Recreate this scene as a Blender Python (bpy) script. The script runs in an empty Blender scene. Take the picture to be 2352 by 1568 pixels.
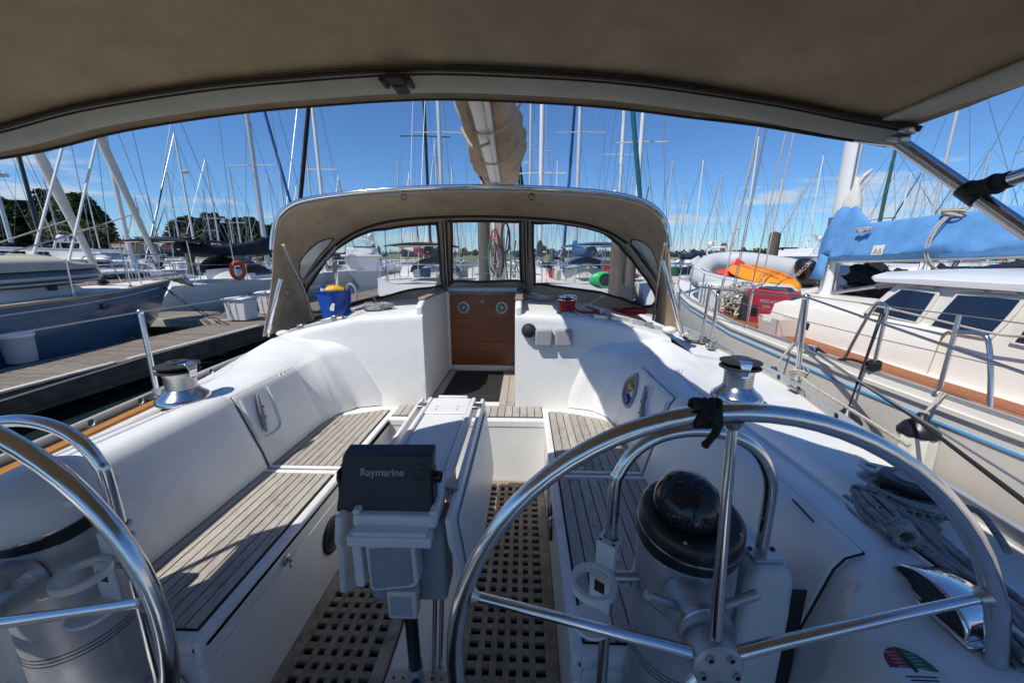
import bpy, bmesh, math, random
from math import sin, cos, pi, radians, atan, sqrt
from mathutils import Vector, Matrix, noise as mnoise
R = random.Random(7)
S = bpy.context.scene
COL = S.collection
# ------------------------------------------------------------------ camera
FPX, CXP, CYP = 860.0, 1176.0, 784.0            # focal length and centre of the photograph at 2352 px width
TH = atan(194 / 860.0); YAW = atan(29 / 860.0 * cos(TH))
EYE = Vector((0.38, 0.0, 1.5))                  # metres; x starboard, y ahead, z above the cockpit sole
cd = bpy.data.cameras.new('camera'); cam = bpy.data.objects.new('camera', cd); COL.objects.link(cam)
cd.sensor_width = 36.0; cd.lens = FPX / 2352 * 36; cd.clip_start = 0.02; cd.clip_end = 6000
cam.location = EYE; cam.rotation_euler = (pi / 2 - TH, 0, YAW); S.camera = cam
# ------------------------------------------------------------------ world, sun, exposure
LDIR = Vector((0.50, 0.45, -1.0)).normalized()  # the way the sunlight travels
SUN_EL = math.asin(-LDIR.z); SUN_AZ = math.atan2(-LDIR.x, -LDIR.y)
w = bpy.data.worlds.new('World'); S.world = w; w.use_nodes = True
nt = w.node_tree; nt.nodes.clear()
def wn(t, **k):
    n = nt.nodes.new(t)
    for a, b in k.items(): setattr(n, a, b)
    return n
sky = wn('ShaderNodeTexSky', sky_type='NISHITA', sun_disc=False, sun_elevation=SUN_EL, sun_rotation=SUN_AZ,
         altitude=0, air_density=1.0, dust_density=0.0, ozone_density=2.5)
bg = wn('ShaderNodeBackground'); bg.inputs[1].default_value = 0.085
wo = wn('ShaderNodeOutputWorld')
tc = wn('ShaderNodeTexCoord')
mp = wn('ShaderNodeMapping'); mp.inputs['Scale'].default_value = (3.2, 3.2, 17.0); mp.inputs['Location'].default_value = (2.3, 1.1, 0.35)
nz = wn('ShaderNodeTexNoise'); nz.inputs['Scale'].default_value = 1.5; nz.inputs['Detail'].default_value = 7; nz.inputs['Roughness'].default_value = 0.58
sx = wn('ShaderNodeSeparateXYZ')
hr = wn('ShaderNodeMapRange', interpolation_type='SMOOTHSTEP'); hr.inputs[1].default_value = 0.02; hr.inputs[2].default_value = 0.30; hr.inputs[3].default_value = 0.10; hr.inputs[4].default_value = -0.16
ad = wn('ShaderNodeMath', operation='ADD')
cr = wn('ShaderNodeMapRange', interpolation_type='SMOOTHSTEP'); cr.inputs[1].default_value = 0.55; cr.inputs[2].default_value = 0.72; cr.inputs[4].default_value = 0.7
mx = wn('ShaderNodeMixRGB'); mx.inputs[2].default_value = (6.2, 6.5, 7.0, 1)
hs = wn('ShaderNodeMixRGB', blend_type='MULTIPLY'); hs.inputs[0].default_value = 1.0; hs.inputs[2].default_value = (.53,.82,1.17,1)
L = nt.links.new
L(tc.outputs['Generated'], mp.inputs[0]); L(mp.outputs[0], nz.inputs[0]); L(tc.outputs['Generated'], sx.inputs[0])
L(sx.outputs[2], hr.inputs[0]); L(nz.outputs[0], ad.inputs[0]); L(hr.outputs[0], ad.inputs[1]); L(ad.outputs[0], cr.inputs[0])
L(sky.outputs[0], hs.inputs[1]); L(hs.outputs[0], mx.inputs[1]); L(cr.outputs[0], mx.inputs[0]); L(mx.outputs[0], bg.inputs[0]); L(bg.outputs[0], wo.inputs[0])
sl = bpy.data.lights.new('sun', 'SUN'); sl.energy = 3.6; sl.angle = radians(0.53); sl.color = (1.0, 0.955, 0.88)
so = bpy.data.objects.new('sun', sl); COL.objects.link(so); so.rotation_euler = LDIR.to_track_quat('-Z', 'Y').to_euler(); so.location = (-5, -5, 12)
vs = S.view_settings; vs.view_transform = 'Standard'; vs.look = 'None'; vs.gamma = 1; vs.use_curve_mapping = False; vs.exposure = 0.33
S.render.engine = 'CYCLES'
try:
    S.cycles.max_bounces = 10; S.cycles.diffuse_bounces = 5; S.cycles.glossy_bounces = 5; S.cycles.transparent_max_bounces = 16
    S.cycles.sample_clamp_indirect = 6.0; S.cycles.caustics_reflective = False; S.cycles.caustics_refractive = False
except Exception: pass
# ------------------------------------------------------------------ photo pixels -> directions
def ray(u, v):
    x = (u - CXP) / FPX; y = -(v - CYP) / FPX
    Y = cos(TH) + sin(TH) * y; Z = -sin(TH) + cos(TH) * y
    c, s = cos(YAW), sin(YAW)
    return Vector((x * c - Y * s, x * s + Y * c, Z))
def _at(i, u, v, val):
    r = ray(u, v); return EYE + r * ((val - EYE[i]) / r[i])
def ax_(u, v, val): return _at(0, u, v, val)
def ay(u, v, val): return _at(1, u, v, val)
def az(u, v, val): return _at(2, u, v, val)
CR = dict(T0=(0,400),T1=(1000,350),T2=(2000,350),T3=(2932,300),M0=(0,1200),M1=(1000,1100),M2=(2000,1100),M3=(2932,1100),
          B0=(0,1788),B1=(1000,1788),B2=(2000,1788),B3=(2932,1788))
def k(n, u, v):                                  # measured in an enlarged crop of the photograph
    a, b = CR[n]; return ((a + u * .5741) / 1.7143, (b + v * .5741) / 1.7143)
# ------------------------------------------------------------------ mesh builder
class MB:
    def __init__(s): s.v = []; s.f = []
    def add(s, vs, fs):
        o = len(s.v); s.v += [Vector(p) for p in vs]; s.f += [tuple(i + o for i in f) for f in fs]; return s
    def box(s, c, d, rot=None):
        c = Vector(c); P = []
        for z in (-.5, .5):
            for y in (-.5, .5):
                for x in (-.5, .5):
                    p = Vector((x * d[0], y * d[1], z * d[2]))
                    P.append(c + (rot @ p if rot else p))
        return s.add(P, [(0,2,3,1),(4,5,7,6),(0,1,5,4),(2,6,7,3),(0,4,6,2),(1,3,7,5)])
    def bb(s, x0, x1, y0, y1, z0, z1): return s.box(((x0+x1)/2,(y0+y1)/2,(z0+z1)/2),(x1-x0,y1-y0,z1-z0))
    def tube(s, pts, r, n=8, closed=False, caps=True, sq=None):
        pts = [Vector(p) for p in pts]; m = len(pts); rr = r if isinstance(r, (list, tuple)) else [r] * m
        T = []
        for i in range(m):
            a = pts[(i-1) % m] if (closed or i > 0) else pts[i]; b = pts[(i+1) % m] if (closed or i < m-1) else pts[i]
            t = (b - a); T.append(t.normalized() if t.length > 1e-9 else Vector((0,0,1)))
        ref = Vector((0,0,1)) if abs(T[0].z) < .9 else Vector((1,0,0))
        nrm = T[0].cross(ref).normalized(); V = []
        for i in range(m):
            nrm = (nrm - T[i] * nrm.dot(T[i]));
            nrm = nrm.normalized() if nrm.length > 1e-6 else T[i].orthogonal().normalized()
            bn = T[i].cross(nrm)
            for j in range(n):
                a = 2*pi*(j+.5)/n; sy = sq or 1.0
                V.append(pts[i] + nrm * (cos(a)*rr[i]) + bn * (sin(a)*rr[i]*sy))
        F = []
        for i in range(m if closed else m-1):
            for j in range(n):
                a = i*n + j; b = i*n + (j+1) % n; c = ((i+1) % m)*n + (j+1) % n; d = ((i+1) % m)*n + j
                F.append((a, b, c, d))
        if caps and not closed: F.append(tuple(range(n))[::-1]); F.append(tuple((m-1)*n + j for j in range(n)))
        return s.add(V, F)
    def lathe(s, prof, o=(0,0,0), axis=(0,0,1), n=24, a0=0, a1=2*pi, ex=1.0, cap=True):
        o = Vector(o); q = Vector((0,0,1)).rotation_difference(Vector(axis).normalized()); full = abs(a1-a0-2*pi) < 1e-6
        V = []; m = n if full else n+1
        for (r, z) in prof:
            for j in range(m):
                a = a0 + (a1-a0)*j/n
                V.append(o + q @ Vector((cos(a)*r, sin(a)*r*ex, z)))
        F = []
        for i in range(len(prof)-1):
            for j in range(n):
                b = (j+1) % m if full else j+1
                F.append((i*m+j, i*m+b, (i+1)*m+b, (i+1)*m+j))
        if full and cap:
            if prof[0][0] > 1e-6: F.append(tuple(range(m))[::-1])
            if prof[-1][0] > 1e-6: F.append(tuple((len(prof)-1)*m + j for j in range(m)))
        return s.add(V, F)
    def loft(s, secs, closed=False, cap=False):
        n = len(secs[0]); V = [p for q in secs for p in q]; F = []
        for i in range(len(secs)-1):
            for j in range(n if closed else n-1):
                b = (j+1) % n
                F.append((i*n+j, i*n+b, (i+1)*n+b, (i+1)*n+j))
        if cap: F.append(tuple(range(n))[::-1]); F.append(tuple((len(secs)-1)*n+j for j in range(n)))
        return s.add(V, F)
    def prism(s, pts, d):                        # polygon of 3D points pushed along the vector d
        pts = [Vector(p) for p in pts]; d = Vector(d); n = len(pts)
        F = [tuple(range(n))[::-1], tuple(n+i for i in range(n))] + [(i, (i+1) % n, n+(i+1) % n, n+i) for i in range(n)]
        return s.add(pts + [p + d for p in pts], F)
    def ball(s, c, r, n=12, m=8, sc=(1,1,1), bump=0):
        c = Vector(c); V = []; F = []
        for i in range(m+1):
            t = pi*i/m
            for j in range(n):
                a = 2*pi*j/n; p = Vector((sin(t)*cos(a)*sc[0], sin(t)*sin(a)*sc[1], cos(t)*sc[2]))
                if bump: p *= 1 + bump*mnoise.noise((c + p*1.7)*3.0)
                V.append(c + p*r)
        for i in range(m):
            for j in range(n): F.append((i*n+j, (i+1)*n+j, (i+1)*n+(j+1) % n, i*n+(j+1) % n))
        return s.add(V, F)
    def mesh(s, name, off=(0,0,0)):
        me = bpy.data.meshes.new(name); off = Vector(off)
        me.from_pydata([p - off for p in s.v], [], s.f); me.validate(); return me
OFF = {}
def link(name, data, parent=None):
    o = bpy.data.objects.new(name, data); COL.objects.link(o)
    if parent: o.parent = parent; OFF[o.name] = OFF.get(parent.name, Vector((0,0,0)))
    return o
def part(name, mb, mat, parent=None, smooth=38, bevel=0, seg=2, solid=0, sub=0, label=None, fixn=True, loc=None):
    off = OFF.get(parent.name, Vector((0,0,0))) if parent else Vector(loc or (0,0,0))
    me = mb.mesh(name, off)
    if fixn:
        b = bmesh.new(); b.from_mesh(me); bmesh.ops.recalc_face_normals(b, faces=b.faces); b.to_mesh(me); b.free()
    for m in (mat if isinstance(mat, (list, tuple)) else [mat]): me.materials.append(M(m) if isinstance(m, str) else m)
    o = link(name, me, parent)
    if not parent and loc: o.location = loc; OFF[o.name] = Vector(loc)
    if smooth is not None:
        me.polygons.foreach_set('use_smooth', [True]*len(me.polygons)); me.set_sharp_from_angle(angle=radians(smooth))
    if solid:
        d = o.modifiers.new('solid', 'SOLIDIFY'); d.thickness = solid; d.offset = 0
    if bevel:
        d = o.modifiers.new('bevel', 'BEVEL'); d.width = bevel; d.segments = seg; d.limit_method = 'ANGLE'; d.angle_limit = radians(40)
    if sub:
        d = o.modifiers.new('sub', 'SUBSURF'); d.levels = sub; d.render_levels = sub
    if label: o['label'] = label
    return o
def tag(o, label, cat, group=None):
    o['label'] = label; o['category'] = cat
    if group: o['group'] = group
    return o
def thing(name, label, cat, loc=(0,0,0), rz=0, group=None):
    o = bpy.data.objects.new(name, None); COL.objects.link(o); o.empty_display_size = .1
    o.location = loc; o.rotation_euler = (0, 0, rz); OFF[o.name] = Vector((0,0,0)) if rz else Vector(loc)
    return tag(o, label, cat, group)
def struct(o): o['kind'] = 'structure'; return o
def stuff(o): o['kind'] = 'stuff'; return o
def child_copy(src, parent, loc=None, rot=None, scale=None, name=None):
    o = src.copy(); COL.objects.link(o); o.parent = parent; OFF[o.name] = OFF.get(parent.name, Vector((0,0,0)))
    if loc is not None: o.location = loc
    if rot is not None: o.rotation_euler = rot
    if scale is not None: o.scale = scale
    return o
def lerp(a, b, t): return a + (b - a) * t
def table(keys, y):                              # piecewise smooth interpolation of rows of numbers
    if y <= keys[0][0]: return keys[0][1]
    for (a, A), (b, B) in zip(keys, keys[1:]):
        if y <= b:
            t = (y-a)/(b-a); t = t*t*(3-2*t)
            return [(lerp(p[0], q[0], t), lerp(p[1], q[1], t)) for p, q in zip(A, B)] if isinstance(A, list) else lerp(A, B, t)
    return keys[-1][1]
def lin(keys, y):
    if y <= keys[0][0]: return keys[0][1]
    for (a, A), (b, B) in zip(keys, keys[1:]):
        if y <= b: return lerp(A, B, (y-a)/(b-a))
    return keys[-1][1]
def smooth_path(pts, n=6, closed=False):         # Catmull-Rom
    P = [Vector(p) for p in pts]; m = len(P); out = []
    for i in range(m if closed else m-1):
        p0 = P[(i-1) % m] if (closed or i > 0) else P[0]; p1 = P[i]; p2 = P[(i+1) % m]; p3 = P[(i+2) % m] if (closed or i+2 < m) else P[m-1]
        for j in range(n):
            t = j/n; out.append(.5*((2*p1) + (p2-p0)*t + (2*p0-5*p1+4*p2-p3)*t*t + (3*p1-p0-3*p2+p3)*t**3))
    if not closed: out.append(P[-1])
    return out
# ------------------------------------------------------------------ materials
MATS = {}
def M(n): return MATS[n]
def mat(name, col, rough=.5, metal=0, var=0.0, vscale=6, bump=0.0, bscale=40, stretch=(1,1,1), col2=None, spec=.5, trans=0, coat=0,
        transl=0, alpha=None, detail=5, coords='Object', wear=None, sheen=0, rnd=0):
    m = bpy.data.materials.new(name); m.use_nodes = True; t = m.node_tree; b = t.nodes['Principled BSDF']; lk = t.links.new
    b.inputs['Base Color'].default_value = (*col, 1); b.inputs['Roughness'].default_value = rough; b.inputs['Metallic'].default_value = metal
    b.inputs['Specular IOR Level'].default_value = spec
    if coat: b.inputs['Coat Weight'].default_value = coat; b.inputs['Coat Roughness'].default_value = .08
    if trans: b.inputs['Transmission Weight'].default_value = trans
    if sheen: b.inputs['Sheen Weight'].default_value = sheen
    tcn = t.nodes.new('ShaderNodeTexCoord'); mpn = t.nodes.new('ShaderNodeMapping'); mpn.inputs['Scale'].default_value = stretch
    lk(tcn.outputs[coords], mpn.inputs[0])
    if var or col2:
        n = t.nodes.new('ShaderNodeTexNoise'); n.inputs['Scale'].default_value = vscale; n.inputs['Detail'].default_value = detail; n.inputs['Roughness'].default_value = .62
        lk(mpn.outputs[0], n.inputs[0])
        r = t.nodes.new('ShaderNodeMapRange'); r.inputs[1].default_value = .32; r.inputs[2].default_value = .68; lk(n.outputs[0], r.inputs[0])
        x = t.nodes.new('ShaderNodeMixRGB'); x.inputs[1].default_value = (*col, 1)
        x.inputs[2].default_value = (*(col2 or [c*(1-var) for c in col]), 1); lk(r.outputs[0], x.inputs[0]); lk(x.outputs[0], b.inputs['Base Color'])
        last = x
        if wear:                                  # a second, larger layer: (colour, scale, low, high)
            wc, wsc, lo, hi = wear
            n2 = t.nodes.new('ShaderNodeTexNoise'); n2.inputs['Scale'].default_value = wsc; n2.inputs['Detail'].default_value = 6; n2.inputs['Roughness'].default_value = .65
            lk(tcn.outputs[coords], n2.inputs[0])
            r2 = t.nodes.new('ShaderNodeMapRange'); r2.inputs[1].default_value = lo; r2.inputs[2].default_value = hi; lk(n2.outputs[0], r2.inputs[0])
            y = t.nodes.new('ShaderNodeMixRGB'); y.inputs[2].default_value = (*wc, 1); lk(r2.outputs[0], y.inputs[0]); lk(x.outputs[0], y.inputs[1]); lk(y.outputs[0], b.inputs['Base Color'])
            last = y
        if rnd:                                   # each plank its own tone and its own grain
            oi = t.nodes.new('ShaderNodeObjectInfo'); rm = t.nodes.new('ShaderNodeMapRange'); rm.inputs[3].default_value = 1-rnd; rm.inputs[4].default_value = 1+rnd; lk(oi.outputs['Random'], rm.inputs[0])
            hv = t.nodes.new('ShaderNodeHueSaturation'); lk(rm.outputs[0], hv.inputs['Value']); lk(last.outputs[0], hv.inputs['Color']); lk(hv.outputs[0], b.inputs['Base Color'])
            cb = t.nodes.new('ShaderNodeCombineXYZ'); ml_ = t.nodes.new('ShaderNodeMath'); ml_.operation = 'MULTIPLY'; ml_.inputs[1].default_value = 37; lk(oi.outputs['Random'], ml_.inputs[0]); lk(ml_.outputs[0], cb.inputs[1]); lk(cb.outputs[0], mpn.inputs['Location'])
        rr = t.nodes.new('ShaderNodeMapRange'); rr.inputs[3].default_value = max(.02, rough*.85); rr.inputs[4].default_value = min(1, rough*1.2); lk(n.outputs[0], rr.inputs[0]); lk(rr.outputs[0], b.inputs['Roughness'])
    if bump:
        n3 = t.nodes.new('ShaderNodeTexNoise'); n3.inputs['Scale'].default_value = bscale; n3.inputs['Detail'].default_value = 4; lk(mpn.outputs[0], n3.inputs[0])
        bn = t.nodes.new('ShaderNodeBump'); bn.inputs['Strength'].default_value = bump; bn.inputs['Distance'].default_value = .01; lk(n3.outputs[0], bn.inputs['Height']); lk(bn.outputs[0], b.inputs['Normal'])
    if transl or alpha is not None:
        out = t.nodes['Material Output']; ms = t.nodes.new('ShaderNodeMixShader')
        if transl:
            tr = t.nodes.new('ShaderNodeBsdfTranslucent'); tr.inputs[0].default_value = (*col, 1); ms.inputs[0].default_value = transl
        else:
            tr = t.nodes.new('ShaderNodeBsdfTransparent'); ms.inputs[0].default_value = 1-alpha
        lk(b.outputs[0], ms.inputs[1]); lk(tr.outputs[0], ms.inputs[2]); lk(ms.outputs[0], out.inputs[0])
    MATS[name] = m; return m
mat('gelcoat', (.80,.80,.775), .30, var=.09, vscale=5, bump=.03, bscale=240, detail=8, wear=((.60,.57,.50), 2.3, .56, .84))
mat('gelcoat_nonskid', (.76,.765,.75), .5, var=.06, vscale=5, bump=.25, bscale=500)
mat('grey_gelcoat', (.17,.20,.25), .5, var=.15, vscale=8, bump=.15, bscale=400)
mat('cream_gelcoat', (.80,.765,.69), .32, var=.08, vscale=2.5, wear=((.55,.48,.38), 1.1, .6, .82))
mat('cream_paint', (.80,.765,.68), .4, var=.07, vscale=4, wear=((.58,.48,.36), 1.7, .62, .8))
mat('white_plastic', (.72,.72,.71), .42, var=.08, vscale=7)
mat('grey_plastic', (.33,.34,.36), .55, var=.12, vscale=20)
mat('dark_plastic', (.035,.038,.045), .5, var=.2, vscale=20, bump=.06, bscale=300)
mat('black_plastic', (.012,.012,.014), .35, var=.2, vscale=15)
mat('rubber', (.02,.02,.022), .7, var=.3, vscale=20)
mat('steel', (.66,.66,.67), .16, 1, var=.12, vscale=14, bump=.015, bscale=90)
mat('steel_dull', (.50,.50,.51), .36, 1, var=.25, vscale=9, bump=.03, bscale=60)
mat('chrome', (.80,.80,.81), .07, 1, var=.06, vscale=10)
mat('alloy', (.50,.515,.54), .40, .45, var=.35, vscale=12, bump=.05, bscale=120, wear=((.40,.41,.44), 5, .5, .72))
mat('alloy_rail', (.62,.62,.61), .42, .55, var=.15, vscale=14)
mat('mast_alloy', (.66,.67,.68), .4, .35, var=.1, vscale=2)
mat('mast_white', (.78,.78,.76), .4, var=.07, vscale=2)
mat('mast_black', (.018,.018,.02), .4)
mat('mast_green', (.03,.10,.07), .5)
mat('wire', (.30,.31,.33), .4, .6)
mat('teak_grey', (.51,.475,.42), .8, col2=(.33,.295,.25), vscale=34, stretch=(5,.45,5), bump=.5, bscale=60, wear=((.25,.225,.195), 9, .58, .76), rnd=0.13)
mat('teak_grating', (.33,.275,.21), .75, col2=(.17,.135,.10), vscale=22, bump=.45, bscale=60, wear=((.42,.37,.31), 5, .5, .75), rnd=0.12)
mat('teak_oiled', (.52,.24,.05), .4, col2=(.34,.14,.025), vscale=26, stretch=(5,.4,5), bump=.2, bscale=50)
mat('teak_red', (.36,.13,.055), .6, col2=(.25,.085,.035), vscale=20, stretch=(6,.5,6), bump=.25, bscale=50, rnd=0.1)
mat('door_wood', (.27,.083,.026), .32, col2=(.20,.056,.016), vscale=14, stretch=(.5,5,5), bump=.06, bscale=60, coat=.3)
mat('caulk', (.012,.012,.012), .7)
mat('pale_caulk', (.62,.56,.47), .7)
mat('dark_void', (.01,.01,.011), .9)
mat('canvas_tan', (.50,.395,.275), .9, var=.24, vscale=7, bump=.3, bscale=260, transl=.07, wear=((.36,.27,.175), 2.2, .5, .78))
mat('canvas_brown', (.50,.385,.24), .9, var=.28, vscale=9, bump=.25, bscale=350, transl=.15, wear=((.36,.275,.165), 1.6, .46, .76))
mat('canvas_trim', (.46,.44,.37), .85, var=.14, vscale=6, bump=.2, bscale=300)
mat('canvas_binding', (.045,.033,.026), .85, bump=.3, bscale=200)
mat('canvas_sail', (.43,.315,.21), .9, var=.28, vscale=6, bump=.9, bscale=11, transl=.08, stretch=(1,2.2,1), wear=((.31,.22,.145), 2.8, .5, .74))
mat('canvas_blue', (.115,.32,.64), .85, var=.26, vscale=5, bump=.55, bscale=9, wear=((.17,.37,.66), 1.8, .5, .75))
mat('canvas_navy', (.012,.016,.03), .9, var=.3, vscale=3, bump=.4, bscale=12)
mat('canvas_black', (.010,.010,.013), .9, var=.3, vscale=3, bump=.4, bscale=12)
mat('canvas_royal', (.02,.09,.26), .85, var=.3, vscale=3, bump=.3, bscale=12)
mat('canvas_teal', (.01,.13,.20), .85, var=.3, vscale=4, bump=.3, bscale=12)
mat('canvas_green', (.012,.085,.05), .85, var=.3, vscale=4, bump=.3, bscale=12)
mat('canvas_red', (.38,.06,.06), .85, var=.3, vscale=4, bump=.3, bscale=12)
mat('canvas_sand', (.50,.37,.25), .85, var=.15, vscale=2, bump=.3, bscale=8)
mat('sailcloth', (.70,.67,.60), .8, var=.18, vscale=5, bump=.3, bscale=20)
mat('hypalon', (.52,.535,.55), .55, var=.1, vscale=5)
mat('hypalon_dark', (.10,.11,.125), .5, var=.2, vscale=3)
mat('cover_tan', (.52,.47,.38), .8, var=.15, vscale=2, bump=.3, bscale=7)
mat('blue_hull', (.065,.145,.25), .22, var=.2, vscale=1.2, coat=.25)
mat('white_hull', (.78,.78,.76), .25, var=.07, vscale=1.5, coat=.2)
mat('navy_hull', (.02,.03,.06), .2)
mat('tint_glass', (.012,.022,.05), .06, spec=.8, var=.3, vscale=2)
mat('dark_glass', (.015,.017,.02), .05, spec=.8)
mat('stripe_blue', (.10,.42,.78), .4)
mat('boot_black', (.02,.02,.025), .4)
mat('rope_white', (.55,.51,.44), .85, col2=(.36,.33,.28), vscale=60, bump=.6, bscale=120)
mat('rope_grey', (.38,.375,.36), .85, col2=(.19,.195,.20), vscale=45, bump=.7, bscale=110, wear=((.03,.05,.14), 55, .60, .64))
mat('rope_red', (.42,.02,.025), .8, col2=(.26,.01,.015), vscale=40, bump=.6, bscale=120)
mat('rope_black', (.012,.012,.013), .85, bump=.6, bscale=120)
mat('rope_green', (.01,.16,.08), .85, bump=.6, bscale=120)
mat('plastic_blue', (.008,.085,.42), .3, var=.15, vscale=6, transl=.08)
mat('plastic_yellow', (.75,.42,.02), .6, var=.2, vscale=12)
mat('plastic_orange', (.90,.30,.01), .38, var=.1, vscale=4)
mat('plastic_red', (.80,.05,.015), .45)
mat('plastic_green', (.03,.50,.13), .4)
mat('generator_red', (.36,.025,.045), .38, var=.12, vscale=6)
mat('ivory_plastic', (.74,.69,.61), .5, var=.08, vscale=6)
mat('fender_white', (.78,.75,.67), .5, var=.15, vscale=9, wear=((.42,.37,.28), 8, .57, .72))
mat('fender_navy', (.02,.025,.09), .4)
mat('lifering', (.72,.09,.02), .6)
mat('label_white', (.75,.75,.73), .6)
mat('label_grey', (.38,.40,.43), .6)
mat('label_red', (.32,.015,.02), .5)
mat('label_green', (.015,.16,.06), .5)
mat('label_black', (.01,.01,.01), .5)
mat('label_gold', (.48,.34,.06), .5)
mat('flag_red', (.45,.03,.04), .8)
mat('flag_blue', (.02,.04,.20), .8)
mat('dock_wood', (.27,.225,.18), .85, col2=(.14,.115,.09), vscale=9, stretch=(.6,6,3), bump=.6, bscale=30, wear=((.36,.31,.25), 1.7, .5, .75), rnd=0.16)
mat('dock_beam', (.10,.085,.07), .9, col2=(.05,.042,.035), vscale=5, bump=.6, bscale=20)
mat('dock_edge', (.60,.55,.45), .7, var=.3, vscale=6)
mat('pile_wood', (.19,.15,.115), .9, col2=(.08,.065,.05), vscale=6, stretch=(3,3,.25), bump=.8, bscale=14)
mat('bark', (.10,.08,.06), .9, bump=.8, bscale=10)
mat('leaf_dark', (.035,.062,.020), .7, col2=(.062,.088,.03), vscale=.5, transl=.25)
mat('leaf_mid', (.062,.098,.026), .7, col2=(.10,.125,.04), vscale=.5, transl=.25)
mat('leaf_gold', (.15,.13,.028), .7, col2=(.10,.10,.03), vscale=.5, transl=.25)
mat('far_wood', (.030,.045,.024), .9, col2=(.055,.07,.03), vscale=.06)
mat('bank', (.13,.145,.055), .95, col2=(.20,.17,.09), vscale=.3, bump=.3, bscale=3)
mat('roof_tile', (.42,.14,.075), .8, var=.2, vscale=2, bump=.5, bscale=20)
mat('house_wall', (.46,.36,.26), .85, var=.12, vscale=1)
mat('car_paint', (.62,.62,.63), .3, coat=.5)
mat('car_dark', (.05,.055,.06), .3, coat=.5)
def glass(name, tint, a, rough=.06, spec=.5):     # clear vinyl and perspex: mostly transparent, a haze and a reflection
    m = bpy.data.materials.new(name); m.use_nodes = True; t = m.node_tree; b = t.nodes['Principled BSDF']; out = t.nodes['Material Output']
    b.inputs['Base Color'].default_value = (*tint, 1); b.inputs['Roughness'].default_value = rough; b.inputs['Specular IOR Level'].default_value = spec
    tr = t.nodes.new('ShaderNodeBsdfTransparent'); ms = t.nodes.new('ShaderNodeMixShader')
    n = t.nodes.new('ShaderNodeTexNoise'); n.inputs['Scale'].default_value = 3; n.inputs['Detail'].default_value = 5
    tcn = t.nodes.new('ShaderNodeTexCoord'); t.links.new(tcn.outputs['Object'], n.inputs[0])
    r = t.nodes.new('ShaderNodeMapRange'); r.inputs[1].default_value = .35; r.inputs[2].default_value = .75; r.inputs[3].default_value = a*.6; r.inputs[4].default_value = a*1.8
    t.links.new(n.outputs[0], r.inputs[0])
    fr = t.nodes.new('ShaderNodeFresnel'); fr.inputs[0].default_value = 1.35
    mxn = t.nodes.new('ShaderNodeMath'); mxn.operation = 'ADD'; t.links.new(r.outputs[0], mxn.inputs[0]); t.links.new(fr.outputs[0], mxn.inputs[1])
    t.links.new(mxn.outputs[0], ms.inputs[0]); t.links.new(tr.outputs[0], ms.inputs[1]); t.links.new(b.outputs[0], ms.inputs[2]); t.links.new(ms.outputs[0], out.inputs[0])
    bp = t.nodes.new('ShaderNodeBump'); bp.inputs['Strength'].default_value = .12; bp.inputs['Distance'].default_value = .05; t.links.new(n.outputs[0], bp.inputs['Height']); t.links.new(bp.outputs[0], b.inputs['Normal'])
    MATS[name] = m
glass('vinyl', (.64,.64,.62), .15)
glass('vinyl_worn', (.70,.70,.68), .30)
def water_mat():
    m = bpy.data.materials.new('sea_water'); m.use_nodes = True; t = m.node_tree; b = t.nodes['Principled BSDF']
    b.inputs['Base Color'].default_value = (.012,.026,.024,1); b.inputs['Roughness'].default_value = .06; b.inputs['Specular IOR Level'].default_value = .5
    tcn = t.nodes.new('ShaderNodeTexCoord'); n = t.nodes.new('ShaderNodeTexNoise'); n.inputs['Scale'].default_value = 2.2; n.inputs['Detail'].default_value = 3
    t.links.new(tcn.outputs['Object'], n.inputs[0]); bp = t.nodes.new('ShaderNodeBump'); bp.inputs['Strength'].default_value = .22; bp.inputs['Distance'].default_value = .25
    t.links.new(n.outputs[0], bp.inputs['Height']); t.links.new(bp.outputs[0], b.inputs['Normal']); MATS['sea_water'] = m
water_mat()
def text(name, s, p, size, matn, parent, xdir, ydir, bold=.0, extrude=.0006):   # lettering as flat mesh
    cu = bpy.data.curves.new(name, 'FONT'); cu.body = s; cu.size = size; cu.align_x = 'CENTER'; cu.align_y = 'CENTER'; cu.extrude = extrude; cu.offset = bold
    to = bpy.data.objects.new('tmp', cu); COL.objects.link(to); dg = bpy.context.evaluated_depsgraph_get()
    me = bpy.data.meshes.new_from_object(to.evaluated_get(dg)); bpy.data.objects.remove(to); bpy.data.curves.remove(cu)
    X = Vector(xdir).normalized(); Y = Vector(ydir).normalized(); Z = X.cross(Y); Y = Z.cross(X)
    mt = Matrix((X, Y, Z)).transposed().to_4x4(); mt.translation = Vector(p) - OFF.get(parent.name, Vector((0,0,0))); me.transform(mt)
    me.materials.clear(); me.materials.append(M(matn)); return link(name, me, parent)
WATER = -0.45
# ================================================================== water and the yacht we stand on
wm = MB(); wm.add([(-3000,-600,WATER),(3000,-600,WATER),(3000,3000,WATER),(-3000,3000,WATER)], [(0,1,2,3)])
struct(part('water', wm, 'sea_water', smooth=None))

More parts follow.
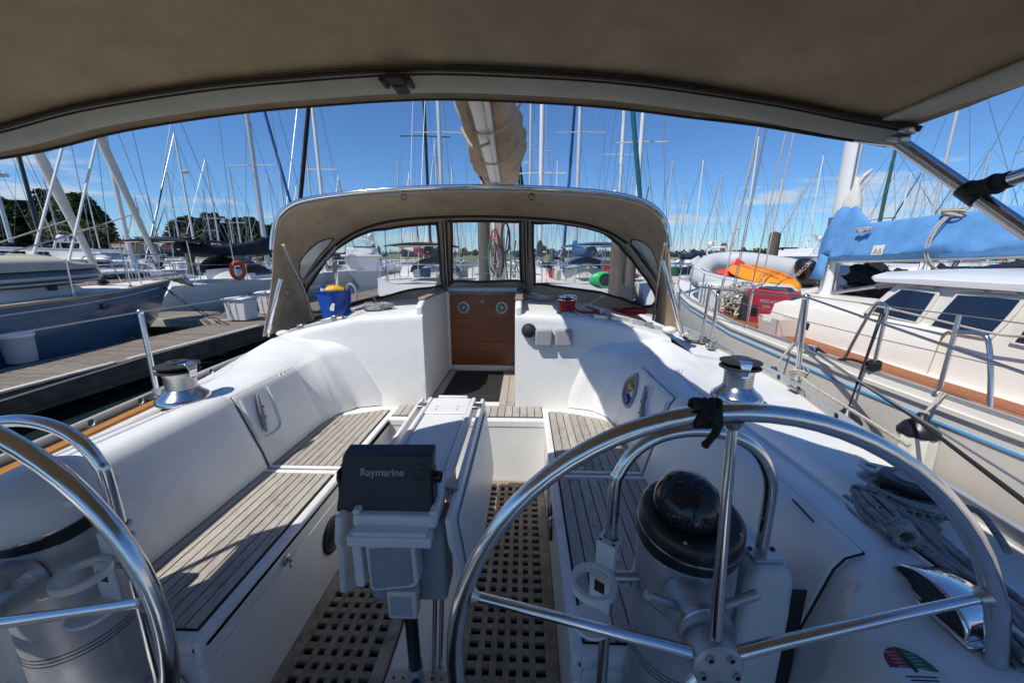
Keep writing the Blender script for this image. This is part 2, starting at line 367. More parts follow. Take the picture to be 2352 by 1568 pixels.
yacht = thing('sailing_yacht', 'white sailing yacht whose teak-planked cockpit fills the foreground', 'sailboat', (0, 0, WATER))
WX = .522                                         # half width of the footwell
SO = {-1: .915, 1: .975}                          # outer edge of each seat
SZ = .46
XE = {-1: [(-2.2,1.25),(-1,1.40),(0,1.50),(1.3,1.625),(1.9,1.715),(2.7,1.80),(4,1.84),(6,1.62),(8,.95),(9.6,.05)],
      1: [(-2.2,1.25),(-1,1.42),(0,1.52),(1.15,1.66),(2.0,1.86),(3.4,1.93),(4.5,1.90),(6,1.66),(8,.97),(9.6,.05)]}
DZ = {-1: .715, 1: .80}                           # deck edge
def secs(s, Y):
    so = SO[s]; xe = lin(XE[s], Y); dz = DZ[s]
    if s < 0: a = [(so,.46),(so+.022,.54),(1.035,.80),(1.052,.825),(1.085,.836),(1.20,.828),(1.36,.782),(1.47,.728),(xe,dz)]
    else:     a = [(so,.46),(so+.022,.54),(1.075,.825),(1.092,.850),(1.125,.862),(1.25,.856),(1.345,.815),(1.42,.803),(xe,dz)]
    b = list(a); b[5] = (1.235,.865); b[6] = (1.345,.85); b[7] = (1.50,.785); b[4] = (a[4][0],a[4][1]+.01)
    c = list(b); c[0] = (so-.03,.46); c[1] = (so-.015,.54); c[2] = (a[2][0]-.02,.825); c[5] = (1.24,.905); c[6] = (1.345,.905); c[7] = (1.52,.82)
    d = list(c); d[0] = (so-.11,.46); d[1] = (so-.10,.54); d[2] = (.97,.83); d[3] = (1.0,.86); d[4] = (1.05,.885); d[5] = (1.24,.95); d[6] = (1.345,.955); d[7] = (1.53,.855)
    e = list(d); e[0] = (so-.30,.46); e[1] = (so-.29,.54); e[2] = (.80,.84); e[3] = (.84,.88); e[4] = (.95,.92)
    z0 = list(a); z0[0] = (so-.02,.36); z0[1] = (so-.005,.55); z0[2] = (so+.015,.755); z0[3] = (so+.03,.792); z0[4] = (so+.065,.806); z0[5] = (1.25,.842 if s > 0 else .82)
    ky = [(.60,z0),(.69,a),(1.75,a),(2.15,b),(2.33,c),(2.44,d),(2.515,e)]
    o = table(ky, Y); o[8] = (xe, dz); return o
YS = [-1.2,-.6,0,.4,.6,.64,.67,.70,.73,.9,1.2,1.5,1.75,1.85,1.95,2.05,2.15,2.22,2.28,2.33,2.38,2.41,2.44,2.46,2.48,2.5,2.515]
for s in (-1, 1):
    m = MB(); m.loft([[(s*x, Y, z) for x, z in secs(s, Y)] for Y in YS])
    part('coaming', m, 'gelcoat', yacht, smooth=55)
    # topsides from the deck edge down to the water
    hs_ = []
    for Y in [-2.2,-1,0,1,2,3,4,5,6,7,8,9,9.6]:
        x = lin(XE[s], Y); hs_.append([(s*x, Y, DZ[s]+.002), (s*(x+.012), Y, DZ[s]-.05), (s*x*.985, Y, .2), (s*x*.93, Y-.0, WATER-.15), (0, Y, WATER-.2)])
    m = MB(); m.loft(hs_); part('hull_side', m, 'white_hull', yacht, smooth=60)
    # side deck ahead of the coaming
    m = MB(); m.loft([[(s*min(1.1, lin(XE[s], Y)*.8), Y, DZ[s]+.02), (s*lin(XE[s], Y), Y, DZ[s])] for Y in (2.5,3,3.6,4.5,5.5,6.5,7.5,8.5,9.5)])
    part('side_deck', m, 'gelcoat_nonskid', yacht)
# foredeck
m = MB(); m.loft([[(-lin(XE[-1], Y)*.9, Y, .74),(0, Y, .80),(lin(XE[1], Y)*.9, Y, .81)] for Y in (5.5,6.5,7.5,8.5,9.5)]); part('foredeck', m, 'gelcoat_nonskid', yacht)
# footwell: sole, walls, seat shells
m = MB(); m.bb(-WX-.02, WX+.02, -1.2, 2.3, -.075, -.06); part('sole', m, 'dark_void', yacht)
for s in (-1, 1):
    m = MB(); m.bb(min(s*WX, s*(WX+.03)), max(s*WX, s*(WX+.03)), .80, 2.32, -.05, .36); m.bb(min(s*(WX-.008), s*(WX+.03)), max(s*(WX-.008), s*(WX+.03)), .80, 2.32, .363, .452)
    part('seat_front', m, 'gelcoat', yacht, bevel=.012)
    m = MB(); a, b = sorted((s*(WX-.008), s*(SO[s]+.05))); m.bb(a, b, .80, 1.655, .40, .4535); part('seat_shell', m, 'gelcoat', yacht, bevel=.02, seg=3)
    m = MB(); m.bb(a, b, 1.675, 2.52, .40, .4535); part('seat_shell', m, 'gelcoat', yacht, bevel=.012, seg=3)
    m = MB(); a2, b2 = sorted((s*(WX+.004), s*(SO[s]+.04))); m.bb(a2, b2, .802, .83, -.05, .40); part('seat_end', m, 'gelcoat', yacht, bevel=.008)
    # helm seat side step aft of the seat
    m = MB(); a, b = sorted((s*(WX+.035), s*(SO[s]+.1))); m.bb(a, b, -1.0, .795, .20, .36); part('helm_step', m, 'gelcoat', yacht, bevel=.03, seg=3)
    m = MB(); a, b = sorted((s*(WX+.02), s*(WX+.05))); m.bb(a, b, -1.0, .795, -.05, .2); part('helm_wall', m, 'gelcoat', yacht, bevel=.01)
m = MB(); m.bb(-WX-.01, WX+.01, 2.29, 2.32, -.05, .452); part('well_end', m, 'gelcoat', yacht, bevel=.008)
m = MB(); m.bb(-WX-.03, WX+.03, 2.285, 2.56, .40, .4532); part('bridge_shell', m, 'gelcoat', yacht, bevel=.01)
# raised strip down the middle of the sole
m = MB(); m.bb(-.118, .118, .2, 2.286, -.04, .004); part('centre_ridge', m, 'gelcoat', yacht, bevel=.01)
# teak seat planks
PG = .0045
def planks(x0, x1, y0, y1, z, n, th=.008, cut=None):
    w_ = (x1-x0)/n
    for i in range(n):
        a = x0+i*w_+PG/2; b = x0+(i+1)*w_-PG/2; e0 = cut(a) if cut else y1; e1 = cut(b) if cut else y1
        m = MB(); m.prism([(a,y0,z),(b,y0,z),(b,e1,z),(a,e0,z)], (0,0,th)); part('plank', m, 'teak_grey', yacht, smooth=None, bevel=.0012, seg=1)
for s in (-1, 1):
    so = SO[s]-.012
    a, b = (-so, -WX-.032) if s < 0 else (WX+.032, so)
    m = MB(); m.bb(a-.006, b+.006, .835, 1.625, .452, .456); part('caulking', m, 'caulk', yacht, smooth=None)
    planks(a, b, .84, 1.62, .4555, 9)
    f = (lambda so: (lambda x: 2.42 - max(0, (abs(x)-(so-.33)))*.42 - max(0, (abs(x)-(so-.08)))*.6))(so)
    m = MB(); m.prism([(a-.004,1.69,.452),(b+.004,1.69,.452),(b+.004,f(b),.452),((a+b)/2,f((a+b)/2),.452),(a-.004,f(a),.452)], (0,0,.004)); part('caulking', m, 'caulk', yacht, smooth=None)
    planks(a, b, 1.695, 2.4, .4555, 9, cut=f)
m = MB(); m.bb(-WX+.012, WX-.012, 2.325, 2.508, .452, .456); part('caulking', m, 'caulk', yacht, smooth=None)
planks(-WX+.016, WX-.016, 2.33, 2.505, .4555, 20)
# white dividing strips between the seat lids
for s in (-1, 1):
    a, b = sorted((s*(WX+.0), s*(SO[s]+.0))); m = MB(); m.bb(a, b, 1.63, 1.655, .452, .4625); m.bb(a, b, 1.668, 1.69, .452, .4645); part('lid_edge', m, 'gelcoat', yacht, bevel=.004)
# gratings
def grating(x0, x1, y0, y1):
    fr = MB(); t = .05
    fr.bb(x0, x0+t, y0, y1, -.012, .012); fr.bb(x1-t, x1, y0, y1, -.012, .012); fr.bb(x0+t, x1-t, y1-.07, y1, -.012, .0118)
    g = part('grating', fr, 'teak_grating', yacht, bevel=.003, seg=1)
    nx = round((x1-x0-2*t)/.0505); px_ = (x1-x0-2*t)/nx; b_ = .0245
    lo = MB(); lo.bb(-b_/2, b_/2, y0, y1-.07, -.014, .010)
    first = None
    for i in range(1, nx):
        x = x0+t+i*px_
        if first is None: first = part('slat', lo, 'teak_grating', g, smooth=None, bevel=.0015, seg=1); first.location.x = x
        else: child_copy(first, g, (x, 0, 0))
    cr_ = MB(); cr_.bb(x0+t, x1-t, -b_/2, b_/2, -.013, .0085); firstc = None; yy = y1-.07-.0505
    while yy > y0:
        if firstc is None: firstc = part('slat', cr_, 'teak_grating', g, smooth=None, bevel=.0015, seg=1); firstc.location.y = yy
        else: child_copy(firstc, g, (0, yy, 0))
        yy -= .0505
grating(.122, WX-.002, .3, 2.284)
grating(-WX+.002, -.122, .3, 2.284)
# cabin bulkhead and recess
TOP = {-1: [(.318,1.125),(.78,1.095),(1.0,1.045),(1.2,1.0),(1.35,.957),(1.38,.94)], 1: [(.318,1.125),(.78,1.10),(1.0,1.06),(1.2,1.015),(1.38,.962),(1.42,.945)]}
def roofz(s, x, Y): return lin(TOP[s], min(x, 1.38)) + .055*min(1, max(0, (Y-2.55)/1.0))
for s in (-1, 1):
    ss = []
    for x in [.318,.33,.36,.5,.65,.78,.9,1.0,1.1,1.2,1.28,1.35,1.38]:
        t = lin(TOP[s], x); ss.append([(s*x,2.50,.455),(s*x,2.508,.6),(s*x,2.512,t-.05),(s*x,2.516,t-.025),(s*x,2.527,t-.008),(s*x,2.55,t)] + [(s*x,Y,roofz(s,x,Y)) for Y in (2.75,3.0,3.3,3.6)])
    m = MB(); m.loft(ss); part('bulkhead', m, 'gelcoat', yacht, smooth=60)
    # coachroof outer side falling to the side deck
    sd = []
    for Y in (2.512,2.7,3.0,3.5,4,5,6,6.8):
        f = 1 - max(0, (Y-3.4))*.13; x = 1.38*f; sd.append([(s*x,Y,roofz(s,1.38,Y)-.0-max(0,Y-3.6)*.03),(s*(x+.07),Y,roofz(s,1.38,Y)-.05-max(0,Y-3.6)*.03),(s*(x+.16),Y,.85),(s*(x+.28),Y,DZ[s]-.01)])
    m = MB(); m.loft(sd); part('cabin_side', m, 'gelcoat', yacht, smooth=60)
    # recess wall, raised at its top edge
    x0 = .318
    m = MB(); m.prism([(s*x0,2.502,.455),(s*x0,3.40,.455),(s*x0,3.40,1.20),(s*x0,3.0,1.205),(s*x0,2.60,1.20),(s*x0,2.525,1.17)], (s*.045,0,0)); part('recess_wall', m, 'gelcoat', yacht, bevel=.012, seg=3)
    m = MB(); m.prism([(s*(x0-.004),2.62,1.203),(s*(x0+.052),2.62,1.203),(s*(x0+.052),3.5,1.205),(s*(x0-.004),3.5,1.205)], (0,0,.018)); part('hatch_runner', m, 'teak_grating', yacht, bevel=.004)
m = MB(); rows = []
for Y in (3.6,4.2,5,5.8,6.6,7.0):
    f = 1 - max(0, (Y-3.4))*.13; d = max(0, Y-3.8)**1.6*.06
    rows.append([(x*f, Y, max(.74, (roofz(-1 if x < 0 else 1, abs(x), Y) if abs(x) > .31 else 1.19)-d)) for x in (-1.38,-1.1,-.78,-.4,0,.4,.78,1.1,1.38)])
m.loft(rows); part('coachroof', m, 'gelcoat', yacht, smooth=60)
m = MB(); m.bb(-.335,.335,3.42,4.3,1.18,1.225); part('sliding_hatch', m, 'white_plastic', yacht, bevel=.015, seg=3)
m = MB(); m.bb(-.318,.318,2.5,3.4,.40,.4533); part('recess_floor', m, 'gelcoat', yacht)
planks(-.316, -.25, 2.52, 3.36, .4535, 1); planks(.20, .316, 2.52, 3.36, .4535, 2)
m = MB(); m.bb(-.246,.196,2.60,3.34,.454,.464); part('door_mat', m, 'rubber', yacht, bevel=.004)
m = MB(); m.bb(-.21,.17,2.64,2.72,.4645,.467); part('door_mat_ridge', m, 'dark_plastic', yacht, smooth=None)
# companionway washboards in a white frame
m = MB(); m.bb(-.33,-.300,3.372,3.44,.455,1.2); m.bb(.300,.33,3.372,3.44,.455,1.2); m.bb(-.300,.300,3.372,3.44,.455,.505); part('door_frame', m, 'gelcoat', yacht, bevel=.012, seg=3)
door = None
zz = [.507,.735,.952,1.168]
for i in range(3):
    m = MB(); wq = .298
    if i == 0:
        pts = [(-wq,3.388,zz[1]-.002),(-wq,3.388,.57),(-wq+.02,3.388,.53),(-wq+.06,3.388,zz[0]),(wq-.06,3.388,zz[0]),(wq-.02,3.388,.53),(wq,3.388,.57),(wq,3.388,zz[1]-.002)]
        m.prism(pts, (0,.03,0))
    else: m.bb(-wq,wq,3.388,3.418,zz[i]-.001,zz[i+1]-.002)
    o = part('washboard', m, 'door_wood', yacht, bevel=.0009, seg=1)
    if i == 2: door = o
for x in (-.175,.175):
    m = MB(); m.lathe([(.0,.0),(.054,.0),(.054,.004),(.046,.006),(.0,.006)], (x,3.387,1.05), (0,-1,0), 28); o = part('vent', m, 'steel_dull', door)
    for i in range(8):
        a = i*pi/4+.2; m = MB(); c = Vector((x,3.3805,1.05)); P = []
        for da, r in ((-.25,.014),(-.28,.04),(.28,.04),(.25,.014)): P.append(c + Vector((cos(a+da)*r, 0, sin(a+da)*r)))
        m.prism(P, (0,-.0012,0)); part('vent_slot', m, 'dark_void', door, smooth=None)
m = MB(); m.lathe([(0,0),(.010,0),(.010,.006),(0,.007)], (0,3.387,1.105), (0,-1,0), 14); part('lock', m, 'steel_dull', door)
m = MB(); m.bb(-.29,.29,3.375,3.42,1.168,1.186); part('door_top_rail', m, 'teak_grating', yacht, bevel=.004)
# locker lid on the starboard coaming and the lid on the port coaming: proud shells with a seam round them
def shell(name, s, y0, y1, i0, i1, lift, mt='gelcoat', extra=None):
    m = MB(); rows = []
    n = 14
    for q in range(n+1):
        Y = lerp(y0, y1, q/n); P = secs(s, Y); row = []
        for i in range(i0, i1+1):
            a = Vector((P[max(i-1,0)][0], P[max(i-1,0)][1])); b = Vector((P[min(i+1,8)][0], P[min(i+1,8)][1])); d = (b-a).normalized(); nn = Vector((-d.y, d.x))
            p = Vector(P[i]) + nn*lift; row.append((s*p.x, Y, p.y))
        rows.append(row)
    m.loft(rows); o = part(name, m, mt, yacht, smooth=50, solid=.016, bevel=.006)
    edge = [rows[0][i] for i in range(len(rows[0]))] + [r[-1] for r in rows] + [rows[-1][i] for i in range(len(rows[0])-1, -1, -1)]
    e2 = MB(); e2.tube([Vector(p) for p in edge], .0028, 6); part('lid_seam', e2, 'rubber', o)
    return o
shell('locker_lid', -1, .74, 1.655, 0, 4, .008)
shell('locker_lid', 1, .72, 1.655, 0, 4, .008)
shell('seat_back', -1, 1.675, 2.18, 0, 3, .006); shell('seat_back', 1, 1.675, 2.18, 0, 3, .006)
m = MB(); m.prism([az(*k('B3',322,312),.874), az(*k('B3',468,466),.874), az(*k('B3',476,462),.874), az(*k('B3',332,310),.874)], (0,0,.003)); part('lid_slot', m, 'rubber', yacht, smooth=None)
# two ledges along the port coaming
for i, (x, z) in enumerate(((1.20,.829),(1.33,.795))):
    m = MB(); m.tube([(-x,-.8,z),(-x,1.75,z),(-x+.02,1.82,z)], .006, 6); part('moulded_ledge', m, 'gelcoat', yacht)
m = MB(); m.tube([(1.25,-.8,.857),(1.25,1.2,.857),(1.245,1.9,.859),(1.25,2.1,.862)], .007, 6); part('moulded_ledge', m, 'gelcoat', yacht)
# toe rails: perforated strips
for s in (-1, 1):
    y = -1.0; seg = .27; mt = None
    while y < 8.9:
        y1 = y+seg; xa, xb = lin(XE[s], y), lin(XE[s], y1); z = DZ[s]
        # a strip with a round hole in the middle of each length
        L_ = Vector((s*(xb-xa), seg, 0)); A = Vector((s*(xa-.018), y, z)); up = Vector((0,0,.052)); m = MB()
        if y > 5 or y < .2:
            m.prism([A, A+L_, A+L_+up, A+up], (s*.006,0,0))
        else:
            rim = [(0,0),(.5,0),(1,0),(1,.5),(1,1),(.5,1),(0,1),(0,.5)]; n = 16; V = []; 
            for side in (0, 1):
                for (a, b) in rim: V.append(A + L_*a + up*b + Vector((s*.006*side,0,0)))
                for j in range(n):
                    t = 2*pi*j/n - 3*pi/4; V.append(A + L_*(.5+cos(t)*.0175/seg) + Vector((0,0,.027+sin(t)*.0175)) + Vector((s*.006*side,0,0)))
            F = []; tot = 8+n
            for side in (0, 1):
                o = side*tot
                for j in range(n):
                    rj = (j//2) % 8; jn = (j+1) % n
                    if j % 2: F.append((o+rj, o+(rj+1) % 8, o+8+jn, o+8+j))
                    else: F.append((o+rj, o+8+jn, o+8+j))
            for j in range(n): F.append((8+j, 8+(j+1) % n, tot+8+(j+1) % n, tot+8+j))
            for j in range(8): F.append((j, (j+1) % 8, tot+(j+1) % 8, tot+j))
            m.add(V, F)
        m.prism([A+Vector((0,0,.052)), A+L_+Vector((0,0,.052)), A+L_+Vector((-s*.018,0,.052)), A+Vector((-s*.018,0,.052))], (0,0,.004))
        part('toe_rail', m, 'alloy_rail', yacht, smooth=30); y = y1
    m = MB(); ys = [-1,0,.6,1.2,1.6,2.0,2.4,2.8,3.4,4]
    if s < 0: m.loft([[(s*(lin(XE[s],Y)-.115),Y,DZ[s]+.002),(s*(lin(XE[s],Y)-.105),Y,DZ[s]+.020),(s*(lin(XE[s],Y)-.045),Y,DZ[s]+.020),(s*(lin(XE[s],Y)-.035),Y,DZ[s]+.002)] for Y in ys]); part('teak_strip', m, 'teak_oiled', yacht)
# well side details: speakers, locker latches, hatch frames in the footwell wall
for s, sy in ((-1,1.50),(1,1.62)):
    m = MB(); m.lathe([(0,.0),(.085,.0),(.085,.006),(.078,.012),(.066,.012),(.06,.006),(0,.004)], (s*(WX-.001),sy,.22), (-s,0,0), 32); sp = part('speaker', m, 'black_plastic', yacht)
    for i in range(5):
        m = MB(); r_ = .012+i*.010; m.tube([(s*(WX-.008), sy+cos(t)*r_, .22+sin(t)*r_) for t in [2*pi*j/20 for j in range(20)]], .0016, 5, closed=True); part('grille_ring', m, 'dark_plastic', sp)
    yl = 1.17 if s < 0 else 1.42
    m = MB(); m.lathe([(0,0),(.017,0),(.017,.004),(.011,.008),(.0,.009)], (s*(WX-.009),yl,.385), (-s,0,0), 18, ex=1.35); lt = part('latch', m, 'steel', yacht)
    m = MB(); m.tube([(s*(WX-.017),yl,.40),(s*(WX-.026),yl,.385),(s*(WX-.024),yl,.355)], .006, 8); part('latch_hook', m, 'steel', lt)
m = MB(); m.bb(-WX+.001,-WX+.010,1.78,2.12,.14,.40); fr = part('hatch_frame', m, 'white_plastic', yacht, bevel=.03, seg=4)
m = MB(); m.bb(-WX+.010,-WX+.0125,1.82,2.08,.17,.37); part('hatch_panel', m, 'teak_grating', fr, bevel=.01)
m = MB(); m.bb(WX-.010,WX-.001,1.80,2.14,.10,.40); fr = part('hatch_frame', m, 'white_plastic', yacht, bevel=.03, seg=4)
# drain scuff on the sole edge, handholds, small screw pairs on the coaming
for (u, v, i) in [k('M2',955,630)+(0,),k('M2',965,634)+(0,),k('M2',1165,620)+(0,),k('M2',1185,630)+(0,)]:
    p = az(u, v, .868); m = MB(); m.lathe([(0,0),(.009,0),(.006,.004),(0,.005)], p, (0,0,1), 10); part('screw_head', m, 'steel_dull', yacht)
for (u, v) in [k('M1',180,652),k('M1',208,642),k('M0',1690,467),k('M0',1722,455)]:
    p = az(u, v, .845); m = MB(); m.lathe([(0,0),(.009,0),(.006,.004),(0,.005)], p, (0,0,1), 10); part('screw_head', m, 'steel_dull', yacht)
# cubby in the starboard seat back with its rounded rim
def on_back(s, Y, t, lift=.0):                    # point on the seat back: t from 0 at the seat to 1 at the top
    P = secs(s, Y); a = Vector(P[1]); b = Vector(P[2]); d = (b-a).normalized(); nn = Vector((-d.y, d.x)); p = a.lerp(b, t) + nn*lift
    return Vector((s*p.x, Y, p.y))
rim = [(2.20,.86),(2.24,.72),(2.235,.45),(2.19,.30),(2.13,.28),(2.09,.42),(2.085,.65),(2.12,.88),(2.16,.95)]
P3 = smooth_path([on_back(1, a, b, .016) for a, b in rim], 4, True)
m = MB(); m.tube(P3, .011, 8, closed=True); cub = part('cubby_rim', m, 'grey_plastic', yacht)
m = MB(); m.prism([on_back(1, a, b, .014) for a, b in rim], (.002,0,.0005)); part('cubby_back', m, 'teak_grating', cub, smooth=None)
for c, mt, (a, b) in (('bottle','plastic_yellow',(2.165,.66)),('bottle','label_white',(2.12,.60)),('bottle','plastic_blue',(2.15,.42))):
    p = on_back(1, a, b, .018); m = MB(); m.tube([p+Vector((0,.025,.012)), p+Vector((0,-.03,-.012))], .018, 10); part('cubby_bottle', m, mt, cub)
p = on_back(1, 2.128, .61, .03); m = MB(); m.ball(p, .014); part('bottle_cap', m, 'plastic_red', cub)
# hand-bearing recess and cleat on each seat back
def cleat(s, Yc, y2, t0, t1):
    a = on_back(s, Yc, t0, .028); b = on_back(s, y2, t1, .028); d = b-a; L_ = d.length; nn = (on_back(s, Yc, t0, .05)-a).normalized()
    m = MB(); m.tube([a, a+d*.18, a+d*.5, a+d*.82, b], [.006,.013,.017,.013,.006], 8); c = part('cleat', m, 'steel_dull', yacht)
    for f in (.36,.62):
        m = MB(); m.tube([a+d*f, a+d*f-nn*.03], .010, 8); part('cleat_foot', m, 'steel_dull', c)
        m = MB(); m.lathe([(0,0),(.006,0),(.005,.002),(0,.002)], a+d*f+nn*.016, nn, 10); part('screw_head', m, 'label_black', c)
cleat(-1, 1.80, 1.735, .98, .28); cleat(1, 1.96, 1.83, .95, .22)
for s in (-1, 1):
    m = MB(); m.tube(smooth_path([on_back(s,1.70,1.0,.012), on_back(s,1.69,.6,.014), on_back(s,1.70,.22,.014), on_back(s,1.84,.20,.014), on_back(s,1.88,.5,.013), on_back(s,1.90,1.0,.012)],5), .012, 8)
    part('recess_edge', m, 'gelcoat', yacht)
# instruments on the starboard bulkhead
for i, (u0, v0, u1, v1) in enumerate(((188,338,300,452),(322,338,437,452))):
    a = ay(*k('M2',u0,v0),2.50); b = ay(*k('M2',u1,v1),2.50)
    m = MB(); m.bb(a.x, b.x, 2.462, 2.512, b.z, a.z); part('instrument_cover', m, 'grey_plastic', yacht, bevel=.012, seg=3)
p = ay(*k('M2',143,352),2.49); m = MB(); m.lathe([(0,0),(.048,0),(.05,.01),(.046,.03),(.03,.047),(0,.052)], (p.x,2.509,p.z), (0,-1,0), 24); part('instrument_cap', m, 'rubber', yacht)
# round sail-trim dial on the helm coaming and the chrome cowl beside it
dc = az(*k('B3',1165,1480), .8185); dr = .041; rot_ = -.08
def dpt(r, a): return dc + Vector((cos(a+rot_)*r, sin(a+rot_)*r, 0))
m = MB(); m.prism([dpt(dr, 2*pi*j/40) for j in range(40)], (0,0,.0012)); dial = part('trim_dial', m, 'label_white', yacht, smooth=None)
for a0, a1, mt in ((pi*.52, pi*1.0, 'label_red'), (.0, pi*.48, 'label_green')):
    m = MB(); P = [dpt(dr*.92, lerp(a0, a1, j/12)) for j in range(13)] + [dpt(.004, (a0+a1)/2)]
    m.prism([p + Vector((0,0,.0012)) for p in P], (0,0,.0006)); part('dial_sector', m, mt, dial, smooth=None)
    for j in range(5):
        c_ = dpt(dr*.52, (a0+a1)/2) + Vector((0,.013-j*.006,.0019)); m = MB(); m.box(c_, (.016,.0014,.0003)); part('dial_print', m, 'label_grey', dial, smooth=None)
m = MB(); m.prism([dc+Vector((-.003,-.004,.0019)), dc+Vector((.003,-.004,.0019)), dc+Vector((.004,.038,.0019)), dc+Vector((.002,.038,.0019))], (0,0,.0008)); part('dial_pointer', m, 'label_black', dial, smooth=None)
for j, wd in enumerate((.05,.046,.016,.02)):
    m = MB(); m.box(dc+Vector((0,-.011-j*.0055,.0014)), (wd,.002 if j != 2 else .004,.0004)); part('dial_print', m, 'label_black', dial, smooth=None)
c0 = az(*k('B3',1200,1010), .835)
rows = []
for t in [i/10 for i in range(11)]:
    a = lerp(-.0, pi*.5, t); row = []
    for q in [j/8 for j in range(9)]:
        b = pi*q; rad = lerp(.075, .072, t)
        row.append((1.165 + t*.125, .60 + cos(b)*rad + t*.015 + .03, .832 + sin(b)*lerp(.062, .03, t**2)))
    rows.append(row)
m = MB(); m.loft(rows); cow = part('chrome_cowl', m, 'chrome', yacht, smooth=60, solid=.003)
m = MB(); m.bb(1.16,1.30,.545,.72,.828,.838); part('cowl_base', m, 'steel', cow, bevel=.004)
m = MB(); m.prism([(1.172, .63+cos(pi*q/12)*.07, .836+sin(pi*q/12)*.056) for q in range(13)], (.002,0,0)); part('cowl_mouth', m, 'dark_plastic', cow, smooth=None)
# ================================================================== fittings of our yacht
# ---- steering wheels
def steering_wheel(cx, rot, label):
    c = Vector((cx, .525, .803)); U = Vector((1,0,0)); V = Vector((0,.07,.9975)); W_ = U.cross(V)   # W_ points aft
    t = thing('helm_wheel', label, 'wheel', c, group='stainless steering wheels')
    r = .462
    m = MB(); m.tube([c + U*cos(a)*r + V*sin(a)*r for a in [2*pi*i/72 for i in range(72)]], .0148, 14, closed=True); part('rim', m, 'steel', t, smooth=60)
    for i in range(5):
        a = rot + i*2*pi/5; d = U*cos(a) + V*sin(a)
        m = MB(); m.tube([c + d*.03 + W_*-.012, c + d*.10 + W_*-.012, c + d*.30 + W_*-.006, c + d*(r-.004)], [.0118,.0112,.0088,.0078], 12); part('spoke', m, 'steel', t, smooth=60)
        m = MB(); m.lathe([(.016,0),(.0125,.006),(.009,.014)], c + d*(r-.013), -d, 12); part('weld', m, 'steel_dull', t)
    m = MB(); m.lathe([(0,.014),(.040,.014),(.044,.010),(.044,-.02),(.040,-.03),(.036,-.06)], c - W_*.006, W_, 30); hub = part('hub', m, 'alloy', t)
    for i in range(5):
        a = rot + .63 + i*2*pi/5; p = c + (U*cos(a) + V*sin(a))*.030 + W_*.006
        m = MB(); m.lathe([(0,.004),(.0045,.004),(.0045,.007),(.0072,.007),(.0072,0)], p, W_, 12); part('bolt', m, 'steel_dull', hub)
        m = MB(); m.lathe([(0,.0045),(.0044,.0045)], p, W_, 6); part('bolt_socket', m, 'label_black', hub)
    return t, c, U, V, W_
t, c, U, V, W_ = steering_wheel(.722, pi/2+.03, 'large stainless steering wheel with black rope knot on its rim')
# rope knot at the top of the rim
top = ay(1622, 948, .556); kn = thing('rope_knot', 'black turk\'s-head knot with frayed tail tied on the wheel rim', 'rope', top)
for i in range(5):
    o = (i-2)*.007; m = MB(); m.tube([top + Vector((o + .004*sin(2*a+i), -.0185*cos(a), .0195*sin(a))) for a in [2*pi*j/16 for j in range(16)]], .0055, 8, closed=True); part('turn', m, 'rope_black', kn)
m = MB(); m.tube(smooth_path([top+Vector((-.004,-.02,.006)), top+Vector((.006,-.026,-.012)), top+Vector((.0,-.024,-.03)), top+Vector((-.008,-.02,-.047))], 4), [.006]*8+[.0055]*3+[.0068,.004], 8); part('tail', m, 'rope_black', kn)
m = MB(); m.tube([top+Vector((-.014,-.012,.014)), top+Vector((-.024,-.013,.016))], .006, 8); part('stub', m, 'rope_black', kn)
steering_wheel(-.731, radians(12), 'stainless steering wheel cut off by the left edge of the photo')
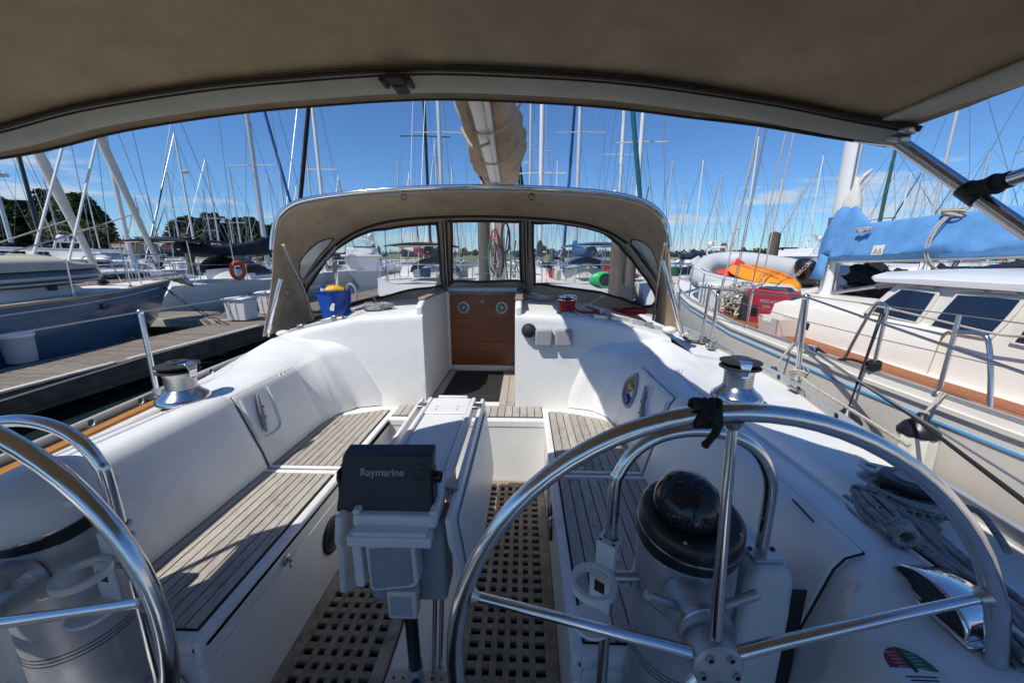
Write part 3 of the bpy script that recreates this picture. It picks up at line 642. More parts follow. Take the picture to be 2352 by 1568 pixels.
# ---- pedestals
def pedestal(s, label):
    cx = s*.757; cy = .755; t = thing('steering_pedestal', label, 'pedestal', (cx, cy, .0), group='steering pedestals')
    m = MB(); m.lathe([(.120,.0),(.118,.33),(.110,.345),(.1075,.50),(.1075,.895)], (cx,cy,0), (0,0,1), 48); col = part('column', m, 'alloy', t, smooth=30)
    m = MB(); m.lathe([(.1080,.742),(.1098,.744),(.1098,.750),(.1080,.752)], (cx,cy,0), (0,0,1), 48); part('seam', m, 'steel_dull', col)
    for z in (.565,.575,.585):
        m = MB(); m.lathe([(.1077,z-.0014),(.1085,z),(.1077,z+.0014)], (cx,cy,0), (0,0,1), 40); part('groove', m, 'label_black', col)
    m = MB(); m.lathe([(.14,.0),(.137,.30),(.128,.335),(.118,.345)], (cx,cy+.01,0), (0,0,1), 40); part('column_foot', m, 'gelcoat', t)
    # shaft boss towards the wheel with friction knobs
    m = MB(); m.lathe([(.058,0),(.055,.05),(.052,.07),(.052,.09)], (s*.731,cy-.09,.803), (0,-1,-.03), 30); boss = part('boss', m, 'alloy', t)
    m = MB(); m.lathe([(.0525,0),(.0525,.012),(.050,.014)], (s*.731,.60,.803), (0,-1,0), 30); part('boss_ring', m, 'steel_dull', boss)
    for d in (-1, 1):
        a = Vector((s*.731+d*.03, .62, .82)); b = a + Vector((d*.078, -.005, .046)) if d > 0 else a + Vector((-.082,-.01,.04))
        m = MB(); m.tube([a, a.lerp(b,.6), a.lerp(b,.7), b.lerp(a,.04), b], [.0085,.0085,.0095,.0095,.006], 12); part('friction_knob', m, 'alloy', t)
    ax3 = Vector((0,-.19,1)).normalized(); o = Vector((cx,cy,.895))
    m = MB(); m.lathe([(.110,-.02),(.1125,.0),(.1125,.012),(.110,.014)], o, ax3, 48); part('rim_seat', m, 'black_plastic', t)
    m = MB(); m.lathe([(.1112,.014),(.1122,.017),(.1112,.020)], o, ax3, 48); part('rim_band', m, 'steel', t)
    if s > 0:
        m = MB(); m.lathe([(.110,.020),(.111,.027),(.108,.046),(.100,.056),(.090,.060),(.072,.056)], o, ax3, 48); b = part('compass_bowl', m, 'black_plastic', t, smooth=50)
        m = MB(); m.lathe([(.072,.052),(.0745,.068),(.072,.090),(.064,.110),(.050,.126),(.033,.136),(.015,.141),(0,.142)], o+Vector((-.012,0,0)), ax3, 40); part('compass_dome', m, 'dome', t, smooth=70)
        m = MB(); m.lathe([(.0,.060),(.050,.066),(.064,.063),(.064,.058),(.06,.056)], o+Vector((-.012,0,0)), ax3, 40); cardp = part('compass_card', m, 'black_plastic', t)
        cdir = Vector((0,-cos(.26),-sin(.26)))
        oc = o+Vector((-.012,0,0))
        for i in range(36):
            a = 2*pi*i/36; q = Vector((0,0,1)).rotation_difference(ax3); rr = .061
            p = oc + q @ Vector((cos(a)*rr, sin(a)*rr, .076)); m = MB(); m.box(p, (.0016,.0016,.008 if i % 3 == 0 else .005)); part('card_tick', m, 'label_grey', cardp, smooth=None)
        for a_, tx in ((-pi/2-.1,'300'),(-pi/2-.75,'W'),(-pi/2+.6,'330')):
            q = Vector((0,0,1)).rotation_difference(ax3); p = oc + q @ Vector((cos(a_)*.056, sin(a_)*.056, .083)); rd = Vector((cos(a_), sin(a_), .55)).normalized()
            text('card_figure', tx, p, .017, 'label_grey', cardp, Vector((-sin(a_), cos(a_), 0)), (q @ Vector((0,0,1))) - rd*.25)
        for a in (.9, 2.5, 4.2, 5.6):
            q = Vector((0,0,1)).rotation_difference(ax3); p = o + q @ Vector((cos(a)*.097, sin(a)*.097, .057)); m = MB(); m.lathe([(0,0),(.004,0),(.003,.002),(0,.002)], p, ax3, 8); part('compass_screw', m, 'label_grey', b)
    else:
        m = MB(); m.lathe([(.1095,.020),(.112,.03),(.110,.045),(.104,.075),(.091,.100),(.070,.116),(.04,.126),(0,.129)], o, ax3, 44); b = part('compass_lid', m, 'white_plastic', t, smooth=60)
        for a in (-.35, .55):
            m = MB(); p = o + Vector((cos(a)*.118, sin(a)*.1, .06)); m.ball(p, .02, sc=(1.1,.8,.7)); part('lid_clasp', m, 'white_plastic', t)
    # guard arch
    A = [(s*.583,.745,.0),(s*.583,.745,.62),(s*.583,.745,.98),(s*.592,.745,1.04),(s*.625,.745,1.095),(s*.68,.745,1.13),(s*.752,.745,1.142),(s*.825,.745,1.13),(s*.88,.745,1.095),(s*.913,.745,1.04),(s*.922,.745,.98),(s*.922,.745,.86)]
    m = MB(); m.tube(smooth_path(A, 5), .0135, 14); part('guard_arch', m, 'steel', t, smooth=60)
    m = MB(); m.tube([(s*.595,.748,.765),(s*.665,.75,.765)], .0125, 12); part('stand_off', m, 'steel_dull', t)
    m = MB(); m.tube([(s*.86,.75,.75),(s*.91,.748,.75)], .0125, 12); part('stand_off', m, 'steel_dull', t)
    # white housing that carries the outer leg
    x0, x1 = s*.872, s*.985
    hx = [(.35,.865,.990),(.72,.868,.988),(.80,.872,.975),(.845,.880,.962)]
    m = MB(); m.loft([[(s*a,.69,z),(s*b,.69,z),(s*b,.86,z),(s*a,.86,z)] for z, a, b in hx], closed=True, cap=True); hb = part('housing', m, 'white_plastic', t, bevel=.022, seg=3)
    m = MB(); m.bb(min(s*.888,s*.956), max(s*.888,s*.956), .71, .78, .845, .853); part('leg_flange', m, 'steel_dull', hb, bevel=.004)
    for dx in (-.025, .025):
        m = MB(); m.lathe([(0,.004),(.005,.003),(.006,0)], (s*.922+dx,.745,.853), (0,0,1), 10); part('bolt', m, 'label_black', hb)
    m = MB(); m.bb(min(s*.965,s*.993), max(s*.965,s*.993), .688,.692,.36,.80); part('housing_stripe', m, 'rubber', hb, smooth=None)
    return t
glass('dome', (.010,.011,.014), .50, .04, .7)
pedestal(1, 'brushed metal pedestal with black domed compass and arched guard rail')
pedestal(-1, 'metal pedestal with white compass lid at the left edge of the photo')
# ---- cup holders clamped to the guard arches
def cup_holder(s, dirx, diry, label):
    p = Vector((s*.583, .745, .86)); d = Vector((dirx, diry, 0)).normalized(); n = Vector((-d.y, d.x, 0))
    t = thing('cup_holder', label, 'cup holder', p - Vector((0,0,.15)), group='white cup holders on the guard arches')
    m = MB(); rt = Matrix((d, n, Vector((0,0,1)))).transposed()
    m.box(p + d*.022 + Vector((0,0,-.02)), (.022,.045,.075), rt); part('clamp', m, 'white_plastic', t, bevel=.004)
    for dz in (.012, -.022, -.05):
        m = MB(); m.tube([p + Vector((cos(a)*.0195, sin(a)*.0195, dz)) for a in [math.atan2(d.y,d.x) + pi + lerp(-2.3,2.3,j/12) for j in range(13)]], .0058, 6); part('clamp_jaw', m, 'white_plastic', t)
    c = p + d*.083 + Vector((0,0,-.045)); r = .044
    m = MB(); m.lathe([(r-.005,-.008),(r+.005,-.008),(r+.006,0),(r+.005,.008),(r-.005,.008),(r-.005,-.008)], c, (0,0,1), 36, cap=False); part('ring', m, 'white_plastic', t)
    m = MB(); m.box(c - d*.036 + Vector((0,0,-.05)), (.008,.05,.10), rt); bk = part('back_plate', m, 'white_plastic', t, bevel=.003)
    m = MB(); m.box(c - d*.0312 + Vector((0,0,-.035)), (.0012,.024,.028), rt); part('scuffed_print', m, 'rubber', bk, smooth=None)
    m = MB(); m.lathe([(0,-.004),(r-.002,-.004),(r+.001,0),(r-.002,.004),(0,.004)], c + Vector((0,0,-.10)), (0,0,1), 36); part('base_disc', m, 'white_plastic', t)
    for a in (-.5,.5):
        m = MB(); m.lathe([(0,.0005),(.0035,.0005)], p + d*.024 + n*(.016*a*2) + Vector((0,0,.018)), (0,0,1), 8); part('screw_hole', m, 'label_black', t)
cup_holder(1, -.55, -.75, 'white plastic cup holder on the arch beside the compass')
cup_holder(-1, -.12, -.9, 'white plastic cup holder with torn print behind the port wheel')
# ---- cockpit table
tb = thing('cockpit_table', 'white folding cockpit table with its leaves hanging down', 'table', (-.005, 1.4, .0))
m = MB(); m.bb(-.135,.122,.965,1.915,.70,.742); part('table_body', m, 'gelcoat', tb, bevel=.010, seg=3)
m = MB(); m.bb(-.102,.092,1.00,1.695,.7425,.7465); part('table_panel', m, 'gelcoat', tb, bevel=.002)
m = MB(); m.bb(-.096,.086,1.006,1.689,.7466,.7476); part('panel_inset', m, 'gelcoat_nonskid', tb, smooth=None)
for x0, x1 in ((-.135,-.112),(.099,.122)):
    m = MB(); m.bb(x0,x1,.97,1.91,.742,.757); part('table_rail', m, 'gelcoat', tb, bevel=.006, seg=3)
m = MB(); m.bb(-.11,.098,1.71,1.905,.742,.7535); part('table_end_cap', m, 'gelcoat', tb, bevel=.006, seg=3)
m = MB(); m.bb(-.085,.075,1.915,1.925,.725,.762); part('table_end_lip', m, 'gelcoat', tb, bevel=.005)
for x in (-.06,.045):
    for y in (1.75,1.785):
        m = MB(); m.lathe([(0,.0012),(.0045,.0012),(.0045,0)], (x,y,.7535), (0,0,1), 10); part('screw_head', m, 'steel_dull', tb)
for s in (-1, 1):
    bx = .148 if s > 0 else -.161
    q = s*.028
    pr = [(.955,.742),(1.915,.750),(1.925,.60),(1.955,.50),(1.955,.34),(1.92,.30),(1.22,.30),(1.17,.36),(1.05,.385),(.985,.44),(.975,.60),(.95,.66)]
    m = MB(); m.prism([(bx+ (0.10*(.745-z) if s > 0 else -.10*(.745-z)), y, z) for y, z in pr], (s*.020,0,0)); lf = part('table_leaf', m, 'gelcoat', tb, bevel=.006, seg=2)
    m = MB(); m.prism([(bx+s*.024+(0.10*(.745-z))*s, y, z) for y, z in [(1.02,.70),(1.86,.70),(1.86,.42),(1.05,.45)]], (s*.006,0,0)); part('leaf_panel', m, 'gelcoat', lf, bevel=.002)
    for y in (1.12,1.80):
        m = MB(); m.bb(min(s*.12,s*.165),max(s*.12,s*.165),y-.025,y+.025,.742,.7585); part('hinge', m, 'steel_dull', tb, bevel=.002)
# the aft end of the table: lip, grey box, pod, square display
m = MB(); m.bb(-.138,.112,.925,.975,.668,.700); part('end_lip', m, 'gelcoat', tb, bevel=.005)
m = MB(); m.bb(-.12,.10,.93,.97,.70,.714); part('end_shelf', m, 'gelcoat', tb, bevel=.003)
m = MB(); m.bb(-.115,.135,1.0,1.12,.40,.69); part('end_box', m, 'grey_plastic', tb, bevel=.012)
m = MB(); m.bb(-.138,-.108,.95,.985,.50,.667); part('end_bracket', m, 'gelcoat', tb, bevel=.006)
m = MB(); m.prism([(-.085,.93,.676),(.062,.93,.676),(.068,.93,.54),(.05,.93,.524),(-.07,.93,.506),(-.083,.93,.52)], (0,.06,0)); pod = part('display_pod', m, 'white_plastic', tb, bevel=.006, seg=2)
m = MB(); m.prism([(-.074,.9285,.660),(.05,.9285,.672),(.054,.9285,.545),(.04,.9285,.535),(-.066,.9285,.518),(-.074,.9285,.528)], (0,.003,0)); part('pod_cover', m, 'grey_plastic', pod, bevel=.001)
m = MB(); m.bb(-.032,.058,.925,.975,.412,.51); dsp = part('square_display', m, 'ivory_plastic', tb, bevel=.006, seg=2)
m = MB(); m.bb(-.022,.045,.9235,.926,.425,.498); part('display_cover', m, 'label_grey', dsp, bevel=.003)
m = MB(); m.lathe([(0,0),(.006,0),(.006,.012),(0,.012)], (.058,.95,.47), (1,0,0), 10); part('display_knob', m, 'teak_oiled', dsp)
m = MB(); m.tube([(.008,1.02,.05),(.010,1.0,.42)], .0215, 16); part('post', m, 'black_plastic', tb)
m = MB(); m.tube([(.006,1.03,.005),(.008,1.02,.11)], .026, 18); part('post_sleeve', m, 'steel', tb)
m = MB(); m.tube([(.055,1.07,.005),(.075,1.10,.42)], .0085, 10); m.tube([(.075,1.09,.005),(.095,1.12,.42)], .0085, 10); part('stay_rod', m, 'steel', tb)
m = MB(); m.bb(-.105,.115,.985,1.075,.0045,.0105); bp_ = part('base_plate', m, 'steel_dull', tb, bevel=.006)
for x in (-.085,-.05,.055,.09):
    m = MB(); m.lathe([(0,.002),(.004,.002),(.005,0)], (x,1.045,.0105), (0,0,1), 8); part('bolt', m, 'label_black', bp_)
m = MB(); m.tube([(0,1.75,.005),(0,1.75,.70)], .03, 16); part('post', m, 'steel', tb)
# ---- chartplotter under its cover
cp = thing('chartplotter', 'dark grey covered chartplotter lettered Raymarine on the aft end of the table', 'chartplotter', (-.035, 1.0, .714))
ua = ay(*k('B1',605,8),1.03); ub = ay(*k('B1',1225,10),1.03); la = ay(*k('B1',560,400),.99); lb = ay(*k('B1',1215,408),.99)
back = Vector((0,.055,.012))
m = MB(); m.prism([la, lb, ub, ua], back); cv = part('cover', m, 'dark_plastic', cp, bevel=.007, seg=3)
xd = (ub-ua+lb-la).normalized(); yd = (ua-la+ub-lb).normalized(); nd = xd.cross(yd).normalized()
if nd.y > 0: nd = -nd
def cpt(u, v): return la.lerp(lb, u).lerp(ua.lerp(ub, u), v) + nd*.0022
text('lettering', 'Raymarine', cpt(.46,.71), .0320, 'label_grey', cv, xd, yd, bold=.0005)
kc = cpt(.865,.70); m = MB(); m.lathe([(.020,0),(.026,.0),(.0265,.003),(.021,.004),(.020,.0012),(.013,.001),(.012,.0025),(0,.003)], kc, nd, 32); part('cover_dial', m, 'dark_plastic', cv)
m = MB(); m.box(cpt(.5,.0)+Vector((-.02,-.004,.004)), (.06,.006,.006)); part('cover_tab', m, 'dark_plastic', cv, bevel=.002)
m = MB(); m.tube([ub.lerp(lb,.45)+Vector((.0,.03,0)), ub.lerp(lb,.45)+Vector((.022,.03,0))], .019, 18); kb = part('bracket_knob', m, 'black_plastic', cp)
m = MB(); m.lathe([(0,.0005),(.015,.0005)], ub.lerp(lb,.45)+Vector((.022,.03,0)), (1,0,0), 18); part('knob_cap', m, 'label_white', kb)
m = MB(); m.tube([ua.lerp(la,.45)+Vector((.0,.03,0)), ua.lerp(la,.45)+Vector((-.015,.03,0))], .019, 18); part('bracket_knob', m, 'black_plastic', cp)
m = MB(); m.bb(-.09,.06,1.0,1.075,.713,.742); m.bb(.100,.106,1.01,1.06,.713,.86); m.bb(-.19,-.184,1.01,1.06,.72,.86); m.bb(-.19,.106,1.045,1.06,.713,.724); part('bracket', m, 'black_plastic', cp)
# ---- winches
def winch(p, sc, armdir, label, group, drum='steel_dull', top='rubber', red=False):
    t = thing('winch', label, 'winch', p, group=group); p = Vector(p)
    def Lp(pr): return [(r*sc, z*sc) for r, z in pr]
    m = MB(); m.lathe(Lp([(.108,-.01),(.108,.004),(.098,.016),(.080,.030),(.066,.046),(.062,.052)]), p, (0,0,1), 40); part('base', m, 'steel', t, smooth=60)
    m = MB(); m.lathe(Lp([(.062,.052),(.061,.07),(.0615,.11),(.066,.128),(.072,.134)]), p, (0,0,1), 40); part('drum', m, drum, t, smooth=60)
    m = MB(); m.lathe(Lp([(.060,.134),(.086,.136),(.087,.142),(.064,.150)]), p, (0,0,1), 40); m.lathe(Lp([(.064,.154),(.086,.162),(.087,.168),(.060,.173),(0,.173)]), p, (0,0,1), 40); part('tailer', m, top, t, smooth=40)
    m = MB(); m.lathe(Lp([(.0,.173),(.044,.173),(.042,.184),(.016,.186),(.014,.180),(0,.180)]), p, (0,0,1), 28); part('cap', m, 'dark_plastic' if not red else 'steel', t)
    d = Vector((*armdir, 0)).normalized()*sc; n = Vector((-d.y, d.x, 0)); Z = Vector((0,0,sc))
    m = MB(); rows = []
    for a, z, wd in ((.03,.178,.026),(.07,.182,.026),(.088,.176,.024),(.094,.150,.018),(.090,.115,.014)):
        rows.append([p + d*a + n*wd + Z*z, p + d*a - n*wd + Z*z, p + d*(a-.006) - n*wd + Z*(z-.007), p + d*(a-.006) + n*wd + Z*(z-.007)])
    m.loft(rows, closed=True, cap=True); part('feeder_arm', m, 'chrome', t, bevel=.002)
    return t
winch((1.375,1.69,.868), 1.0, (-.25,-.9), 'self-tailing winch with black jaws on the starboard coaming', 'primary winches')
pw = az(*k('M0',1235,640), .84); winch((pw.x, pw.y+.02, .835), 1.0, (.95,-.2), 'tall self-tailing winch on the port coaming beside the stanchion', 'primary winches')
pw = az(*k('M3',1130,1480), .86)
# secondary winch and block aft on the starboard side deck
wc = az(2083, 1118, .885); wc = Vector((wc.x, wc.y, .82)); w2 = thing('winch', 'small black-topped winch wrapped in coiled rope on the starboard deck', 'winch', wc)
m = MB(); m.lathe([(.066,-.02),(.066,.004),(.054,.02),(.048,.03),(.048,.062),(.060,.070)], wc, (0,0,1), 32); part('drum', m, 'chrome', w2)
m = MB(); m.lathe([(.046,.070),(.064,.071),(.066,.084),(.058,.092),(.028,.094),(.024,.086),(0,.086)], wc, (0,0,1), 32); part('cap', m, 'black_plastic', w2)
m = MB(); m.lathe([(.024,.0945),(.030,.0955),(.030,.094)], wc, (0,0,1), 24); part('cap_ring', m, 'grey_plastic', w2)
m = MB(); m.prism([wc+Vector((-.052,-.01,.068)), wc+Vector((-.045,-.058,.068)), wc+Vector((.02,-.078,.068)), wc+Vector((.056,-.05,.068))], (0,0,-.05)); part('feeder_arm', m, 'black_plastic', w2, bevel=.008)
pb = az(2012, 1086, .86); pb = Vector((pb.x, pb.y, .838)); blk = thing('turning_block', 'flat grey turning block ahead of the coiled rope', 'block', pb)
for z in (0,.034):
    m = MB(); P = [pb + Vector((cos(a)*.042 + (.075 if cos(a) > 0 else 0), sin(a)*.042 - (.075 if cos(a) > 0 else 0)*.75, z)) for a in [2*pi*j/32 for j in range(32)]]; m.prism(P, (0,0,.007)); part('cheek_plate', m, 'alloy', blk, bevel=.001)
for d in (0, .075):
    m = MB(); m.lathe([(.035,.007),(.026,.020),(.035,.034)], pb + Vector((d,-d*.75,0)), (0,0,1), 22); part('sheave', m, 'grey_plastic', blk)
for d in (-.012, .035, .075):
    m = MB(); m.box(pb + Vector((d,-d*.75,.0415)), (.024,.011,.0008), Matrix.Rotation(-.64,3,'Z')); part('plate_slot', m, 'label_black', blk, smooth=None)
# coiled line lying along the starboard deck: a hank round the winch and long loops running aft
cl = thing('coiled_line', 'thick grey coil of sheet rope with blue flecks on the starboard deck', 'rope', (wc.x,.75,.81))
rr_ = random.Random(3)
ctrl = [az(u, v, .84) for u, v in ((1975,1150),(2010,1190),(2075,1245),(2160,1300),(2250,1370),(2330,1450),(2420,1560))]
for i in range(22):
    lay = i // 8; off = ((i % 8)-3.5)*.0165 + rr_.uniform(-.004,.004)
    pts = []
    for j, c in enumerate(ctrl):
        d = (ctrl[min(j+1,6)]-ctrl[max(j-1,0)]); d.z = 0; n_ = Vector((-d.y, d.x, 0)).normalized()
        pts.append(Vector((c.x, c.y, 0)) - n_*(off*(.55 if j == 0 else 1.0)) + Vector((rr_.uniform(-.006,.006), rr_.uniform(-.006,.006), .822 + .0145*lay + .012*(1-abs(off)/.06) + .008*sin(j*1.7+i) + (.02 if j in (1,2) else 0))))
    m = MB(); m.tube(smooth_path(pts, 6), .0078, 7); part('rope_strand', m, 'rope_grey', cl, smooth=60)
for i in range(8):
    m = MB(); r_ = .062+.0055*(i % 4); m.tube([(wc.x+cos(a)*r_, wc.y-.008+sin(a)*r_*.95, .838+.012*(i//2)+.005*sin(2*a+i)) for a in [2*pi*j/26 for j in range(26)]], .0078, 7, closed=True); part('rope_turn', m, 'rope_grey', cl, smooth=60)
for i in range(7):
    x0 = ctrl[0].x-.004+i*.017; y0 = ctrl[0].y+.01-i*.006; m = MB(); m.tube(smooth_path([(x0+.01,y0-.08,.836),(x0-.010,y0-.03,.852),(x0,y0+.012,.866),(x0+.03,y0-.01,.872),(x0+.055,y0-.08,.862)],5), .0078, 7); part('rope_loop', m, 'rope_grey', cl, smooth=60)
kp = az(2065, 1222, .885)
for i in range(3):
    m = MB(); m.tube([kp + Vector((cos(a)*.024+.007*i, (i-1)*.013+.005*sin(a), sin(a)*.018)) for a in [2*pi*j/14 for j in range(14)]], .008, 7, closed=True); part('knot_turn', m, 'rope_grey', cl, smooth=60)
m = MB(); m.tube(smooth_path([wc+Vector((.05,-.05,.05)), wc+Vector((.085,-.09,.06)), wc+Vector((.08,-.14,.035)), wc+Vector((.03,-.2,.04))],5), .0078, 7); part('rope_tail', m, 'rope_grey', cl, smooth=60)
# ---- stanchions and lifelines
def stanchion(base, top, label, pulpit=False):
    t = thing('stanchion', label, 'stanchion', base, group='lifeline stanchions of our yacht'); b = Vector(base); p = Vector(top)
    m = MB(); m.tube([b, p], .0125, 12); part('tube', m, 'steel', t)
    m = MB(); m.ball(p, .0165, 12, 8); part('cap', m, 'steel', t)
    m = MB(); m.box(b + Vector((0,0,.005)), (.05,.07,.012)); m.lathe([(.019,0),(.019,.05)], b, (p-b), 12); part('socket', m, 'steel_dull', t)
sb = Vector((-1.655,1.90,.74)); st = ax_(322,716,-1.69); stanchion(sb, st, 'bright stanchion beside the port winch')
sr = az(1828,893,.82); srt = ay(1852,682,sr.y-.02); stanchion(sr, srt, 'tall stanchion just ahead of the starboard winch, knotted with line at its foot')
sf = az(*k('M2',1325,430),.82); sft = ay(*k('M2',1388,48), sf.y); stanchion(sf, sft, 'slanting stanchion by the starboard foot of the dodger')
sg = az(*k('M2',1390,470),.82); sgt = ay(*k('M2',1440,110), sg.y); stanchion(sg, sgt, 'short leg braced to the starboard gate stanchion')
def wire(name, pts, r, matn, label, cat='wire', group=None):
    m = MB(); m.tube(pts, r, 7); o = part(name, m, matn, None, loc=tuple(pts[0])); return tag(o, label, cat, group)
aft_l = Vector((-1.45,-1.2,st.z-.02)); wire('lifeline', [(-1.72,4.2,st.z), st, (-1.58,.6,st.z-.02), aft_l], .0035, 'wire', 'upper port lifeline through the stanchion top', group='lifelines of our yacht')
lo_l = sb.lerp(st, .5); wire('lifeline', [(-1.72,4.2,lo_l.z), lo_l, (-1.55,.6,lo_l.z-.02), (-1.42,-1.2,lo_l.z-.02)], .0035, 'wire', 'lower port lifeline above the water', group='lifelines of our yacht')
p1 = ax_(*k('M3',1916,640), 1.66); wire('lifeline', [sft+Vector((0,0,-.02)), srt, p1, p1+(p1-srt)*.6], .0048, 'steel_dull', 'upper starboard lifeline running aft over the rail', group='lifelines of our yacht')
mid = sr.lerp(srt, .5); p1 = ax_(*k('M3',1916,1400), 1.60); wire('lifeline', [sf.lerp(sft,.5), mid, p1, p1+(p1-mid)*.3], .0035, 'wire', 'lower starboard lifeline in front of the fenders', group='lifelines of our yacht')
kt = thing('tied_line', 'pale line knotted round the foot of the starboard stanchion', 'rope', sr)
for i in range(3):
    m = MB(); m.tube([sr + Vector((cos(a)*(.026+.008*i), sin(a)*(.03), .075+.013*i+.01*sin(a*2))) for a in [2*pi*j/14 for j in range(14)]], .008, 6, closed=True); part('rope_turn', m, 'rope_white', kt)
m = MB(); m.tube(smooth_path([sr+Vector((0,.02,.09)), sr+Vector((-.01,-.10,.06)), sr+Vector((-.03,-.24,.055)), sr+Vector((-.05,-.42,.045)), sr+Vector((-.11,-.7,.045))],5), .008, 6); part('rope_tail', m, 'rope_white', kt)
fp = az(*k('M2',1320,410),.84); fm = tag(part('rope_mat', (lambda m: m.ball(fp+Vector((-.03,.05,-.0)), .07, 14, 8, (1.2,1.2,.45), .25))(MB()), 'rope_grey', None, loc=(fp.x,fp.y,.82)), 'grey knitted anti-chafe wad by the foot of the dodger', 'rope')
# ---- bimini
bi = thing('bimini', 'brown canvas bimini stretched over the helm on a steel hoop', 'bimini', (.09, .2, 1.82))
def hoop_px(u, v):                                 # the front hoop leans: its sides stand farther aft than its crown
    r = ray(u, v); kx = r.z/r.y; Y = .5245/(1 - 1.434*kx); return Vector((EYE.x + r.x/r.y*Y, Y, EYE.z + kx*Y))
hb3 = smooth_path([Vector((-1.235,.665,1.60)), Vector((-1.06,.75,1.66))] + [hoop_px(*p) for p in ((0,340),(250,280),(500,240),(700,220),(925,205),(1100,205),(1400,222),(1700,262),(1900,300),(2040,325))], 5)
def hoop(Y, dz=0, sag=0):
    tp = lambda p: min(1, max(0, (1.10-p.x)/.30)) if Y > 1.215 else 1
    return [Vector((p.x, p.y + (Y-1.205)*tp(p)*(.92 if Y < .9 else .92*(p.y/1.15)**1.3), p.z + dz*(.9 if Y < .9 else .9*(p.y/1.15)**1.3) - sag*(1-(p.x/1.25)**2))) for p in hb3]
rows = [hoop(1.205-(2.6)*q/24, .02 + .03*sin(pi*min(1,q/24)) , .012*sin(pi*q/8)**2) for q in range(25)]
m = MB(); m.loft(rows); part('canopy', m, 'canvas_brown', bi, smooth=70, solid=.003)
m = MB(); m.loft([hoop(1.250,-.010), hoop(1.232,.012), hoop(1.20,.016)]); part('front_valance', m, 'canvas_brown', bi, smooth=70, solid=.004)
m = MB(); m.loft([hoop(1.209,.010), hoop(1.205,-.010), hoop(1.18,-.018), hoop(1.15,-.013), hoop(1.118,.004), hoop(1.105,.014)]); part('hoop_sleeve', m, 'canvas_trim', bi, smooth=70, solid=.003)
m = MB(); m.tube(hoop(1.103,.006), .0055, 6); part('zip', m, 'canvas_binding', bi)
m = MB(); m.tube(hoop(1.118,-.0005), .0022, 5); part('seam', m, 'canvas_binding', bi)
m = MB(); m.tube(hoop(1.252,-.012), .004, 6); part('binding', m, 'canvas_binding', bi)
for Y in (.35,-.5):
    m = MB(); m.tube(hoop(Y,.006), .012, 10); part('hoop', m, 'steel', bi)
m = MB(); HR, HL = hb3[-1], hb3[0]; e1 = [HR + Vector((.002, -q*.2, .016+.005*q)) for q in range(13)]; m.loft([[p, p+Vector((-.05,0,.010)), p+Vector((-.055,0,.012))] for p in e1]); part('side_hem', m, 'canvas_trim', bi, smooth=70, solid=.006)
e2 = [HL + Vector((-.002, -q*.2, .016+.005*q)) for q in range(13)]
m = MB(); m.loft([[p, p+Vector((.05,0,.010)), p+Vector((.055,0,.012))] for p in e2]); part('side_hem', m, 'canvas_trim', bi, smooth=70, solid=.006)
cr3 = HR + Vector((.008,-.012,-.004)); lg1 = ax_(2352,528,1.19); lg2 = lg1 + (lg1-cr3)*3.2
m = MB(); m.tube([hb3[-4], cr3, lg1, lg2], .0118, 14); part('hoop_leg', m, 'steel', bi, smooth=60)
m = MB(); m.tube([hb3[3], HL+Vector((-.008,-.012,-.004)), (-1.33,.45,1.2), (-1.36,.2,.84)], .0125, 14); part('hoop_leg', m, 'steel', bi, smooth=60)
for (u, v, sz) in ((2080,296,.020),(2062,318,.016)):
    p = ax_(u, v, 1.10); m = MB(); m.box(p, (.022,.036,.013), Matrix.Rotation(.4,3,'X')); part('corner_clamp', m, 'steel_dull', bi, bevel=.004)
j0 = cr3.lerp(lg1, .62); j1 = ax_(2352,402,1.16); jd = (j1-j0)
m = MB(); m.tube([j0+jd*.12, j0+jd*2.5], .0115, 14); part('brace_tube', m, 'steel', bi, smooth=60)
m = MB(); m.tube([j0+jd*.10, j0+jd*.42, j0+jd*.5, j0+jd*.8], [.0135,.015,.0135,.013], 12); m.tube([j0+jd*.48, j0+jd*.54], .017, 12); part('brace_tape', m, 'rubber', bi)
m = MB(); ld = (lg1-cr3).normalized(); m.tube([j0-ld*.014, j0+ld*.022], .016, 14); m.box(j0+jd*.06+Vector((0,0,.005)), (.013,.036,.024)); part('brace_clamp', m, 'black_plastic', bi, bevel=.003)
pn = ay(913,188,1.11); m = MB(); m.box(pn+Vector((0,-.01,.0)), (.05,.05,.012)); m.box(pn+Vector((0,.03,-.006)), (.036,.05,.008)); part('strap', m, 'canvas_binding', bi, bevel=.003)
for du in (-30, 30):
    pn2 = ay(913+du,190,1.10); m = MB(); m.box(pn2, (.012,.05,.012)); part('strap_buckle', m, 'canvas_binding', bi, bevel=.002)
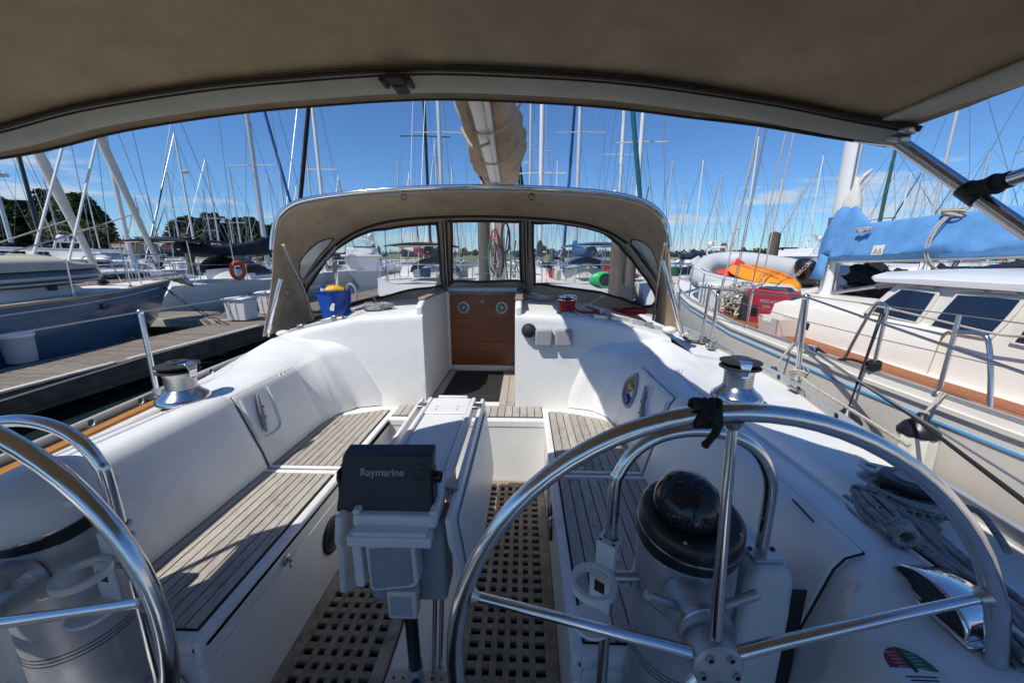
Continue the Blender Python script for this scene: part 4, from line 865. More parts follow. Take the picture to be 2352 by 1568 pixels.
# ---- dodger
dg_ = thing('dodger', 'tan canvas dodger with clear windows over the companionway', 'spray hood', (0, 2.9, .95))
H0p = [(606,772),(612,735),(620,690),(626,640),(628,590),(630,545),(637,512),(652,488),(676,470),(710,459),(780,448),(880,438),(980,432),(1080,430),(1180,431),(1290,436),(1380,443),(1440,453),(1482,466),(1510,486),(1527,512),(1535,548),(1537,590),(1540,630),(1549,680),(1560,728),(1570,766)]
H1p = [(722,735),(714,712),(704,685),(697,662),(704,642),(722,618),(741,594),(764,570),(795,546),(832,526),(880,511),(940,502),(1010,498),(1080,496),(1150,497),(1220,500),(1290,506),(1345,515),(1392,530),(1425,548),(1452,570),(1476,598),(1498,628),(1514,660),(1512,690),(1508,715),(1503,738)]
def resample(P, n):
    P = smooth_path(P, 8); L_ = [0]
    for a, b in zip(P, P[1:]): L_.append(L_[-1] + (b-a).length)
    out = []
    for i in range(n+1):
        d = L_[-1]*i/n; j = max(0, next((q for q in range(len(L_)) if L_[q] >= d), len(L_)-1)-1); t = (d-L_[j])/max(1e-9, L_[j+1]-L_[j]); out.append(P[j].lerp(P[j+1], t))
    return out
H0 = [ay(u, v, 2.60) for u, v in H0p]
def y1(u): return 3.32 - .09*abs((u-1105)/405.)**2.2
H1 = [ay(u, v, y1(u)) for u, v in H1p]
N = 150
A_ = smooth_path(H0, 6); B_ = smooth_path(H1, 6); N = len(A_)-1
def inpoly(x, y, P):
    c = False; j = len(P)-1
    for i in range(len(P)):
        if (P[i][1] > y) != (P[j][1] > y) and x < (P[j][0]-P[i][0])*(y-P[i][1])/(P[j][1]-P[i][1]) + P[i][0]: c = not c
        j = i
    return c
def topx(p):
    d = p - EYE; c, s = cos(YAW), sin(YAW); xx = d.x*c + d.y*s; Yy = -d.x*s + d.y*c
    f = Yy*cos(TH) - d.z*sin(TH); up = Yy*sin(TH) + d.z*cos(TH); return (CXP + FPX*xx/f, CYP - FPX*up/f)
QL = [(690,604),(704,580),(730,558),(762,547),(764,552),(735,590),(712,618),(697,640),(688,630)]
QR = [(1452,551),(1478,556),(1500,580),(1510,612),(1512,636),(1506,632),(1488,606),(1468,580),(1452,562)]
WL = [(706,668),(722,640),(745,606),(775,570),(815,545),(870,528),(940,518),(1000,514),(1004,520),(1014,648),(1010,655),(940,668),(850,687),(780,706),(725,716),(706,704)]
WC = [(1037,514),(1042,509),(1188,509),(1193,514),(1196,638),(1190,644),(1048,646),(1040,640)]
WR = [(1224,518),(1230,513),(1300,516),(1360,527),(1400,545),(1430,572),(1462,612),(1490,650),(1505,678),(1502,696),(1484,704),(1440,690),(1380,672),(1300,660),(1236,652),(1228,644)]
def refine(P): return [(p.x, p.y) for p in smooth_path([(a, b, 0) for a, b in P], 5, True)]
def grid_cloth(rows, wins, name, matn):
    # rows: list of rows of points; cells whose centre falls in a window polygon become panes
    n = len(rows[0]); F = []; G = {i: [] for i in range(len(wins))}
    for i in range(len(rows)-1):
        for j in range(n-1):
            q = (rows[i][j] + rows[i][j+1] + rows[i+1][j] + rows[i+1][j+1])/4; u, v = topx(q); hit = None
            for w_i, P in enumerate(wins):
                if inpoly(u, v, P): hit = w_i; break
            f = (i*n+j, i*n+j+1, (i+1)*n+j+1, (i+1)*n+j)
            (F if hit is None else G[hit]).append(f)
    V = [p for r in rows for p in r]; m = MB(); m.add(V, F); o = part(name, m, matn, dg_, smooth=70, solid=.004)
    out = []
    for i, g in G.items():
        used = sorted({a for f in g for a in f}); ix = {a: q for q, a in enumerate(used)}; m = MB(); m.add([V[a] for a in used], [tuple(ix[a] for a in f) for f in g])
        out.append(part('window', m, 'vinyl' if i < 3 else 'vinyl_worn', dg_, smooth=80))
    return o, out
def surf_point(rows, u, v):                       # nearest grid point to a photo pixel
    best = None
    for r in rows:
        for p in r:
            a, b = topx(p); d = (a-u)**2 + (b-v)**2
            if best is None or d < best[0]: best = (d, p)
    return best[1]
NR = 40
dense = lambda P: [q for a, b in zip(P, P[1:]) for q in (a, a.lerp(b, .5))] + [P[-1]]
A2, B2_ = dense(A_), dense(B_)
roof_rows = []
for i in range(NR+1):
    t_ = i/NR; row = []
    for a, b in zip(A2, B2_):
        p = a.lerp(b, t_); bulge = sin(pi*t_)*.035*min(1, max(0, (p.z-1.35)/.3)); p = p + Vector((0, 0, bulge)); row.append(p)
    roof_rows.append(row)
QLr, QRr = refine(QL), refine(QR)
canopy, _ = grid_cloth(roof_rows, [QLr, QRr], 'canopy', 'canvas_tan')
def on_roof(u, v, dz=0):
    p = ay(u, v, 2.8)
    for _ in range(12):
        s = -1 if p.x < 0 else 1; p = az(u, v, roofz(s, max(.318, min(1.38, abs(p.x))), max(2.55, min(3.6, p.y))) + dz)
    if p.y < 2.585:                                # keep gear on the roof, not over its aft edge
        p = ay(u, v, 2.585); p.z = roofz(-1 if p.x < 0 else 1, max(.318, min(1.38, abs(p.x))), 2.585) + dz
    return p
# windscreen: from the brow tube down to the coachroof
FOOT = [(680,730),(720,726),(795,717),(893,704),(1000,681),(1023,674),(1110,670),(1205,672),(1225,684),(1300,696),(1400,707),(1500,722),(1530,730)]
def basepoint(p, u):                               # foot of the screen on the cabin top under each brow point
    q = on_roof(u, lin(FOOT, u)); f = (u-1105)/405.; ylo, yhi = 3.28 - .10*abs(f), 3.68 - .25*abs(f)
    Y = min(yhi, max(ylo, q.y)); q = ay(u, lin(FOOT, u), Y); return Vector((q.x, Y, min(q.z, roofz(-1 if q.x < 0 else 1, max(.318, min(1.38, abs(q.x))), Y) + .01)))
idx = [i for i, p in enumerate(B2_) if 697 <= topx(p)[0] <= 1514 and topx(p)[1] < 665]
i0, i1 = min(idx), max(idx)
brow = B2_[i0:i1+1]; foot = []
for p in brow:
    u, v = topx(p); foot.append(basepoint(p, u))
scr_rows = [[a.lerp(b, i/48) + Vector((0,.02*sin(pi*i/48),0)) for a, b in zip(brow, foot)] for i in range(49)]
wins = [refine(P) for P in (WL, WC, WR)]
# dense columns for crisp window edges
scr_rows = [[q for a, b in zip(r, r[1:]) for q in (a, a.lerp(b,.34), a.lerp(b,.67))] + [r[-1]] for r in scr_rows]
screen, _ = grid_cloth(scr_rows, wins, 'windscreen_canvas', 'canvas_tan')
def bind(rows, P, r, off=Vector((0,-.006,0))):
    pts = [surf_point(rows, u, v) + off for u, v in P[::2]]
    m = MB(); m.tube(smooth_path(pts, 2, True), r, 6, closed=True); part('window_binding', m, 'canvas_binding', dg_)
for P in wins: bind(scr_rows, P, .011)
for P in (QLr, QRr): bind(roof_rows, P, .006)
m = MB(); m.tube([p + Vector((0,-.012,-.004)) for p in B_[8:-8]], .014, 10); part('brow_tube', m, 'canvas_binding', dg_)
m = MB(); m.tube([p + Vector((0,-.014,-.022)) for p in B_[12:-12]], .005, 6); part('brow_trim', m, 'canvas_trim', dg_)
for u in (1022, 1209):
    ps = [surf_point(scr_rows, u + (v-510)*.05*(1 if u < 1100 else .03), v) + Vector((0,-.016,0)) for v in (508,560,610,655)]
    m = MB(); m.tube(ps, .020, 8); part('batten', m, 'canvas_binding', dg_)
    m = MB(); m.tube([p + Vector((0,-.018,0)) for p in ps], .0055, 8); part('batten_tube', m, 'steel_dull', dg_)
# chrome hoop along the aft edge, light piping, legs and struts
hp = [p for p in A_ if topx(p)[1] < 575]
m = MB(); m.tube([p + Vector((0,-.020,.002)) for p in hp], .0135, 12); part('hoop_tube', m, 'chrome', dg_, smooth=60)
m = MB(); m.tube([p + Vector((0,-.012,-.024)) for p in hp], .0065, 8); part('piping', m, 'canvas_trim', dg_)
m = MB(); m.tube([p + Vector((0,-.003,.0)) for p in A_], .006, 6); part('edge_binding', m, 'canvas_tan', dg_)
for P in (((645,640),(615,762)), ((1522,598),(1564,762))):
    a = ay(*P[0], 2.56); b = ay(*P[1], 2.56); m = MB(); m.tube([a, b], .0135, 12); lg = part('chrome_leg', m, 'chrome', dg_)
    m = MB(); m.tube([b.lerp(a,.16), b], .017, 12); m.tube([b, b+Vector((0,0,-.035))], .009, 8); part('leg_socket', m, 'steel', lg)
for P in (((650,562),(664,600),(694,658),(720,730)), ((1527,560),(1519,600),(1510,660),(1500,735))):
    m = MB(); m.tube([ay(u, v, y_) for (u, v), y_ in zip(P, (2.60,2.72,2.98,3.15))], .010, 10); part('pivot_strut', m, 'steel_dull', dg_)
for u, sgn in ((693,1),(1513,-1)):
    a = surf_point(roof_rows, u, 655); m = MB(); m.tube([ay(*P, 3.12) for P in (((700,650),(772,566)) if sgn > 0 else ((1508,650),(1440,560)))], .0085, 8); part('brow_leg', m, 'steel_dull', dg_)
for u in (927, 1221):
    p = ay(u, 448, 2.63); m = MB(); m.tube([p + Vector((cos(a)*.018, 0, sin(a)*.018-.012)) for a in [2*pi*j/16 for j in range(16)]], .0025, 6, closed=True); part('d_ring', m, 'rubber', dg_)
    m = MB(); m.box(p + Vector((0,.003,.012)), (.022,.006,.022)); part('ring_tab', m, 'canvas_binding', dg_)
for u, v, s in ((655,672,1),(1548,660,-1)):
    p = surf_point(roof_rows, u, v); q = p + Vector((.012*s,-.004,0)); m = MB(); m.tube([q + Vector((cos(a)*.0, cos(a)*.05, sin(a)*.055)) for a in [2*pi*j/16 for j in range(16)]], .004, 5, closed=True); pk = part('pocket', m, 'canvas_trim', dg_)
    m = MB(); m.lathe([(0,.001),(.022,.001),(.022,0)], q, (s,-.3,0), 18); part('pocket_badge', m, 'label_grey', pk)
# ---- boom with the flaked mainsail in its cover, and the mast
bg0 = ay(1142,428,4.75); bm = thing('boom', 'alloy boom under a lumpy tan sail cover, coming aft from the mast', 'boom', (bg0.x, 4.75, 2.3))
E0 = Vector((.045,4.75,2.335)); E1 = Vector((.145,1.95,2.335)); E2 = Vector((.21,.1,2.335)); 
ctr = [E0, E1, E2]
m = MB(); rows = []
for p in (E0, E1, E2): rows.append([p+Vector((dx*.056,0,dz*.072)) for dx, dz in ((-.8,-1),(.8,-1),(1,-.8),(1,.8),(.8,1),(-.8,1),(-1,.8),(-1,-.8))])
m.loft(rows, closed=True, cap=True); part('boom_tube', m, 'mast_alloy', bm, smooth=50)
m = MB(); m.bb(0,0,0,0,0,0) if False else m.tube([E0+Vector((.02,0,-.074)), E1+Vector((.02,0,-.074)), E2+Vector((.02,0,-.074))], .008, 6); part('boom_track', m, 'steel_dull', bm)
rows = []
nseg = 120
for i in range(nseg+1):
    t_ = i/nseg; c = E0.lerp(E2, t_); row = []
    hw = .20 + .035*sin(t_*9) ; hh = .20 + .06*t_
    for j in range(32):
        a = 2*pi*j/32; x = cos(a); z = sin(a)
        lump = 1 + .16*mnoise.noise(Vector((c.y*2.2, cos(a)*1.4, sin(a)*1.4))) + .09*mnoise.noise(Vector((c.y*7+2*sin(a), cos(a)*2.5, sin(a)*2.5))) + .03*sin(c.y*17 + 5*cos(a))
        px_ = x*hw*lump*((1.25 if t_ < .35 else 1.1) if x > 0 else .9); pz = .16 + z*hh*lump
        if z < 0 and abs(x) < .42: pz = max(pz, -.02)          # folds rest on the boom
        if z < -.3: pz = pz - .05*abs(x)
        row.append(c + Vector((px_, 0, pz)))
    rows.append(row)
m = MB(); m.loft(rows, closed=True, cap=True); part('sail_cover', m, 'canvas_sail', bm, smooth=80)
for t_ in (.12,.3,.47,.62):
    c = E0.lerp(E2, t_); m = MB(); m.tube([c + Vector((cos(a)*(.235 if cos(a) > 0 else .185), .012*sin(3*a), .14+sin(a)*.225)) for a in [2*pi*j/22 for j in range(22)]], .006, 6, closed=True); part('sail_tie', m, 'rope_white', bm)
b0 = E0.lerp(E1, .06)+Vector((0,0,-.09)); m = MB(); m.box(b0+Vector((0,0,-.03)), (.05,.06,.07)); part('vang_block', m, 'black_plastic', bm, bevel=.012)
m = MB(); m.tube([b0, b0+Vector((0,0,.02))], .012, 8); part('vang_shackle', m, 'steel', bm)
for q, mt, dx in ((.10,'rope_red',-.06),(.42,'rope_white',.1)):
    c = E0.lerp(E2, q); m = MB(); m.tube(smooth_path([c+Vector((-.17,.0,.02)), c+Vector((-.09,-.05,-.11)), c+Vector((0,-.06,-.10)), c+Vector((.02,-.03,-.08))],5), .010, 7); part('reef_line', m, mt, bm)
ms = thing('mast', 'our alloy mast with ropes and lines hanging at its foot', 'mast', (.05, 5.0, 1.05))
m = MB(); m.tube([(.05,5.0,1.05),(.05,5.0,2.6),(.05,5.02,15.5)], .10, 14, sq=.72); part('mast_tube', m, 'mast_alloy', ms, smooth=60)
rr_ = random.Random(11)
for i in range(16):
    x = .05 + rr_.uniform(-.10,.22); z1 = rr_.uniform(1.7,2.25); z0 = rr_.uniform(1.05,1.35); mt = rr_.choice(['rope_white','rope_white','rope_black','rope_red','rope_green','rope_white'])
    m = MB(); m.tube(smooth_path([(x,4.87,z1),(x+rr_.uniform(-.04,.04),4.84,(z0+z1)/2),(x+rr_.uniform(-.05,.05),4.85,z0)],4), .008, 6); part('halyard', m, mt, ms)
for i in range(7):
    c = Vector((.05+rr_.uniform(-.08,.2), 4.82, rr_.uniform(1.35,1.8))); hh = rr_.uniform(.14,.24)
    for q in range(2):
        m = MB(); m.tube([c + Vector((cos(a)*(.045+.012*q), .01*q, sin(a)*hh)) for a in [2*pi*j/16 for j in range(16)]], .008, 6, closed=True); part('coil', m, ['rope_white','rope_black','rope_white','rope_green','rope_red'][i % 5], ms)
# ---- gear on the coachroof
bp = on_roof(758,737); bp = Vector((bp.x, bp.y+.10, 1.035)); bk = thing('bucket', 'blue plastic bucket with cleaning things on the cabin top', 'bucket', bp)
m = MB(); m.lathe([(0,.004),(.088,.004),(.092,0),(.122,.215),(.130,.218),(.130,.226),(.118,.226),(.088,.012),(0,.012)], bp, (0,0,1), 30); part('pail', m, 'plastic_blue', bk)
m = MB(); m.box(bp+Vector((.03,-.103,.11)), (.03,.006,.055), Matrix.Rotation(.2,3,'Y')); part('torn_label', m, 'label_white', bk)
m = MB(); m.ball(bp+Vector((.0,.0,.225)), .07, 14, 8, (1.2,.8,.5), .2); part('sponge', m, 'plastic_yellow', bk)
m = MB(); m.tube([bp+Vector((-.06,-.03,.15)), bp+Vector((-.06,-.03,.24))], .022, 12); part('spray_bottle', m, 'label_white', bk)
m = MB(); m.tube([bp+Vector((-.06,-.03,.24)), bp+Vector((-.06,-.03,.262))], .019, 12); part('bottle_cap', m, 'plastic_blue', bk)
m = MB(); m.tube(smooth_path([bp+Vector((.09,.02,.16)), bp+Vector((.105,.01,.25)), bp+Vector((.14,0,.265)), bp+Vector((.17,0,.22)), bp+Vector((.165,0,.15))],5), .009, 8); part('brush_handle', m, 'grey_plastic', bk)
def roofbar(pts, w_, h, name, label, mt, dz=.0):
    P = [on_roof(u, v, dz) for u, v in pts]; m = MB(); d = (P[-1]-P[0]).normalized(); n = Vector((-d.y, d.x, 0)).normalized()*w_/2
    m.loft([[p+n, p-n, p-n+Vector((0,0,h)), p+n+Vector((0,0,h))] for p in P], closed=True, cap=True); return P
def track(pts, label, cars):
    P = [on_roof(u, v) for u, v in pts]; t = thing('sheet_track', label, 'track', P[0], group='sheet tracks on the cabin top'); d = (P[-1]-P[0]); dn = d.normalized(); n = Vector((-dn.y, dn.x, 0)).normalized()
    m = MB(); m.loft([[p+n*.022+Vector((0,0,-.006)), p-n*.022+Vector((0,0,-.006)), p-n*.022+Vector((0,0,.022)), p+n*.022+Vector((0,0,.022))] for p in P], closed=True, cap=True); part('rail', m, 'alloy_rail', t, bevel=.004)
    rt = Matrix((dn, n, dn.cross(n))).transposed()
    for f, L_, hh, mt in cars:
        c = P[0] + d*f + Vector((0,0,.02)); m = MB(); m.box(c, (L_,.058,hh), rt); part('car', m, mt, t, bevel=.006)
track([(668,765),(730,752),(790,738)], 'alloy sheet track at the port end of the cabin top', ((.22,.05,.034,'steel_dull'),(.72,.09,.03,'alloy_rail'),(.85,.04,.045,'steel_dull')))
track([(1360,728),(1440,737),(1518,757)], 'alloy sheet track at the starboard end of the cabin top', ((.28,.05,.034,'steel_dull'),(.6,.09,.03,'alloy_rail'),(.8,.05,.04,'steel_dull')))
def clutch(a, b, label):
    A, B = on_roof(*a), on_roof(*b); t = thing('rope_clutch', label, 'clutch', A, group='rope clutches on the cabin top'); d = B-A; dn = d.normalized(); n = Vector((-dn.y, dn.x, 0)).normalized(); Z = Vector((0,0,1))
    prof = [(0,.0),(0,.028),(.25,.05),(.6,.044),(1,.018),(1,0)]
    m = MB(); m.loft([[A + d*f + n*.04*s_ + Z*(z-.004) for f, z in prof] for s_ in (-1, 1)], closed=True, cap=True); part('cheek', m, 'chrome', t, bevel=.006)
    m = MB(); m.box(A + d*.55 + Z*.052, (d.length*.6,.05,.014), Matrix((dn,n,Z)).transposed()); part('lever', m, 'alloy_rail', t, bevel=.004)
clutch((790,737),(868,708), 'chrome rope clutch beside the blue bucket'); clutch((1338,712),(1392,732), 'chrome rope clutch beside the red-roped winch')
wr = on_roof(1303,722); wr = Vector((wr.x, wr.y+.04, wr.z)); t = winch(wr, .72, (.9,-.2), 'chrome cabin-top winch wound with red line', 'cabin-top winches', 'steel', 'steel', True)
for i in range(5):
    z = .035+.0145*i; m = MB(); m.tube([wr + Vector((cos(a)*.052, sin(a)*.052, z+.002*sin(a))) for a in [2*pi*j/20 for j in range(20)]], .0085, 7, closed=True); part('red_turn', m, 'rope_red', t)
m = MB(); m.tube(smooth_path([wr+Vector((.05,-.02,.04)), wr+Vector((.10,-.01,.012)), wr+Vector((.19,.0,.012)), wr+Vector((.24,.08,.012))],5), .0085, 7); part('red_tail', m, 'rope_red', t)
def heap(p, n, r, mt, label, seed, h=.02, rs=.009):
    q = random.Random(seed); t = thing('rope_heap', label, 'rope', p)
    for i in range(n):
        pts = []; a0 = q.uniform(0,6)
        for j in range(7):
            a = a0 + j*.9; pts.append(Vector(p) + Vector((cos(a)*r*q.uniform(.5,1), sin(a)*r*.6*q.uniform(.5,1), .008 + h*i/n + q.uniform(0,.012))))
        m = MB(); m.tube(smooth_path(pts, 4), rs, 6); part('rope_strand', m, mt, t)
    return t
heap(on_roof(1240,690), 6, .13, 'rope_white', 'folded white line on the cabin top right of the hatch', 4, .05)
heap(on_roof(1445,722), 8, .15, 'rope_red', 'tangle of red line under the starboard dodger window', 6, .03)
heap(on_roof(868,712), 7, .12, 'rope_grey', 'dark grey line bunched beside the port clutch', 8, .04)
for (a, b, lb) in ((k('M1',820,125),k('M1',850,180),'port'),(k('M2',645,115),k('M2',520,190),'starboard')):
    A = on_roof(*b); B = ay(*a, A.y+.1); m = MB(); m.tube([A, B], .007, 8); m.ball(B, .013, 10, 6); o = part('steel_handle', m, 'steel', None, loc=tuple(A)); tag(o, 'thin steel handle leaning at the %s dodger window' % lb, 'handle')
for (u, v, s) in ((648,768,-1),(1540,760,1)):
    p = on_roof(u, v); m = MB(); m.ball(Vector((p.x, p.y+.02, p.z+.005)), .045, 14, 8, (1.2,1,.6)); part('padeye_fairing', m, 'gelcoat', yacht)
# bow pulpit far ahead
pp = thing('pulpit', 'steel bow pulpit seen through the middle dodger window', 'rail', (0, 8.9, .8))
m = MB(); m.tube(smooth_path([(-.75,8.3,.8),(-.72,8.35,1.42),(-.35,9.1,1.46),(0,9.4,1.46),(.35,9.1,1.46),(.72,8.35,1.42),(.75,8.3,.8)],6), .0135, 8); m.tube(smooth_path([(-.73,8.33,1.12),(-.3,9.1,1.14),(0,9.35,1.14),(.3,9.1,1.14),(.73,8.33,1.12)],6), .012, 8); part('rail', m, 'steel', pp)
# ================================================================== finger dock and the cream motor-sailer to starboard
def kk(x0, y0, sc, u, v): return ((x0 + u*sc)/1.7143, (y0 + v*sc)/1.7143)
def c1(u, v): return kk(2650, 980, .2551, u, v)
def c2(u, v): return kk(3100, 780, .2551, u, v)
def dock_run(name, label, x0, x1, y0, y1, z, step, group=None, edge=True):
    t = thing(name, label, 'dock', ((x0+x1)/2, (y0+y1)/2, z), group=group)
    q = random.Random(5); y = y0; base = None
    m = MB(); m.box((0,0,0), (x1-x0, step-.012, .045)); 
    while y < y1-.01:
        c = Vector(((x0+x1)/2 + q.uniform(-.008,.008), y+step/2, z-.023+q.uniform(-.003,.003)))
        if base is None:
            base = part('plank', m, 'dock_wood', t, smooth=None); base.location = c - OFF[t.name] + OFF[t.name]
            base.location = c - Vector(t.location); base.data.transform(Matrix.Translation(Vector(t.location)))
        else:
            o = child_copy(base, t, c - Vector(t.location), (0, 0, q.uniform(-.006,.006)))
        y += step
    for x in (x0+.04, x1-.04, (x0+x1)/2):
        m = MB(); m.bb(x-.05, x+.05, y0, y1, z-.33, z-.05); part('beam', m, 'dock_beam', t, smooth=None)
    for x in ((x0, x1) if edge else ()):
        m = MB(); m.bb(x-.035, x+.035, y0, y1, z-.24, z-.012); part('rub_board', m, 'dock_beam', t, smooth=None, bevel=.01)
    return t
fd = dock_run('finger_dock', 'narrow wooden finger dock between our yacht and the cream boat', 2.08, 2.96, -3, 9.8, 0.0, .145)
CB = thing('motor_sailer', 'cream sailboat with teak decks and a blue-windowed pilothouse to starboard', 'sailboat', (4.68, 3.0, WATER))
HC = 4.68
def hbeam(Y): return lin([(-5,1.35),(-3,1.52),(0,1.62),(3,1.63),(5,1.52),(7,1.22),(8.6,.82),(9.8,.40),(10.7,.03)], Y)
def sheer(Y): return lin([(-5,.64),(2,.62),(5,.64),(8,.74),(10.7,.92)], Y)
YH = [-5,-3,-1,0,1,2,3,4,5,6,7,7.8,8.6,9.2,9.8,10.3,10.7]
for s in (-1, 1):
    m = MB(); m.loft([[(HC+s*hbeam(Y), Y, sheer(Y)), (HC+s*(hbeam(Y)+.012), Y, sheer(Y)-.05),(HC+s*(hbeam(Y)+.004), Y, sheer(Y)-.16),(HC+s*hbeam(Y)*.995, Y, sheer(Y)-.4),(HC+s*hbeam(Y)*.95, Y, -.10),(HC+s*hbeam(Y)*.86, Y, WATER-.1),(HC, Y, WATER-.25)] for Y in YH]); part('hull_side', m, 'cream_gelcoat', CB, smooth=60)
    # bulwark cap and mouldings
    def band(name, z0, z1, out, mt, w_=.012):
        m = MB(); m.loft([[(HC+s*(hbeam(Y)+out), Y, sheer(Y)+z0),(HC+s*(hbeam(Y)+out+w_), Y, sheer(Y)+z0),(HC+s*(hbeam(Y)+out+w_), Y, sheer(Y)+z1),(HC+s*(hbeam(Y)+out), Y, sheer(Y)+z1)] for Y in YH], closed=True); part(name, m, mt, CB, smooth=50)
    band('toe_rail', -.01, .028, -.03, 'alloy_rail', .028); band('rub_rail', -.075, -.045, .006, 'cream_paint', .022); band('stripe', -.165, -.150, .0085, 'stripe_blue', .006); band('boot_top', -.78, -.70, -.045, 'boot_black', .01)
m = MB(); m.loft([[(HC-hbeam(Y)*.99, Y, sheer(Y)-.062),(HC, Y, sheer(Y)-.02),(HC+hbeam(Y)*.99, Y, sheer(Y)-.062)] for Y in YH]); part('deck', m, 'cream_paint', CB, smooth=60)
# teak planks along the side deck nearest us
x_in = 3.66
for i in range(7):
    m = MB(); rows = []
    for Y in [-4,-2,-1,0,1,2,2.5,3,3.5,4,4.5,5,5.5,6,6.5,7]:
        xo = HC - hbeam(Y) + .035 + i*.071; rows.append([(xo, Y, sheer(Y)-.055),(xo+.064, Y, sheer(Y)-.055),(xo+.064, Y, sheer(Y)-.046),(xo, Y, sheer(Y)-.046)])
    m.loft(rows, closed=True, cap=True); part('plank', m, 'teak_red', CB, smooth=40)
m = MB(); m.loft([[(HC-hbeam(Y)+.03, Y, sheer(Y)-.0545),(HC-hbeam(Y)+.54, Y, sheer(Y)-.0545)] for Y in [-4,-1,0,1,2,3,4,5,6,7]]); part('caulking', m, 'pale_caulk', CB, smooth=60)
# cabin trunk
def trunk(rows_, name, mt, **kw):
    m = MB(); m.loft(rows_, closed=False); return part(name, m, mt, CB, **kw)
tr = []
for Y, hw, zt in ((8.0,.30,.72),(7.7,.55,.84),(7.0,.78,.90),(6.0,.92,.94),(5.0,.99,.96),(4.0,1.02,.97),(3.0,1.03,.97)):
    zb = sheer(Y)-.065; tr.append([(HC-hw-.02,Y,zb),(HC-hw+.02,Y,zt-.06),(HC-hw+.09,Y,zt-.01),(HC-hw*.5,Y,zt+.03),(HC,Y,zt+.045),(HC+hw*.5,Y,zt+.03),(HC+hw-.09,Y,zt-.01),(HC+hw-.02,Y,zt-.06),(HC+hw+.02,Y,zb)])
trunk(tr, 'cabin_trunk', 'cream_paint', smooth=50)
# pilothouse: side wall leaning in, slanted front
PX0, PX1 = 3.66, 3.80
def pw_(Y, z): return Vector((lerp(PX0, PX1, (z-.56)/.72), Y, z))
side = [(3.98,.56),(3.90,.80),(3.80,.95),(3.58,1.27),(-3.5,1.29),(-3.5,.56)]
for s in (-1, 1):
    m = MB(); m.prism([(HC+s*(HC-pw_(0,z).x), Y, z) for Y, z in side], (-s*.03,0,0)); part('pilothouse_side', m, 'cream_paint', CB, bevel=.01)
m = MB(); f0 = [pw_(3.90,.80), pw_(3.80,.95), pw_(3.58,1.27)]; rows = []
for p in f0: rows.append([p, Vector((p.x+.12, p.y+.10, p.z)), Vector((HC, p.y+.22, p.z)), Vector((2*HC-p.x-.12, p.y+.10, p.z)), Vector((2*HC-p.x, p.y, p.z))])
m.loft(rows); part('pilothouse_front', m, 'cream_paint', CB, smooth=60)
# roof with eyebrow overhang
rf = []
for x, dz, yf in ((PX1-.06,-.02,3.74),(PX1,.0,3.84),(PX1+.2,.03,3.93),(HC,.06,3.98),(2*HC-PX1-.2,.03,3.93),(2*HC-PX1,.0,3.84),(2*HC-PX1+.06,-.02,3.74)):
    rf.append([(x,yf,1.285+dz),(x,yf+.02,1.30+dz),(x,yf,1.325+dz),(x,3.3,1.345+dz*1.2),(x,-3.6,1.36+dz*1.2),(x,-3.6,1.285+dz)])
m = MB(); m.loft(rf, closed=True, cap=True); part('pilothouse_roof', m, 'white_hull', CB, smooth=40, bevel=.006)
# windows: dark blue glass in rounded white frames
def pwin(quad):
    P = [pw_(Y, z) for Y, z in quad]; cx = sum(P, Vector())/len(P); out = Vector((-1,0,.19)).normalized()
    ring = smooth_path([p.lerp(cx, -.10) for p in sum(([a.lerp(b,.12), a.lerp(b,.88)] for a, b in zip(P, P[1:]+P[:1])), [])], 3, True)
    m = MB(); m.prism([p+out*.002 for p in ring], out*.018); w_ = part('window', m, 'cream_paint', CB, bevel=.005)
    ring2 = smooth_path([p.lerp(cx, .03) for p in sum(([a.lerp(b,.10), a.lerp(b,.90)] for a, b in zip(P, P[1:]+P[:1])), [])], 3, True)
    m = MB(); m.prism([p+out*.021 for p in ring2], out*.002); part('pane', m, 'tint_glass', w_, smooth=None)
    for f0_, f1_ in ((.10,.42),(.55,.90)):
        a = P[3].lerp(P[2], f0_)+out*.02+Vector((0,0,.040)); b = P[3].lerp(P[2], f1_)+out*.02+Vector((0,0,.040)); m = MB(); m.tube([a, b], .010, 6); part('drip_moulding', m, 'cream_paint', w_)
pwin([(3.70,.985),(3.26,.955),(3.20,1.205),(3.50,1.215)]); pwin([(3.14,.945),(2.74,.935),(2.66,1.215),(3.05,1.21)]); pwin([(2.60,.93),(2.10,.925),(2.02,1.215),(2.52,1.215)]); pwin([(1.96,.93),(1.4,.925),(1.4,1.215),(1.88,1.215)])
for (Y0, Y1, z0, z1, slats) in ((4.50,4.36,.665,.755,0),(4.28,4.02,.655,.755,0),(3.92,3.64,.645,.745,1)):
    P = [pw_(Y, z) for Y, z in ((Y0,z0),(Y1,z0),(Y1,z1),(Y0,z1))]; P = [Vector((HC-1.005+.10*(p.z-.56), p.y, p.z)) if p.y > 3.99 else p for p in P]
    cx = sum(P, Vector())/4; out = Vector((-1,0,.15)).normalized(); ring = smooth_path([p.lerp(cx,-.12) for p in sum(([a.lerp(b,.16), a.lerp(b,.84)] for a, b in zip(P, P[1:]+P[:1])), [])], 3, True)
    m = MB(); m.prism([p+out*.0 for p in ring], out*.022); w_ = part('portlight', m, 'cream_paint', CB, bevel=.004)
    ring2 = [p.lerp(cx, .16) for p in ring]; m = MB(); m.prism([p+out*.0225 for p in ring2], out*.002); part('pane', m, 'tint_glass', w_, smooth=None)
    if slats:
        for q in range(4):
            a = P[0].lerp(P[3], .2+.2*q)+out*.026; b = P[1].lerp(P[2], .2+.2*q)+out*.026; m = MB(); m.tube([a.lerp(b,.1), a.lerp(b,.9)], .007, 6); part('louvre', m, 'cream_paint', w_)
